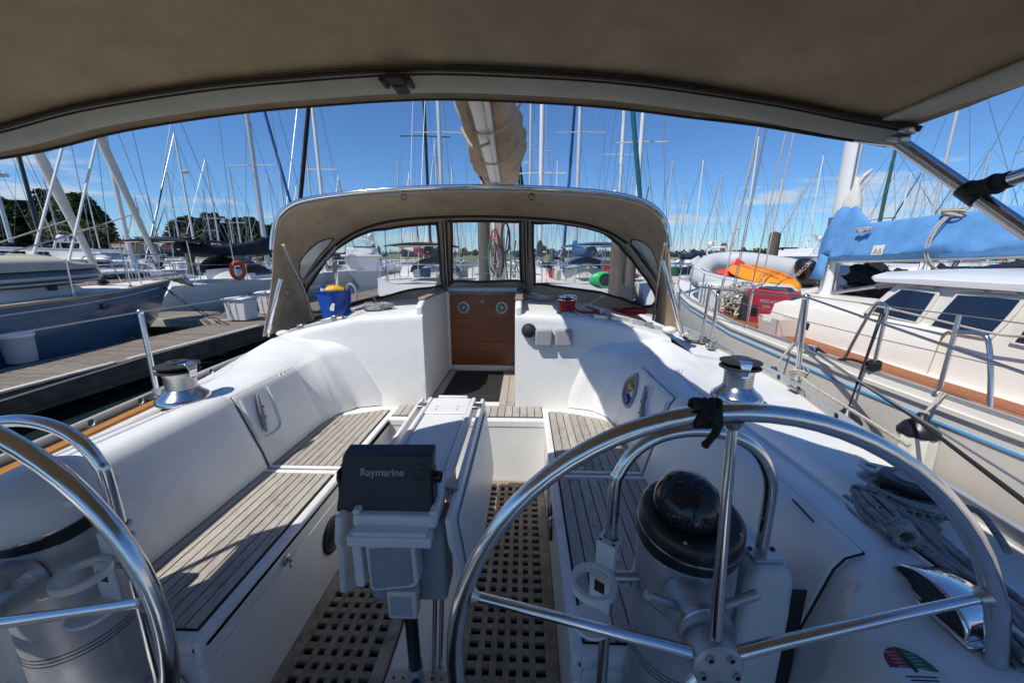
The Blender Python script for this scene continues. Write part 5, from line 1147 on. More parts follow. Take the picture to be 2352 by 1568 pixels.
p = ax_(*k('M3',848,245), 3.70); m = MB(); m.box(p+Vector((-.02,0,0)), (.002,.05,.055)); st_ = part('sticker', m, 'label_white', CB, smooth=None); m = MB(); m.box(p+Vector((-.022,0,0)), (.002,.03,.035)); part('sticker_print', m, 'plastic_red', CB, smooth=None)
# mast, boom, blue sail cover
MX, MY = 4.62, 5.42
nm = thing('mast', 'white mast of the cream boat with cleats and a steaming lamp', 'mast', (MX, MY, .95))
m = MB(); m.tube([(MX,MY,.93),(MX,MY,3.0),(MX,MY+.05,15.0)], .115, 16, sq=.75); part('mast_tube', m, 'mast_white', nm, smooth=60)
m = MB(); m.tube([(MX-.02,MY-.115,.95),(MX-.02,MY-.115,14)], .011, 6); part('sail_groove', m, 'steel_dull', nm)
m = MB(); m.tube([(MX-.125,MY,1.08),(MX-.125,MY,1.24)], .010, 8); part('mast_cleat', m, 'rubber', nm)
m = MB(); m.lathe([(.055,0),(.06,.02),(.045,.05),(0,.06)], (MX-.10,MY+.04,1.36), (-1,.2,0), 18); part('deck_lamp', m, 'chrome', nm)
m = MB(); m.bb(MX-.14,MX-.11,MY-.02,MY+.02,1.9,2.02); part('mast_fitting', m, 'steel_dull', nm, bevel=.005)
for z in (6.5, 10.5):
    m = MB(); m.tube([(MX-1.1,MY-.1,z-.05),(MX,MY,z),(MX+1.1,MY-.1,z-.05)], .025, 6); part('spreader', m, 'mast_white', nm)
nb = thing('boom', 'boom of the cream boat under a sky-blue sail cover', 'boom', (MX, MY-.2, 1.45))
BZ0, BZ1 = 1.47, 1.60
def bc(t_): return Vector((MX, lerp(MY-.12, -.6, t_), lerp(1.49, 1.70, t_)))
m = MB(); m.tube([bc(0), bc(1)], .075, 12); part('boom_tube', m, 'mast_white', nb)
rows = []
nn_ = 150
for i in range(nn_+1):
    t_ = i/nn_; c = bc(t_); hgt = lerp(.40, .34, min(1, t_*1.5)); wd = lerp(.15, .17, min(1, t_*4)); row = []
    if t_ < .06: hgt += (.06-t_)*6.0
    for j in range(30):
        a = 2*pi*j/30; x = cos(a); z = sin(a); q = 1 + .26*mnoise.noise(Vector((c.y*2.6+z*1.5, x*1.5, z*1.5+7))) + .10*mnoise.noise(Vector((c.y*9+z*5, x*3, z*2))) + .03*sin(c.y*24 + z*7)
        zz_ = (hgt*z*.92 if z > 0 else .085*z)
        row.append(c + Vector((wd*x*q*(1-.55*max(0,z)), 0, zz_*(1+.03*q) + .03)))
    rows.append(row)
m = MB(); m.loft(rows, closed=True, cap=True); cvr = part('sail_cover', m, 'canvas_blue', nb, smooth=80)
# collar of the cover round the mast, with its hanging front flap
rows = []
for z, r, dy in ((2.11,.09,-.07),(2.02,.115,-.06),(1.9,.14,-.03),(1.75,.145,0),(1.6,.15,0),(1.47,.15,0)):
    rows.append([(MX+cos(a)*r*(1+.08*sin(5*a+z*9)), MY+dy+sin(a)*r*1.15, z+.03*sin(a*2)) for a in [2*pi*j/20 for j in range(20)]])
m = MB(); m.loft(rows, closed=True); part('cover_collar', m, 'canvas_blue', nb, smooth=70, solid=.004)
m = MB(); m.loft([[(MX-.165,MY+.02,1.55),(MX-.14,MY-.10,1.5)],[(MX-.185,MY+.05,1.35),(MX-.145,MY-.09,1.3)],[(MX-.22,MY+.08,1.2),(MX-.155,MY-.08,1.19)]]); part('cover_flap', m, 'canvas_blue', nb, solid=.004)
rows = []
for z, r in ((2.02,.12),(2.2,.11),(2.36,.075),(2.5,.03)): rows.append([(MX+.03+cos(a)*r*.8*(1+.2*sin(3*a)), MY-.10+(2.5-z)*-.05+sin(a)*r, z) for a in [2*pi*j/14 for j in range(14)]])
m = MB(); m.loft(rows, closed=True, cap=True); part('sail_head', m, 'sailcloth', nb, smooth=70)
m = MB(); m.tube(smooth_path([(MX+.05,MY-.12,2.4),(MX+.08,MY-.16,2.50),(MX+.13,MY-.2,2.58)],4), [.03]*6+[.02,.015,.01], 6); part('sail_corner', m, 'sailcloth', nb)
tt = .22; c = bc(tt)
for q in range(2):
    m = MB(); m.tube([c + Vector((cos(a)*.175, .03*q+.02*cos(2*a), .06+sin(a)*(.33 if sin(a) > 0 else .24))) for a in [2*pi*j/24 for j in range(24)]], .009, 6, closed=True); part('cover_tie', m, 'rope_white', nb)
q = random.Random(2)
for i in range(5):
    m = MB(); m.tube(smooth_path([c + Vector((q.uniform(-.1,.0), q.uniform(-.18,.1), .36+q.uniform(-.02,.07))) for _ in range(5)],4), .010, 6); part('tie_bunch', m, 'rope_white', nb)
for i in range(3):
    c4 = bc(.06); m = MB(); m.tube(smooth_path([c4 + Vector((-.13+q.uniform(-.03,.03), q.uniform(-.16,.02), .30+q.uniform(-.02,.05))) for _ in range(5)],4), .009, 6); part('tie_bunch', m, 'rope_white', nb)
# sailmaker's patch
pc = bc(.125) + Vector((-.172,0,.06)); xd = Vector((0,-1,.04)).normalized(); yd = Vector((.12,0,1)).normalized(); pn_ = Vector((-1,0,.12)).normalized()
def pp_(a, b, o=.012): return pc + xd*a + yd*b + pn_*o
m = MB(); m.prism([pp_(-.07,-.055), pp_(.07,-.055), pp_(.07,.055), pp_(-.07,.055)], pn_*.002); pat = part('patch', m, 'label_white', nb, smooth=None)
for (a, b) in ((-.045,-.005),(.008,.05)):
    m = MB(); m.prism([pp_(lerp(a,b,f), -.02 + .05*sin(pi*f)*(.9 if a < 0 else .75), .0145) for f in [j/8 for j in range(9)]], pn_*.001); part('patch_emblem', m, 'label_gold', pat, smooth=None)
text('patch_lettering', 'SCHALE', pp_(0,-.036,.015), .030, 'label_black', pat, xd, yd)
v0 = Vector((MX-.02,MY-.13,1.02)); v1 = bc(.36)+Vector((0,0,-.08)); vg = thing('boom_vang', 'grey rigid vang sloping from the blue boom down to the mast foot', 'vang', v0)
m = MB(); m.tube([v0.lerp(v1,.30), v1.lerp(v0,.02)], .038, 12); part('outer_tube', m, 'hypalon_dark', vg); m = MB(); m.tube([v0, v0.lerp(v1,.32)], .025, 12); part('inner_tube', m, 'steel_dull', vg); m = MB(); m.box(v1, (.04,.09,.07)); part('end_fitting', m, 'rubber', vg, bevel=.01)
# stanchions, gates and lifelines of the cream boat
def st_at(u0, v0, u1, v1, label, extra=None):
    b = ax_(*k('M3',u0,v0), HC-1.60); Yb = b.y; xb = HC-hbeam(Yb)+.02; b = Vector((xb, Yb, sheer(Yb)+.0)); t2 = ax_(*k('M3',u1,v1), xb+.02)
    t = thing('stanchion', label, 'stanchion', b, group='stanchions of the cream boat'); t2 = Vector((xb+.015, Yb+.01, t2.z))
    m = MB(); m.tube([b, t2], .0135, 10); part('tube', m, 'steel', t); m = MB(); m.lathe([(.03,0),(.028,.015),(.018,.03)], b, (0,0,1), 12); part('socket', m, 'steel_dull', t)
    if extra:
        m = MB(); m.tube(smooth_path([Vector((xb+.02, b.y+dy, b.z+dz)) for dy, dz in extra], 6), .0125, 10); part('gate_hoop', m, 'steel', t)
    return b, t2
stn = [st_at(325,440,345,100,'cream boat stanchion beside the plastic bin'),
       st_at(885,640,950,180,'cream boat gate stanchion tied with black line', [(.0,.50),(.06,.53),(.12,.50),(.22,.25),(.30,.0)]),
       st_at(1335,790,1450,240,'cream boat gate stanchion with a bent hoop aft', [(.0,.42),(-.10,.43),(-.16,.40),(-.22,.2),(-.26,.0)])]
for (u, v, u1, v1, lb) in ((c1(1130,1200)+c1(1155,560)+('stanchion rising from the rope tangle',)), (c1(690,1000)+c1(712,460)+('stanchion just aft of the white cooler',)), (c1(412,900)+c1(432,385)+('stanchion by the bow of the dinghy',)), (c1(240,800)+c1(245,280)+('foremost stanchion of the cream boat',))):
    b = az(u, v, .70); bb_ = ax_(u, v, HC-1.35); Yb = bb_.y
    for _ in range(10): Yb = ax_(u, v, HC-hbeam(Yb)+.02).y
    xb = HC-hbeam(Yb)+.02; t2 = ay(u1, v1, Yb); t = thing('stanchion', lb, 'stanchion', (xb, Yb, sheer(Yb)), group='stanchions of the cream boat')
    m = MB(); m.tube([(xb,Yb,sheer(Yb)),(xb+.02,Yb,max(t2.z, sheer(Yb)+.5))], .0135, 10); part('tube', m, 'steel', t); m = MB(); m.lathe([(.03,0),(.028,.015),(.018,.03)], (xb,Yb,sheer(Yb)), (0,0,1), 12); part('socket', m, 'steel_dull', t)
    stn.insert(0, (Vector((xb,Yb,sheer(Yb))), Vector((xb+.02,Yb,max(t2.z, sheer(Yb)+.5))))) if 'foremost' in lb or 'bow' in lb or 'cooler' in lb or 'tangle' in lb else None
stn.sort(key=lambda s_: -s_[0].y)
zt_ = [t.z for b, t in stn]
tops = [t for b, t in stn] + [Vector((HC-1.58, 0.2, zt_[-1])), Vector((HC-1.5, -3, zt_[-1]))]
wire('lifeline', tops, .0035, 'wire', 'upper lifeline of the cream boat', group='lifelines of the cream boat')
mids = [b.lerp(t, .52) for b, t in stn] + [Vector((HC-1.58, 0.2, stn[-1][0].lerp(stn[-1][1],.52).z))]
wire('lifeline', mids, .0035, 'wire', 'lower lifeline of the cream boat', group='lifelines of the cream boat')
rp = [ax_(*k('M3',u,v), 3.62) for u, v in ((800,160),(1100,225),(1450,310),(1730,375),(1916,392))]; rp.append(rp[-1] + (rp[-1]-rp[-2])*2)
wire('preventer_line', smooth_path(rp,3), .009, 'rope_white', 'thick braided line slung past the pilothouse windows', 'rope')
# black mooring line, chock, fenders
ch = Vector((HC-hbeam(3.55)-.0, 3.5, .635)); ck = thing('fairlead', 'chrome fairlead on the cream boat rail', 'fairlead', ch)
m = MB(); m.loft([[ch+Vector((-.035,dy,z)) for dy, z in ((-.09,0),(-.06,.06),(.06,.06),(.09,0))],[ch+Vector((.035,dy,z)) for dy, z in ((-.09,0),(-.06,.05),(.06,.05),(.09,0))]], closed=True, cap=True); part('body', m, 'chrome', ck, bevel=.012)
L0 = ch+Vector((-.04,-.02,.03)); P2 = ax_(*k('M3',1140,930), 2.85); P3_ = ax_(*k('M3',1916,1520), 2.35)
ml = thing('mooring_line', 'thick black mooring line leading aft from the fairlead', 'rope', L0)
m = MB(); m.tube([L0, P2, P3_, P3_+(P3_-P2)*.5], .011, 7); part('standing_part', m, 'rope_black', ml)
s2b, s2t = st_at.__defaults__ and stn[-2] or stn[-2]
kb_ = stn[-2][0]+Vector((0,0,.06)); m = MB(); m.tube(smooth_path([ch+Vector((0,-.06,.05)), ch+Vector((.0,-.25,.0)), kb_+Vector((-.02,.18,.0)), kb_+Vector((-.02,.02,.0))],5), .011, 7); part('bight', m, 'rope_black', ml)
for i in range(3):
    m = MB(); m.tube([kb_ + Vector((cos(a)*.03, sin(a)*.04, -.02+.022*i+.01*cos(a))) for a in [2*pi*j/12 for j in range(12)]], .011, 6, closed=True); part('hitch_turn', m, 'rope_black', ml)
def fender(p, L_, r, body, cap, label, ribs=False, top=None, topmat='rope_white'):
    t = thing('fender', label, 'fender', p, group='fenders of the cream boat'); p = Vector(p)
    n = 20 if ribs else 32; V = []; prof = [(.0,0),(r*.55,.02),(r*.92,.07),(r,.12),(r,L_-.14),(r*.95,L_-.10)]
    rows = []
    for rr, z in prof: rows.append([p+Vector((cos(a)*rr*(1-(.09 if ribs and j % 2 else 0)), sin(a)*rr*(1-(.09 if ribs and j % 2 else 0)), z)) for j, a in enumerate([2*pi*j/n for j in range(n)])])
    m = MB(); m.loft(rows, closed=True); part('body', m, body, t, smooth=30 if ribs else 60)
    m = MB(); m.lathe([(r*.97,L_-.11),(r*.99,L_-.09),(r*.75,L_-.045),(r*.35,L_-.01),(r*.22,L_+.03),(0,L_+.035)], p, (0,0,1), 28); part('end_cap', m, cap, t, smooth=60)
    if top is not None:
        for q in range(2):
            m = MB(); m.tube([p+Vector((0,0,L_+.02)), Vector(top)+Vector((0,.02*q,0))], .006, 6); part('lanyard', m, topmat, t)
xf = 2.92
f1 = ax_(*k('M3',1110,1360), xf); fender((xf, f1.y, -.06), .56, .105, 'fender_white', 'black_plastic', 'ribbed off-white fender with a black cap', True, (HC-1.63, f1.y+.02, .66))
f2 = ax_(*k('M3',720,890), xf); fender((xf-.01, f2.y, -.16), .50, .10, 'rubber', 'black_plastic', 'black fender hanging by a black line from the gate stanchion', True, stn[-2][1]+Vector((-.02,0,-.05)), 'rope_black')
f3 = ax_(*k('M3',185,700), xf); fender((xf, f3.y, .02), .36, .11, 'fender_white', 'fender_navy', 'round cream fender with a navy cap', False, (HC-1.60, f3.y, .66))
# gear on the foredeck
def solid_box(name, p, d, rz, mt, bev, parent): 
    m = MB(); m.box(p, d, Matrix.Rotation(rz,3,'Z')); return part(name, m, mt, parent, bevel=bev, seg=3)
gp = Vector((3.80,5.28,.57)); gz = .55
gn = thing('generator', 'red and black portable generator on the side deck', 'generator', gp)
R3 = Matrix.Rotation(gz,3,'Z')
def gq(x, y, z): return gp + R3 @ Vector((x, y, z))
prof = [(y*1.15, z*1.2) for y, z in [(-.27,.02),(-.27,.30),(-.22,.40),(.20,.42),(.26,.36),(.27,.04),(.22,0),(-.22,0)]]
m = MB(); m.prism([gq(-.17, y, z) for y, z in prof], R3 @ Vector((.34,0,0))); part('case', m, 'generator_red', gn, bevel=.02, seg=3)
m = MB(); m.prism([gq(-.10, y, z) for y, z in ((-.24,.47),(.0,.485),(.2,.49),(.12,.53),(-.18,.53))], R3 @ Vector((.20,0,0))); part('handle', m, 'dark_plastic', gn, bevel=.02)
m = MB(); m.prism([gq(-.182, y, z) for y, z in ((.22,.0),(.22,.36),(.27,.44),(.325,.38),(.325,0))], R3 @ Vector((.36,0,0))); part('end_cover', m, 'dark_plastic', gn, bevel=.015)
m = MB(); m.prism([gq(-.182, y, z) for y, z in ((-.325,.05),(-.325,.38),(-.29,.43),(-.27,.36),(-.27,.05))], R3 @ Vector((.36,0,0))); part('end_cover', m, 'dark_plastic', gn, bevel=.015)
m = MB(); m.box(gq(-.172,.13,.20), (.012,.09,.15), R3); part('panel', m, 'black_plastic', gn, bevel=.006)
text('lettering', 'PREDATOR', gq(-.176,-.08,.34), .060, 'label_grey', gn, R3 @ Vector((0,-1,0)), (0,0,1)); text('lettering', '3500', gq(-.176,-.02,.27), .055, 'label_grey', gn, R3 @ Vector((0,-1,0)), (0,0,1))
bn_ = Vector((3.50,4.62,.575)); bi_ = thing('plastic_bin', 'open ivory plastic bin beside the red generator', 'bin', bn_)
def bq(x, y, z): return bn_ + Matrix.Rotation(-.1,3,'Z') @ Vector((x, y, z))
for nm_, P, d in (('side',[(-.13,-.20,0),(-.13,.20,0),(-.15,.23,.21),(-.15,.12,.21),(-.145,.10,.16),(-.145,-.08,.16),(-.15,-.10,.21),(-.15,-.23,.21)],(.012,0,0)),('side',[(.13,-.20,0),(.13,.20,0),(.15,.23,.21),(.15,-.23,.21)],(-.012,0,0)),
                 ('end',[(-.13,-.20,0),(.13,-.20,0),(.15,-.23,.21),(-.15,-.23,.21)],(0,.012,0)),('end',[(-.13,.20,0),(.13,.20,0),(.15,.23,.21),(-.15,.23,.21)],(0,-.012,0)),('floor',[(-.13,-.20,.002),(.13,-.20,.002),(.13,.20,.002),(-.13,.20,.002)],(0,0,.008))):
    m = MB(); m.prism([bq(*p) for p in P], Matrix.Rotation(-.1,3,'Z') @ Vector(d)); part(nm_, m, 'ivory_plastic', bi_)
for y in (-.12,-.17):
    m = MB(); m.lathe([(0,.002),(.014,.002),(.014,0)], bq(-.138,y,.09), (-1,0,-.08), 12); part('painted_sun_spot', m, 'label_white', bi_)  # white discs: spots of sunlight painted on the bin side, no openings
cp_ = ay(*c1(640,980), 6.55); co = thing('cooler_box', 'white cooler box strapped down on the foredeck', 'cooler', (cp_.x, 6.6, .62))
solid_box('body', (cp_.x+.02,6.6,.80), (.36,.50,.36), .15, 'white_plastic', .03, co); solid_box('lid', (cp_.x+.02,6.6,1.02), (.39,.54,.09), .15, 'white_plastic', .03, co); solid_box('latch', (cp_.x-.07,6.34,.93), (.09,.03,.10), .15, 'dark_plastic', .01, co)
q = random.Random(9); rt_ = thing('rope_tangle', 'tangle of pale rope and netting between the cooler and the generator', 'rope', (3.62,5.75,.60))
for i in range(26):
    c = Vector((3.60+q.uniform(-.16,.22), 5.75+q.uniform(-.30,.34), .64+q.uniform(0,.42))); pts = [c + Vector((q.uniform(-.13,.13), q.uniform(-.16,.16), q.uniform(-.10,.10))) for _ in range(6)]
    m = MB(); m.tube(smooth_path(pts, 5), q.choice([.013,.016,.009]), 6); part('rope_strand', m, q.choice(['rope_white','rope_white','rope_white','rope_grey','teak_grating']), rt_)
for i in range(12):
    m = MB(); c = Vector((3.66,5.98,.62)); m.tube(smooth_path([c+Vector((q.uniform(-.1,.1),q.uniform(-.16,.16),.03*j+q.uniform(0,.05))) for j in range(8)],4), .007, 5); part('net_strand', m, 'pile_wood', rt_)
# inflatable dinghy with a kayak, seat and outboard
dn = thing('inflatable_dinghy', 'light grey inflatable dinghy lying on the foredeck', 'dinghy', (4.45,6.9,.95))
DA = Vector((4.02,5.72,1.10))
left = [(4.42,5.62,.88),(4.26,5.95,.90),(4.10,6.5,.93),(3.98,7.1,.985),(3.95,7.7,1.06),(4.12,8.2,1.20),(4.48,8.52,1.37),(4.88,8.45,1.41),(5.12,8.05,1.38),(5.24,7.4,1.30),(5.32,6.8,1.23),(5.42,6.2,1.17),(5.52,5.75,1.13)]
pth = smooth_path(left, 6); rad = [.20]*len(pth)
for i in range(5): rad[i] = [.03,.11,.16,.185,.195][i]; rad[-1-i] = rad[i]
m = MB(); m.tube(pth, rad, 16); part('tube', m, 'hypalon', dn, smooth=70)
pth2 = [p + Vector((-.165 if p.x < 4.5 else .165, .06 if p.y > 8 else 0, -.11)) for p in pth[4:-4]]; m = MB(); m.tube(pth2, .028, 8); part('rubbing_strake', m, 'hypalon_dark', dn)
m = MB(); m.tube([p + Vector((-.03,0,.198)) for p in pth[5:26]], .012, 6); part('seam_tape', m, 'hypalon_dark', dn)
m = MB(); m.loft([[(lerp(4.3,3.98,(Y-5.8)/2.2),Y,.86+.08*(Y-5.8)),(4.6,Y,.84+.1*(Y-5.8)),(lerp(5.4,5.1,(Y-5.8)/2.2),Y,1.05+.1*(Y-5.8))] for Y in (5.85,6.5,7.4,8.0)]); part('floor', m, 'hypalon', dn)
m = MB(); m.prism([(4.42,5.86,.80),(5.35,5.86,.95),(5.35,5.86,1.14),(4.42,5.86,.95)], (0,.04,0)); part('transom', m, 'white_plastic', dn, bevel=.01)
for Y in (6.3,6.75,7.6):
    m = MB(); m.ball((5.30-(Y-6.3)*.14,Y,1.38), .07, 12, 6, (.5,1.5,.25)); part('grab_patch', m, 'hypalon_dark', dn)
m = MB(); m.box((3.912,6.5,.98), (.01,.34,.12), Matrix.Rotation(.2,3,'Z')); part('name_patch', m, 'hypalon_dark', dn); m = MB(); m.box((3.904,6.48,.99), (.01,.12,.07), Matrix.Rotation(.2,3,'Z')); part('registration_sticker', m, 'label_white', dn, smooth=None)
ky = thing('kayak', 'orange kayak lying upside down across the dinghy', 'kayak', (4.55,6.6,1.2))
A, B = ay(*c1(1020,350), 7.3), ay(*c1(1900,640), 5.75); A.z += .07; B.z += .03
ax0 = (B-A).normalized(); sd_ = Vector((-ax0.y, ax0.x, 0)).normalized(); up_ = Vector((0,0,1)); rows = []
for i in range(21):
    t_ = i/20; c = A.lerp(B, t_); wd = .38*(sin(pi*min(1, .12+t_*.88)))**.55 if t_ < .97 else .06; hh = .115*(sin(pi*min(1,.1+.87*t_)))**.4
    rows.append([c + sd_*(wd*cos(a)) + up_*(hh*abs(sin(a))**.8*(1 if sin(a) > 0 else -.35) + (.018 if j in (3,7) else 0) - .02) for j, a in enumerate([2*pi*j/20 for j in range(20)])])
m = MB(); m.loft(rows, closed=True, cap=True); part('hull', m, 'plastic_orange', ky, smooth=45)
for f in (-.10,.10):
    m = MB(); m.tube([A.lerp(B,t_)+sd_*f+up_*(.095+.01*sin(pi*t_)) for t_ in [.12+.07*j for j in range(11)]], .012, 6); part('keel_rib', m, 'plastic_orange', ky)
ps = ay(*c1(860,390), 7.3); rs_ = thing('life_vest', 'bright red vest crumpled in the bow of the dinghy', 'vest', ps-Vector((0,0,.2)))
m = MB(); m.ball(ps+Vector((.02,0,-.02)), .23, 16, 10, (1.05,.5,.55), .5); part('body', m, 'plastic_red', rs_); m = MB(); m.box(ps+Vector((.12,0,.13)), (.20,.05,.30), Matrix.Rotation(.5,3,'Y')); part('back_flap', m, 'plastic_red', rs_, bevel=.03)
od = thing('paddle', 'short black and white paddle on the orange kayak', 'paddle', ay(*c1(1330,565),6.4)); m = MB(); a, b = ay(*c1(1130,405),6.55), ay(*c1(1330,565),6.3); m.tube([a, b], .018, 8); part('shaft', m, 'label_white', od); m = MB(); m.tube([a+(a-b)*.05, a.lerp(b,.15)], .03, 8); part('grip', m, 'rubber', od)
ob = ax_(*c1(2060,340), 4.95); om = thing('outboard_motor', 'black outboard motor tilted up on the dinghy stern, lettered MERCURY', 'outboard', ob-Vector((0,0,.3)))
tl = Matrix.Rotation(-.55,3,'Y') @ Matrix.Rotation(.35,3,'X')
def oq(x, y, z): return ob + tl @ Vector((x, y, z))
rows = []
for z, sx_, sy_ in ((-.24,.09,.12),(-.18,.13,.16),(-.05,.145,.185),(.08,.14,.18),(.17,.11,.15),(.21,.05,.07)): rows.append([oq(cos(a)*sx_, sin(a)*sy_, z) for a in [2*pi*j/18 for j in range(18)]])
m = MB(); m.loft(rows, closed=True, cap=True); part('cowling', m, 'black_plastic', om, smooth=60)
m = MB(); m.box(oq(0,.02,-.36), (.12,.14,.28), tl); part('leg', m, 'black_plastic', om, bevel=.03)
m = MB(); m.tube([oq(-.08,-.12,-.28), oq(-.22,-.30,-.2), oq(-.28,-.38,-.12)], .022, 8); part('tiller', m, 'rubber', om)
text('lettering', 'MERCURY', ay(*c1(2030,300), ob.y-.22)+Vector((-.02,-.02,0)), .085, 'label_white', om, Vector((.62,-.1,.78)), Vector((-.72,-.1,.6)))
q = random.Random(21); bh = thing('black_tarp', 'crumpled black tarp heaped behind the mast of the cream boat', 'tarp', (5.2,5.0,.9))
m = MB(); m.ball((5.15,5.05,1.05), .42, 26, 16, (1.1,1.2,.62), .55); part('bundle', m, 'canvas_black', bh, smooth=80)
for x_, y_, z_, r_ in ((4.95,5.2,1.25,.2),(5.4,4.7,1.2,.22)):
    m = MB(); m.ball((x_,y_,z_), r_, 18, 10, (1,1,.8), .6); part('fold', m, 'canvas_black', bh, smooth=80)
# shrouds and running lines of the cream boat
for i, (a, b) in enumerate(((c1(730,760),(1855,300)),(c1(880,830),(1660,270)),(c1(910,830),(1672,270)),(c1(1170,780),(1840,310)),(c1(1340,640),(1848,312)))):
    p = ay(*a, 5.5+.35*(i % 2)); d = ay(*b, MY); 
    wire('shroud', [p, p.lerp(Vector((MX-.1 if i > 2 else MX-.9, MY, 12.5 if i > 2 else 6.4)), 1.0)], .006 if i in (1,2) else .009, 'wire' if i in (1,2) else 'rope_white', 'rigging line %s of the cream boat beside the dinghy' % ['nearest the bow','second from the bow','in the dark pair','just ahead of the generator','over the red generator'][i], 'rigging', 'rigging of the cream boat')
# ================================================================== port side: main dock, blue boat, white boat with black covers
md = dock_run('main_dock', 'weathered wooden main dock running ahead on the port side', -6.80, -5.52, -2.0, 30.0, 0.0, .145)
m = MB(); m.bb(-5.56,-5.47,2.0,5.0,.002,.03); part('edge_batten', m, 'dock_edge', md, bevel=.004)
m = MB(); m.bb(-5.56,-5.47,5.2,8.0,.002,.03); part('edge_batten', m, 'dock_edge', md, bevel=.004)
dock_run('finger_pier', 'short wooden pier between the blue boat and the white boat', -12.5, -6.86, 9.05, 10.35, -.02, .145, edge=False)
m = MB(); m.bb(-12.5,-6.9,8.93,9.02,-.20,-.02); fb = part('face_board', m, 'dock_edge', None, loc=(-9.7,9.0,-.11)); tag(fb, 'pale face board with bolt holes along the short pier', 'board')
for i in range(9):
    m = MB(); m.lathe([(0,.001),(.022,.001)], (-12+i*.6,8.928,-.11), (0,-1,0), 10); part('bolt_hole', m, 'label_black', fb)
def dock_box(p, d, label, mt='white_plastic', rz=0):
    t = thing('dock_box', label, 'dock box', p, group='dock boxes'); p = Vector(p); w_, l_, h = d
    m = MB(); m.loft([[p+Vector((sx_*w_*f, sy_*l_*f, z)) for sx_, sy_ in ((-.5,-.5),(.5,-.5),(.5,.5),(-.5,.5))] for z, f in ((.02,.90),(h*.85,1.0))], closed=True, cap=True); part('body', m, mt, t, bevel=.02)
    rows = []
    for y in (-.56,-.5,-.2,.2,.5,.56): rows.append([p+Vector((x*w_, y*l_, h*(.86 + (.10*(1-(2*x)**2*.6))*(0 if abs(y) > .55 else 1)))) for x in (-.56,-.4,0,.4,.56)])
    m = MB(); m.loft(rows); part('lid', m, mt, t, smooth=60, solid=.02)
    for x in (-.25,.05):
        m = MB(); m.box(p+Vector((x*w_, -l_*.5-.004, h*.45)), (.02,.012,h*.75)); part('rib', m, mt, t, bevel=.004)
q1 = az(540,740,0); dock_box((q1.x-.02,q1.y+.3,0), (.50,.46,.60), 'white dock box with ribbed sides, nearer of the pair'); dock_box((q1.x+.02,q1.y+1.35,0), (.50,.46,.66), 'white dock box with domed lid, farther of the pair')
pbn = az(32,835,.0); tb_ = thing('step_box', 'worn blue-grey plastic tub beside the blue hull', 'tub', (pbn.x,pbn.y,0))
m = MB(); m.loft([[Vector((pbn.x+cos(a)*r_, pbn.y+.1+sin(a)*r_, z)) for a in [2*pi*j/20 for j in range(20)]] for z, r_ in ((.005,.15),(.38,.17))], closed=True, cap=True); part('body', m, 'label_grey', tb_)
m = MB(); m.lathe([(.175,.37),(.185,.38),(.18,.42),(.12,.44),(0,.445)], (pbn.x,pbn.y+.1,0), (0,0,1), 20); part('lid', m, 'label_white', tb_)
# ---- the blue cutter
BX = -8.62
bb2 = thing('blue_sailboat', 'dark blue cutter moored along the far side of the main dock', 'sailboat', (BX, 4, WATER))
def bbm(Y): return lin([(-6,1.5),(-2,1.75),(2,1.78),(4.5,1.68),(6,1.42),(7.2,1.02),(8.2,.58),(9.0,.20),(9.35,.02)], Y)
def bsh(Y): return lin([(-6,.74),(2,.76),(5,.80),(7,.84),(9.35,.94)], Y)
YB = [-6,-4,-2,0,1,2,3,4,4.8,5.5,6,6.6,7.2,7.8,8.2,8.6,9.0,9.2,9.35]
for s in (-1, 1):
    m = MB(); m.loft([[(BX+s*bbm(Y), Y, bsh(Y)), (BX+s*bbm(Y)*.985, Y-.22*max(0,(Y-6)/3), bsh(Y)-.35), (BX+s*bbm(Y)*.93, Y-.50*max(0,(Y-6)/3), .05), (BX+s*bbm(Y)*.84, Y-1.0*max(0,(Y-6)/3), WATER+.06), (BX+s*bbm(Y)*.78, Y-1.15*max(0,(Y-6)/3), WATER-.12)] for Y in YB]); part('hull_side', m, 'blue_hull', bb2, smooth=60)
    def bband(name, f0, f1, mt, out):
        m = MB(); rows = []
        for Y in YB[3:]:
            d = bsh(Y); rows.append([(BX+s*(bbm(Y)*(1-.043*(-a))+out), Y, d+a) for a in (f0, f1)]) if Y < 8.9 else None
        m.loft(rows); part(name, m, mt, bb2, smooth=60, solid=.004)
    bband('cove_line', -.125, -.108, 'label_white', .006); bband('gold_line', -.285, -.275, 'teak_grey', .006)
    m = MB(); m.loft([[(BX+s*(bbm(Y)+.03), Y, bsh(Y)-.02),(BX+s*(bbm(Y)+.03), Y, bsh(Y)+.022),(BX+s*max(.0,bbm(Y)-.07), Y, bsh(Y)+.022),(BX+s*max(0,bbm(Y)-.07), Y, bsh(Y)-.02)] for Y in YB], closed=True); part('cap_rail', m, 'teak_oiled' if s < 0 else 'canvas_sand', bb2, smooth=40)
    m = MB(); m.loft([[(BX+s*(bbm(Y)*.835+.012), Y-1.0*max(0,(Y-6)/3), WATER+.07),(BX+s*(bbm(Y)*.86+.012), Y-.92*max(0,(Y-6)/3), WATER+.13)] for Y in YB]); part('boot_stripe', m, 'label_white', bb2, smooth=60)
m = MB(); m.loft([[(BX-bbm(Y), Y, bsh(Y)-.01),(BX, Y, bsh(Y)+.04),(BX+bbm(Y), Y, bsh(Y)-.01)] for Y in YB]); part('deck', m, 'cream_paint', bb2, smooth=60)
pt = ax_(230,705,BX+bbm(6.8)); m = MB(); m.box((BX+bbm(6.75)*.985+.005,6.75,.60), (.02,.26,.11), Matrix.Rotation(.48,3,'Z')); part('hull_port', m, 'dark_glass', bb2, bevel=.006)
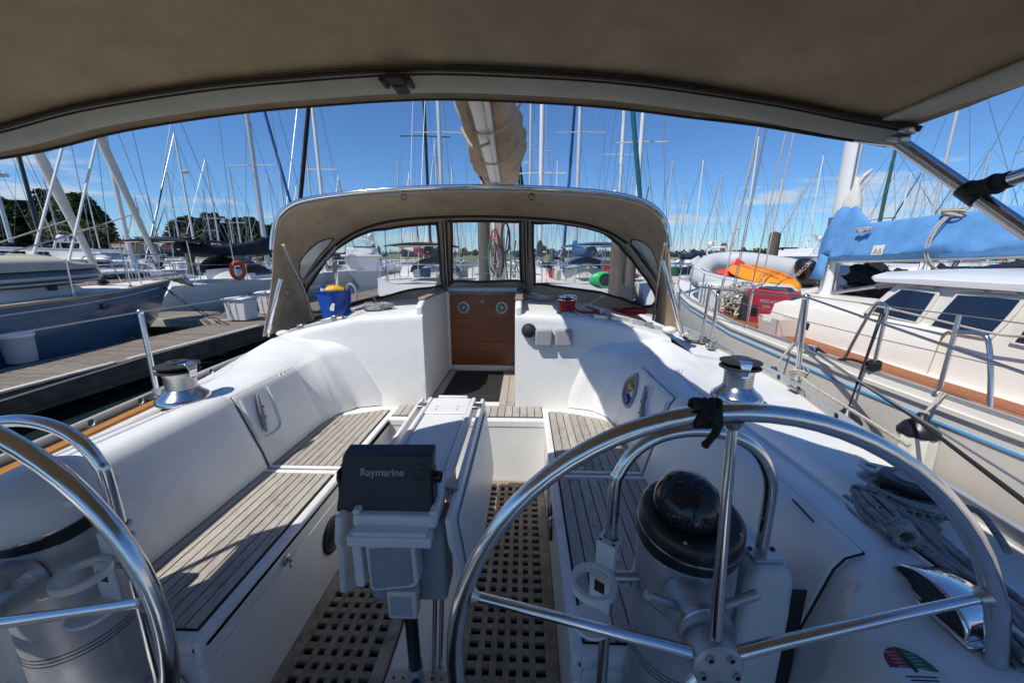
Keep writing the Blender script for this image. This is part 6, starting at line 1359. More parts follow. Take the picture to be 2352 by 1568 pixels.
m = MB(); m.loft([[(BX-w_,Y,bsh(Y)),(BX-w_+.10,Y,bsh(Y)+h),(BX,Y,bsh(Y)+h+.07),(BX+w_-.10,Y,bsh(Y)+h),(BX+w_,Y,bsh(Y))] for Y, w_, h in ((-4,1.1,.36),(4,1.12,.34),(5.5,1.0,.30),(6.5,.75,.24),(7.0,.5,.12),(7.15,.4,.0))]); part('cabin', m, 'white_hull', bb2, smooth=40)
m = MB(); hr_ = smooth_path([(BX+1.06,4.2,1.16),(BX+1.04,4.3,1.22),(BX+.98,5.3,1.22),(BX+.86,6.2,1.19),(BX+.84,6.28,1.12)],5); m.tube(hr_, .013, 8); part('hand_rail', m, 'steel', bb2)
# RIB under its cover on the foredeck
rb = thing('covered_dinghy', 'grey inflatable with a tan cover lying on the blue cutter', 'dinghy', (BX+.3,5.2,1.0))
rows = []; rows2 = []; rows3 = []
for i in range(25):
    t_ = i/24; Y = lerp(1.8, 7.35, t_); e = max(0, (t_-.62)/.38); f = (1-e**2.2)**.5 if e < 1 else .0; f = max(f, .06); cz = 1.16+.05*e
    rows.append([(BX+.32+cos(a)*.92*f, Y, cz+sin(a)*.24*(.55+.45*f)) for a in [2*pi*j/24 for j in range(24)]])
    rows2.append([(BX+.32+cos(a)*.88*f, Y, cz+.10+.30*max(0,sin(a))**.6*f*(1 if t_ < .86 else .7)) for a in [pi*j/12 for j in range(13)]])
m = MB(); m.loft(rows, closed=True, cap=True); part('tube', m, 'hypalon_dark', rb, smooth=70)
for dz, r_ in ((-.02,.022),(-.11,.018)):
    m = MB(); m.tube([(BX+.32+.93*max(.06,((1-max(0,(t_-.62)/.38)**2.2))**.5 if t_ < 1 else .06)*(.99 if dz > -.05 else .91), lerp(1.8,7.35,t_), 1.16+dz+.05*max(0,(t_-.62)/.38)) for t_ in [j/24 for j in range(25)]], r_, 6); part('strake', m, 'hypalon', rb)
m = MB(); m.loft(rows2); part('cover', m, 'cover_tan', rb, smooth=70)
m = MB(); m.box((BX+.3,4.4,.98), (1.5,.12,.14)); part('chock', m, 'dark_plastic', rb)
m = MB(); m.box((BX+.3,6.3,1.0), (1.0,.12,.14)); part('chock', m, 'dark_plastic', rb)
# furled headsails, poles, pulpit of the cutter
def furl(foot, up, L_, r, label, mt='sailcloth', bare=0):
    d = (up-foot).normalized(); pts = [foot + d*L_*j/40 for j in range(41)]; rad = [r*(.55+.45*min(1,j/5))*(1+.10*mnoise.noise(p*2.3)) for j, p in enumerate(pts)]
    t = thing('furled_sail', label, 'furled sail', foot); m = MB(); m.tube(pts, rad, 10); part('sail_roll', m, mt, t, smooth=70)
    m = MB(); m.lathe([(r*1.1,0),(r*1.2,.03),(r*.7,.07),(r*1.2,.12),(r*1.0,.15)], foot - d*.12, d, 14); part('drum', m, 'rubber', t)
    m = MB(); m.tube([foot - d*.35, foot + d*(L_+2)], .006, 5); part('stay', m, 'wire', t); return t
f1_, f1u = ax_(232,640,BX), ax_(86,348,BX); furl(f1_, f1u, 13, .085, 'pale furled staysail sloping up from the middle of the blue foredeck')
f2_, f2u = ax_(364,606,BX), ax_(228,314,BX); furl(f2_, f2u, 16, .080, 'pale furled genoa sloping up from the bow of the blue cutter')
for (a, b, lb) in (((74,595),(144,334),'farther aft'),((156,608),(224,312),'nearer the bow')):
    A, B = ax_(*a, BX+.5), ax_(*b, BX+.5); d = (B-A); wire('whisker_pole', [A, A+d*2.2], .022, 'mast_white', 'white pole standing on the blue cutter, the one %s' % lb, 'pole', 'poles on the blue cutter')
wire('sheet', smooth_path([ax_(-40,570,BX+.8), ax_(155,506,BX+.3)],4), .012, 'rope_white', 'pale sheet leading aft from the staysail of the cutter', 'rope', 'sheets of the blue cutter')
wire('sheet', smooth_path([ax_(-40,596,BX+.9), ax_(150,543,BX+.5), ax_(306,492,BX+.2)],4), .012, 'rope_white', 'pale sheet leading aft from the genoa of the cutter', 'rope', 'sheets of the blue cutter')
pu = thing('pulpit', 'steel bow pulpit of the blue cutter', 'rail', (BX, 8.8, .95))
m = MB(); m.tube(smooth_path([(BX+.62,8.0,.92),(BX+.60,8.05,1.50),(BX+.30,8.9,1.55),(BX,9.35,1.56),(BX-.30,8.9,1.55),(BX-.60,8.05,1.50),(BX-.62,8.0,.92)],6), .014, 8); part('top_rail', m, 'steel', pu)
m = MB(); m.tube(smooth_path([(BX+.61,8.02,1.22),(BX+.30,8.85,1.26),(BX,9.28,1.28),(BX-.30,8.85,1.26),(BX-.61,8.02,1.22)],6), .012, 8); part('mid_rail', m, 'steel', pu)
for x, y in ((.30,8.75),(-.30,8.75)):
    m = MB(); m.tube([(BX+x*.9,y,.95),(BX+x,y+.12,1.55)], .012, 8); part('leg', m, 'steel', pu)
for (u, v0, v1, Y, lb) in ((152,672,584,6.15,'blue cutter stanchion in front of the covered dinghy'),(258,652,592,7.6,'blue cutter stanchion by the foot of the staysail')):
    p = Vector((BX+bbm(Y)-.05, Y, bsh(Y)+.02)); t = thing('stanchion', lb, 'stanchion', p, group='stanchions of the blue cutter'); m = MB(); m.tube([p, p+Vector((.02,0,.62))], .0135, 8); part('tube', m, 'steel', t); m = MB(); m.lathe([(.035,0),(.03,.02),(.018,.05)], p, (0,0,1), 12); part('socket', m, 'steel_dull', t)
for dz, lb in ((.60,'upper'),(.32,'lower')): wire('lifeline', [(BX+bbm(0),0,bsh(0)+dz),(BX+bbm(4)-.03,4,bsh(4)+dz),(BX+bbm(6.15)-.03,6.15,bsh(6.15)+dz),(BX+bbm(7.6)-.03,7.6,bsh(7.6)+dz),(BX+.6,8.05,1.48 if dz > .5 else 1.2)], .004, 'wire', lb+' lifeline of the blue cutter', group='lifelines of the blue cutter')
for i, (a, b) in enumerate((((365,652),(505,742)),((372,655),(525,745)))):
    A = ax_(*a, BX+.05); B = az(*b, .02); wire('bow_line', smooth_path([A, A.lerp(B,.5)+Vector((0,0,-.08)), B],6), .011, 'rope_black', ['dark bow line of the blue cutter, the lower one','dark bow line of the blue cutter, the upper one'][i], 'rope', 'bow lines of the blue cutter')
# anchor on the bow roller
an = thing('anchor', 'galvanised plough anchor on the bow roller of the blue cutter', 'anchor', (BX,9.4,.98))
m = MB(); m.tube([(BX,8.8,1.02),(BX,9.75,1.08)], .025, 8); part('shank', m, 'steel_dull', an); m = MB(); m.loft([[(BX-.2,9.5,.92),(BX,9.75,1.05),(BX+.2,9.5,.92)],[(BX-.03,10.0,.70),(BX,10.02,.74),(BX+.03,10.0,.70)]]); part('fluke', m, 'steel_dull', an, solid=.015)
# ================================================================== the marina behind: boats, pilings, shore, trees
def loc_part(name, mb, matn, root, **kw): return part(name, mb, matn, root, **kw)
def sailboat(x, y, heading, L_, label, hull='white_hull', cover='canvas_navy', mast_h=13., mast='mast_alloy', group='sailboats in the far berths', spread=1, radar=0, bimini=None, dodger=None,
             furled=None, mast_off=.08, fb=1.05, cabin='white_hull', detail=1, beam=None, boomlen=.38, stripe=None, mast_r=None, flag=False, gear=False, cat='sailboat', scoop=1.0):
    t = thing('moored_sailboat', label, cat, (x, y, WATER), heading, group); OFF[t.name] = Vector((0,0,0))
    B = beam or L_*.31; hb = B/2
    ys = [-.5,-.42,-.25,0,.2,.33,.42,.48,.5]; ws = [.62,.78,.94,1,.9,.66,.38,.12,.02]
    sh_ = lambda q: fb*(1+.10*max(0,q*2)**2)
    rows = []
    for q, w_ in zip(ys, ws):
        rk = .045*L_*scoop if q == -.5 else 0; rows.append([(-hb*w_, q*L_, sh_(q)),(-hb*w_*.97, q*L_-rk*.5, fb*.55),(-hb*w_*.78, q*L_*.97-rk, .0),(0, q*L_*.95-rk, -.2),(hb*w_*.78, q*L_*.97-rk, .0),(hb*w_*.97, q*L_-rk*.5, fb*.55),(hb*w_, q*L_, sh_(q))])
    m = MB(); m.loft(rows); m.add([Vector(p) for p in rows[0]], [(0,1,2,3,4,5,6)]); part('hull', m, hull, t, smooth=60)
    m = MB(); m.loft([[(-hb*w_, q*L_, sh_(q)),(0, q*L_, sh_(q)+.05),(hb*w_, q*L_, sh_(q))] for q, w_ in zip(ys, ws)]); part('deck', m, 'cream_paint', t, smooth=60)
    if stripe:
        for s in (-1, 1):
            m = MB(); m.loft([[(s*(hb*w_*.985+.01), q*L_, sh_(q)-.18),(s*(hb*w_+.008), q*L_, sh_(q)-.10)] for q, w_ in zip(ys, ws)]); part('cove_stripe', m, stripe, t, smooth=60)
    ch = .42*L_/10; cr_ = []
    for q, w_, h in ((-.18,.62,.0),(-.175,.62,.9),(.0,.60,1),(.12,.52,.85),(.24,.34,.4),(.28,.2,.0)):
        z0 = sh_(q)-.02; cr_.append([(-hb*w_, q*L_, z0),(-hb*w_*.88, q*L_, z0+ch*h),(0, q*L_, z0+ch*h*1.18),(hb*w_*.88, q*L_, z0+ch*h),(hb*w_, q*L_, z0)])
    m = MB(); m.loft(cr_); part('cabin', m, cabin, t, smooth=40)
    for s in (-1, 1):
        m = MB(); P = [(s*hb*.605, -.14*L_, fb+ch*.35),(s*hb*.58, .06*L_, fb+ch*.38),(s*hb*.545, .06*L_, fb+ch*.72),(s*hb*.56, -.14*L_, fb+ch*.72)]; m.prism(P, (s*.035,0,.008)); part('window', m, 'dark_glass', t, smooth=None)
    my = mast_off*L_; mz = fb+ch*1.1; mr = mast_r or .006*mast_h+.01
    m = MB(); m.tube([(0,my,mz-.1),(0,my,mast_h*.7),(0,my-.06,mast_h)], [mr,mr,mr*.75], 8); part('mast', m, mast, t, smooth=60)
    for q in range(spread):
        z = mast_h*(.5 if spread == 1 else (.36,.66)[q]); w_ = hb*(.72 if q == 0 else .55); m = MB(); m.tube([(-w_,my-.12,z),(0,my,z+.06),(w_,my-.12,z)], .028, 5); part('spreader', m, mast, t)
    m = MB(); m.tube([(0,my-.05,mast_h),(.0,my-.3,mast_h+.28)], .012, 4); m.tube([(0,my,mast_h),(0,my,mast_h+.45)], .010, 4); part('masthead_gear', m, 'wire', t)
    for nm_, a, b in (('forestay',(0,.49*L_,fb*1.12),(0,my+.05,mast_h*.98)),('backstay',(0,-.49*L_,fb*1.0),(0,my-.1,mast_h*.99))):
        m = MB(); m.tube([a, b], .013, 4); part(nm_, m, 'wire', t)
    for s in (-1, 1):
        w_ = hb*.72; z = mast_h*(.5 if spread == 1 else .66); m = MB(); m.tube([(s*hb*.9,my-.1,fb),(s*w_*.95,my-.12,z),(0,my,mast_h*.96)], .012, 4); part('shroud', m, 'wire', t)
        m = MB(); m.tube([(s*hb*.85,my+.25,fb),(0,my,mast_h*.5)], .010, 4); part('lower_shroud', m, 'wire', t)
    if furled:
        a, b = Vector((0,.475*L_,fb*1.12+.5)), Vector((0,my+.1,mast_h*.93)); m = MB(); m.tube([a, a.lerp(b,.1), a.lerp(b,.5), b], [.04,.085,.075,.04], 8); part('furled_sail', m, furled, t, smooth=60)
    bz = mz+.58; be = my - boomlen*L_
    m = MB(); m.tube([(0,my,bz),(0,be,bz+.05)], .06, 8); part('boom', m, mast, t)
    if cover:
        rows = []
        for i in range(13):
            f = i/12; c = Vector((0, lerp(my+.12, be, f), bz+.05*f)); h = lerp(.55,.22,min(1,f*1.6)) + .25*max(0,.12-f)*8; w_ = .16
            rows.append([c+Vector((cos(a)*w_*(1+.12*sin(f*40+3*a)), 0, (sin(a)*h if sin(a) > 0 else sin(a)*.14)-.02*sin(pi*f)*3)) for a in [2*pi*j/12 for j in range(12)]])
        m = MB(); m.loft(rows, closed=True, cap=True); part('sail_cover', m, cover, t, smooth=70)
    if radar:
        z = radar; m = MB(); m.lathe([(.10,-.10),(.30,-.07),(.32,.04),(.26,.11),(.1,.13),(0,.13)], (0,my+.45,z), (0,0,1), 18); part('radar', m, 'white_hull', t, smooth=50)
        m = MB(); m.tube([(0,my,z-.25),(0,my+.4,z-.1)], .04, 6); part('radar_bracket', m, mast, t)
    if dodger:
        rows = []
        for q, h in ((-.20,.62),(-.13,.66),(-.06,.30)): rows.append([(cos(a)*hb*.60, q*L_, fb+ch*.6+sin(a)*h) for a in [pi*j/10 for j in range(11)]])
        m = MB(); m.loft(rows); part('dodger', m, dodger, t, smooth=70, solid=.02)
    if bimini:
        rows = []
        for q in (-.46,-.42,-.28,-.24): rows.append([(x*hb*.72, q*L_, fb+1.40-.10*x*x-(.05 if q in (-.46,-.24) else 0)) for x in (-1,-.6,-.2,.2,.6,1)])
        m = MB(); m.loft(rows); part('bimini', m, bimini, t, smooth=70, solid=.03)
        for q in (-.44,-.27):
            m = MB(); m.tube([(-hb*.75,q*L_,fb),(-hb*.72,q*L_,fb+1.28),(hb*.72,q*L_,fb+1.28),(hb*.75,q*L_,fb)], .018, 5); part('bimini_frame', m, 'steel', t)
    if detail:
        for s in (-1, 1):
            P = [(s*hb*w_*.97, q*L_, sh_(q)+.58) for q, w_ in zip(ys, ws) if -.5 < q]; m = MB(); m.tube(P, .012, 5); part('lifeline', m, 'wire', t)
            for q, w_ in zip(ys[1:-1], ws[1:-1]):
                m = MB(); m.tube([(s*hb*w_*.97, q*L_, sh_(q)),(s*hb*w_*.97, q*L_, sh_(q)+.6)], .016, 5); part('stanchion', m, 'steel', t)
        m = MB(); m.tube([(-hb*.62,-.47*L_,fb),(-hb*.62,-.49*L_,fb+.65),(hb*.62,-.49*L_,fb+.65),(hb*.62,-.47*L_,fb)], .018, 5); part('pushpit', m, 'steel', t)
    if gear:
        q = random.Random(int(x*10)); 
        for i in range(9):
            c = Vector((q.uniform(-hb*.6,hb*.6), q.uniform(-.42,.3)*L_, fb+q.uniform(.1,.6))); m = MB(); m.box(c, (q.uniform(.2,.5),q.uniform(.2,.6),q.uniform(.15,.45)), Matrix.Rotation(q.uniform(0,3),3,'Z')); part('deck_gear', m, q.choice(['white_plastic','canvas_navy','canvas_royal','rope_white','plastic_red','hypalon','canvas_green','grey_plastic']), t, bevel=.05)
    if flag:
        for (z, cols) in ((mast_h*.55,('flag_red','label_white','flag_blue')),(mast_h*.48,('label_gold','label_green','flag_red'))):
            for i, cmat in enumerate(cols):
                m = MB(); m.loft([[(hb*.62+.1*j, my-.1+.05*sin(j*1.3), z-.13*i-.05*j),(hb*.62+.1*j, my-.1+.05*sin(j*1.3), z-.13*i-.13-.05*j)] for j in range(7)]); part('flag_band', m, cmat, t, smooth=60, solid=.01)
    return t
def place(u, D, vt=None, h=None, **kw):           # put the mast foot on the photo column u at the distance D
    p = ay(u, 590, D); L_ = kw.pop('L_', 10.5); hd = kw.pop('heading', 0.0); mo = kw.get('mast_off', .08)
    if vt is not None: h = ay(u, vt, D).z - WATER
    off = Matrix.Rotation(hd,3,'Z') @ Vector((0, mo*L_, 0))
    return sailboat(p.x-off.x, p.y-off.y, hd, L_, kw.pop('label'), mast_h=h, **kw)
PIh = pi/2
# near boats on the port side
wb_p = ax_(614, 600, -10.8)
wbt = sailboat(-10.8, wb_p.y-.60, 0, 10.0, 'white sailboat with black sail cover, black dodger and red lifebuoy', 'white_hull', 'canvas_navy', 15.5, 'mast_alloy', None, 2, 0, 'canvas_navy', 'canvas_navy', None, .06, 1.12, mast_r=.10, boomlen=.42, beam=2.9, scoop=2.2)
m = MB(); m.tube([(1.40+.02*cos(a), -3.0+cos(a)*.27, 1.50+sin(a)*.27) for a in [2*pi*j/24 for j in range(24)]], .065, 8, closed=True); part('lifebuoy', m, 'lifering', wbt)
m = MB(); m.loft([[(x, -5.95, .25),(x, -5.95, .42),(x, -5.6, .45),(x, -5.55, .72),(x, -5.2, .75),(x, -5.15, 1.08)] for x in (-.5,.5)]); part('transom_steps', m, 'white_hull', wbt, smooth=30, solid=.03)
m = MB(); m.box((0,-3.6,2.57), (1.7,1.1,.03), Matrix.Rotation(.06,3,'X')); part('solar_panel', m, 'tint_glass', wbt, bevel=.005)
for i, ch in enumerate('ASR'): pass
text('name_lettering', 'AsR', Vector((1.50,-2.6,.62)), .34, 'label_black', wbt, (0,1,0), (0,0,1))
place(301, 13.5, h=17, label='sailboat with a tall grey mast and crosstrees behind the blue bow', heading=-.15, L_=11, spread=2, mast_r=.075, cover=None, stripe='stripe_blue', gear=False)
place(35, 20, h=16, label='sailboat with a grey mast at the left edge behind the cutter', heading=.3, L_=10, mast_r=.09, radar=6.2)
place(105, 24, h=17, label='sailboat with a steep black furled jib at far left', heading=.9, L_=11, furled='canvas_black', mast='mast_black')
place(452, 31, 304, label='sailboat with a tall white mast carrying a white radar', radar=8.6, mast='mast_white', heading=.2)
place(419, 42, 377, label='sailboat with a dark grey mast left of the radar mast', heading=PIh, furled='canvas_navy')
place(509, 40, 364, label='sailboat with the tall bare mast between the dodger and the radar mast', heading=.1)
place(492, 55, 434, label='small sailboat with a short mast beside the radar mast', L_=9)
place(558, 43, 387, label='sailboat with a slim mast above the black sail cover', heading=-.2)
place(234, 52, 424, label='sailboat whose mast stands against the dark tree', heading=PIh, mast='mast_white')
place(146, 50, 404, label='sailboat whose grey mast top shows above the left poplars', heading=PIh)
place(754, 26, h=15, label='sailboat with a white mast and wide crosstrees left of the dodger peak', heading=.05, mast='mast_white', mast_r=.11, gear=True)
place(729, 36, 338, label='sailboat flying two small flags from its mast', heading=PIh, flag=True)
place(667, 46, 392, label='sailboat with a short mast just over the dodger corner', heading=.4)
place(925, 41, 367, label='sailboat with a pale mast just right of the dodger window top', heading=PIh)
place(990, 22, h=16.5, label='sailboat with a tall black mast and black crosstrees', heading=.1, mast='mast_black', mast_r=.085, L_=12, gear=True, cover='canvas_red')
place(1010, 34, 318, label='sailboat with a light mast beside the black one', heading=.0, furled='sailcloth')
place(888, 60, 424, label='sailboat with a short far mast over the port window', heading=.2)
place(1216, 24, h=16, label='sailboat with a grey mast right of our boom', heading=.05, mast_r=.085, gear=True, cover='canvas_royal')
place(1240, 19, h=16, label='sailboat with a thick white mast right of our boom', heading=.0, mast='mast_white', mast_r=.11, spread=2, gear=True)
place(1414, 23, h=15, label='sailboat with a white mast carrying a blue-banded radar', heading=.1, mast='mast_white', radar=5.6, mast_r=.10, furled=None, gear=True, cover='canvas_royal')
place(1525, 42, 368, label='sailboat with a grey mast right of the dodger', heading=.0)
place(1592, 40, 368, label='sailboat with a white mast above the dinghy', heading=.15, mast='mast_white', spread=2)
place(1706, 33, 315, label='sailboat with a pale furled jib above the orange kayak', heading=-.2, mast='mast_white', furled='sailcloth', spread=2)
place(1388, 54, 417, label='small far sailboat left of the radar mast over the starboard window', heading=PIh)
place(1440, 50, 405, label='small far sailboat right of the radar mast over the starboard window', heading=PIh)
place(1583, 80, 479, label='far sailboat with a short mast against the wooded shore', heading=.3)
place(1851, 38, 358, label='sailboat with a white furled jib left of the blue sail cover', heading=.35, mast='mast_white', furled='sailcloth', spread=2)
place(2004, 27, 340, label='sailboat with a dark green mast and green sail cover behind the boom', heading=PIh*.9, mast='mast_green', cover='canvas_green', mast_r=.11)
place(2050, 40, 395, label='sailboat with a thin white mast right of the green one', heading=.2, mast='mast_white')
place(2210, 34, 338, label='sailboat with a grey mast behind the steel leg of the bimini', heading=.4)
place(2325, 20, h=14, label='sailboat with a thick buff mast at the right edge', heading=PIh, mast='canvas_sand', mast_r=.13, cover='canvas_sand')
place(2120, 24, h=13, label='sailboat under a long buff winter cover beyond the blue boom', heading=PIh, mast='mast_alloy', cover='canvas_sand', boomlen=.5, L_=12)
FAR = ['over the starboard quarter window','just right of the dodger','left of the whip aerials','between the whip aerials and the kayak','right of the pale furled jib','right of the jagged piling','left of the big white mast','right of the green mast','above the tan cover','over the starboard window','left in the starboard window','right of our boom','over the middle window','left of the black mast','over the port window','left of the flags','by the dodger corner','left of the red roof','right of the red roof']
for i, (u, D, vt) in enumerate(((1480,70,470),(1545,75,470),(1640,70,455),(1665,90,500),(1760,75,470),(1800,85,500),(1925,60,430),(2090,60,430),(2160,75,470),(1330,60,440),(1290,75,470),(1180,70,460),(1060,75,470),(960,65,450),(850,60,440),(800,75,470),(585,70,470),(340,75,470),(370,60,450))):
    place(u, D, vt, label='thin far mast with a small white hull, ' + FAR[i], heading=[0,PIh,.4][i % 3], L_=9, detail=0, group='small far sailboats near the shore', spread=1)
# the crowd of masts between the named ones
qx = random.Random(41)
spots = [(338,56,450,'left of the black solar bimini'),(540,60,455,'over the sagging black sail cover'),(640,48,400,'just left of the dodger corner'),(700,55,425,'above the left shoulder of the dodger'),(795,50,400,'right of the white crosstree mast'),(845,58,430,'over the middle of the port window'),(950,52,395,'left of the black crosstrees'),(1045,46,380,'between the black mast and our boom'),(1180,50,395,'just right of our boom'),(1275,48,370,'right of the two pale masts'),(1345,58,425,'left of the blue-banded radar'),(1480,52,410,'right of the teal furled sail'),(1560,56,425,'above the bow of the dinghy'),(1635,50,400,'over the red vest'),(1690,58,430,'left of the furled pale jib'),(1770,52,410,'right of the furled pale jib'),(1815,60,440,'between the jib and the sloping white stay'),(1955,54,410,'behind the big white mast'),(2075,48,380,'right of the dark green mast'),(2150,56,420,'left of the bimini leg'),(2270,50,400,'behind the taped brace'),(400,62,470,'left of the dark grey mast')]
for i, (u, D, vt, lb) in enumerate(spots):
    place(u, D, vt, label='moored sailboat in the crowd, its mast '+lb, heading=qx.choice([0,.1,-.15,PIh,PIh+.1]), L_=qx.uniform(9,11), group='crowd of sailboats in the middle distance', mast=qx.choice(['mast_alloy','mast_white','mast_alloy']), spread=qx.choice([1,2]), cover=qx.choice(['canvas_navy','canvas_royal','canvas_black','canvas_teal',None]), furled=qx.choice([None,None,'sailcloth','canvas_navy']), radar=qx.choice([0,0,0,6]), dodger=qx.choice([None,'canvas_navy','canvas_royal']), detail=0, gear=True)
# coloured roller-furled headsails standing clear against the sky
for (a, b, D, mt, r, lb) in (((667,465),(607,254),21,'canvas_royal',.07,'bright blue furled sail slanting above the dodger corner'),((690,459),(709,244),17,'canvas_black',.085,'black furled sail above the left of the dodger'),((1470,452),(1453,254),17,'canvas_teal',.10,'teal furled sail above the right of the dodger'),((1182,310),(1172,231),20,'canvas_navy',.14,'navy furled sail just right of our boom')):
    A, B = ay(*a, D), ay(*b, D); d = (B-A).normalized(); A2_ = A - d*((A.z-1.6)/d.z); furl(A2_, B, 14, r, lb, mt)
# boats right ahead, seen through the dodger windows
sailboat(-3.55, 18.0, .05, 10.5, 'white sailboat with a slate blue boom tent seen through the port window', cover='canvas_navy', dodger='canvas_navy', bimini='canvas_navy', mast_h=15, gear=True, group='boats ahead of our bow')
sailboat(-1.15, 18.5, -.02, 11, 'sailboat with a red furled mainsail seen through the port window', cover='canvas_red', mast_h=15.5, mast='mast_white', gear=True, group='boats ahead of our bow', furled='canvas_red')
sailboat(2.9, 18.2, .04, 10.5, 'sailboat with a royal blue bimini and dodger seen through the starboard window', cover='canvas_royal', dodger='canvas_royal', bimini='canvas_royal', mast_h=15, gear=True, group='boats ahead of our bow', furled='canvas_royal')
sailboat(5.6, 18.0, -.05, 10, 'white sailboat at the starboard corner of the dodger windows', cover='canvas_royal', mast_h=14, mast='mast_white', gear=True, group='boats ahead of our bow')
dock_run('head_dock', 'cross dock just ahead of our bow', -5.4, 9.5, 10.95, 12.15, 0.0, .145, edge=False)
c = ay(1383,643,11.3); gk = thing('kayak', 'bright green kayak standing on edge ahead of our bow', 'kayak', (c.x,11.3,0))
rows = []
for i in range(15):
    t_ = -1+2*i/14; w_ = max(.02,(1-t_*t_))**.6; rows.append([c + Vector((t_*.40, sin(a)*.14*w_, cos(a)*.25*w_)) for a in [2*pi*j/16 for j in range(16)]])
m = MB(); m.loft(rows, closed=True, cap=True); part('hull', m, 'plastic_green', gk, smooth=60)
m = MB(); m.lathe([(0,.01),(.19,.01),(.21,0)], c+Vector((.08,-.15,0)), (0,-1,0), 24, ex=.95); part('cockpit', m, 'dark_void', gk); m = MB(); m.tube([c+Vector((.08+cos(a)*.22,-.155,sin(a)*.21)) for a in [2*pi*j/24 for j in range(24)]], .03, 6, closed=True); part('coaming', m, 'plastic_green', gk)
# pilings
def piling(p, r, h, label, mt='pile_wood'):
    t = thing('piling', label, 'piling', (p[0],p[1],WATER-.2), group='wooden pilings'); rows = []
    for z in [WATER-.2, WATER+.6, h*.4, h*.8, h-.05, h]:
        rows.append([(p[0]+cos(a)*r*(1+.05*sin(3*a+z)), p[1]+sin(a)*r*(1+.05*sin(3*a+z)), z+(.06*sin(2*a) if z == h else 0)) for a in [2*pi*j/14 for j in range(14)]])
    m = MB(); m.loft(rows, closed=True, cap=True); part('shaft', m, mt, t, smooth=60); m = MB(); m.tube([(p[0]+cos(a)*(r+.03), p[1]+sin(a)*(r+.03), .15) for a in [2*pi*j/16 for j in range(16)]], .03, 6, closed=True); part('guide_hoop', m, 'steel_dull', t)
def pile(u, D, vt, r, label): p = ay(u, 590, D); piling((p.x, D), r, ay(u, vt, D).z, label)
pile(1112, 10.75, 470, .17, 'tall wooden piling in the middle dodger window'); pile(1420, 10.7, 500, .22, 'thick wooden piling in the starboard dodger window'); pile(1448, 12.4, 520, .2, 'darker piling just behind the thick one in the starboard window')
pile(1773, 20, 535, .24, 'jagged dark piling left of the blue sail cover'); pile(1660, 26, 560, .2, 'short piling behind the dinghy'); pile(436, 24, 536, .22, 'grey piling above the black sail cover on the left'); pile(100, 22, 570, .28, 'stout dark piling above the covered dinghy'); pile(182, 24, 575, .22, 'piling in front of the white motor yacht'); pile(990, 24, 575, .18, 'piling near the red sail in the port window'); pile(1240, 30, 580, .2, 'left of the two close pilings in the starboard window'); pile(1268, 30, 572, .2, 'right of the two close pilings in the starboard window'); pile(595, 22, 590, .18, 'piling behind the black dodger of the white sailboat')
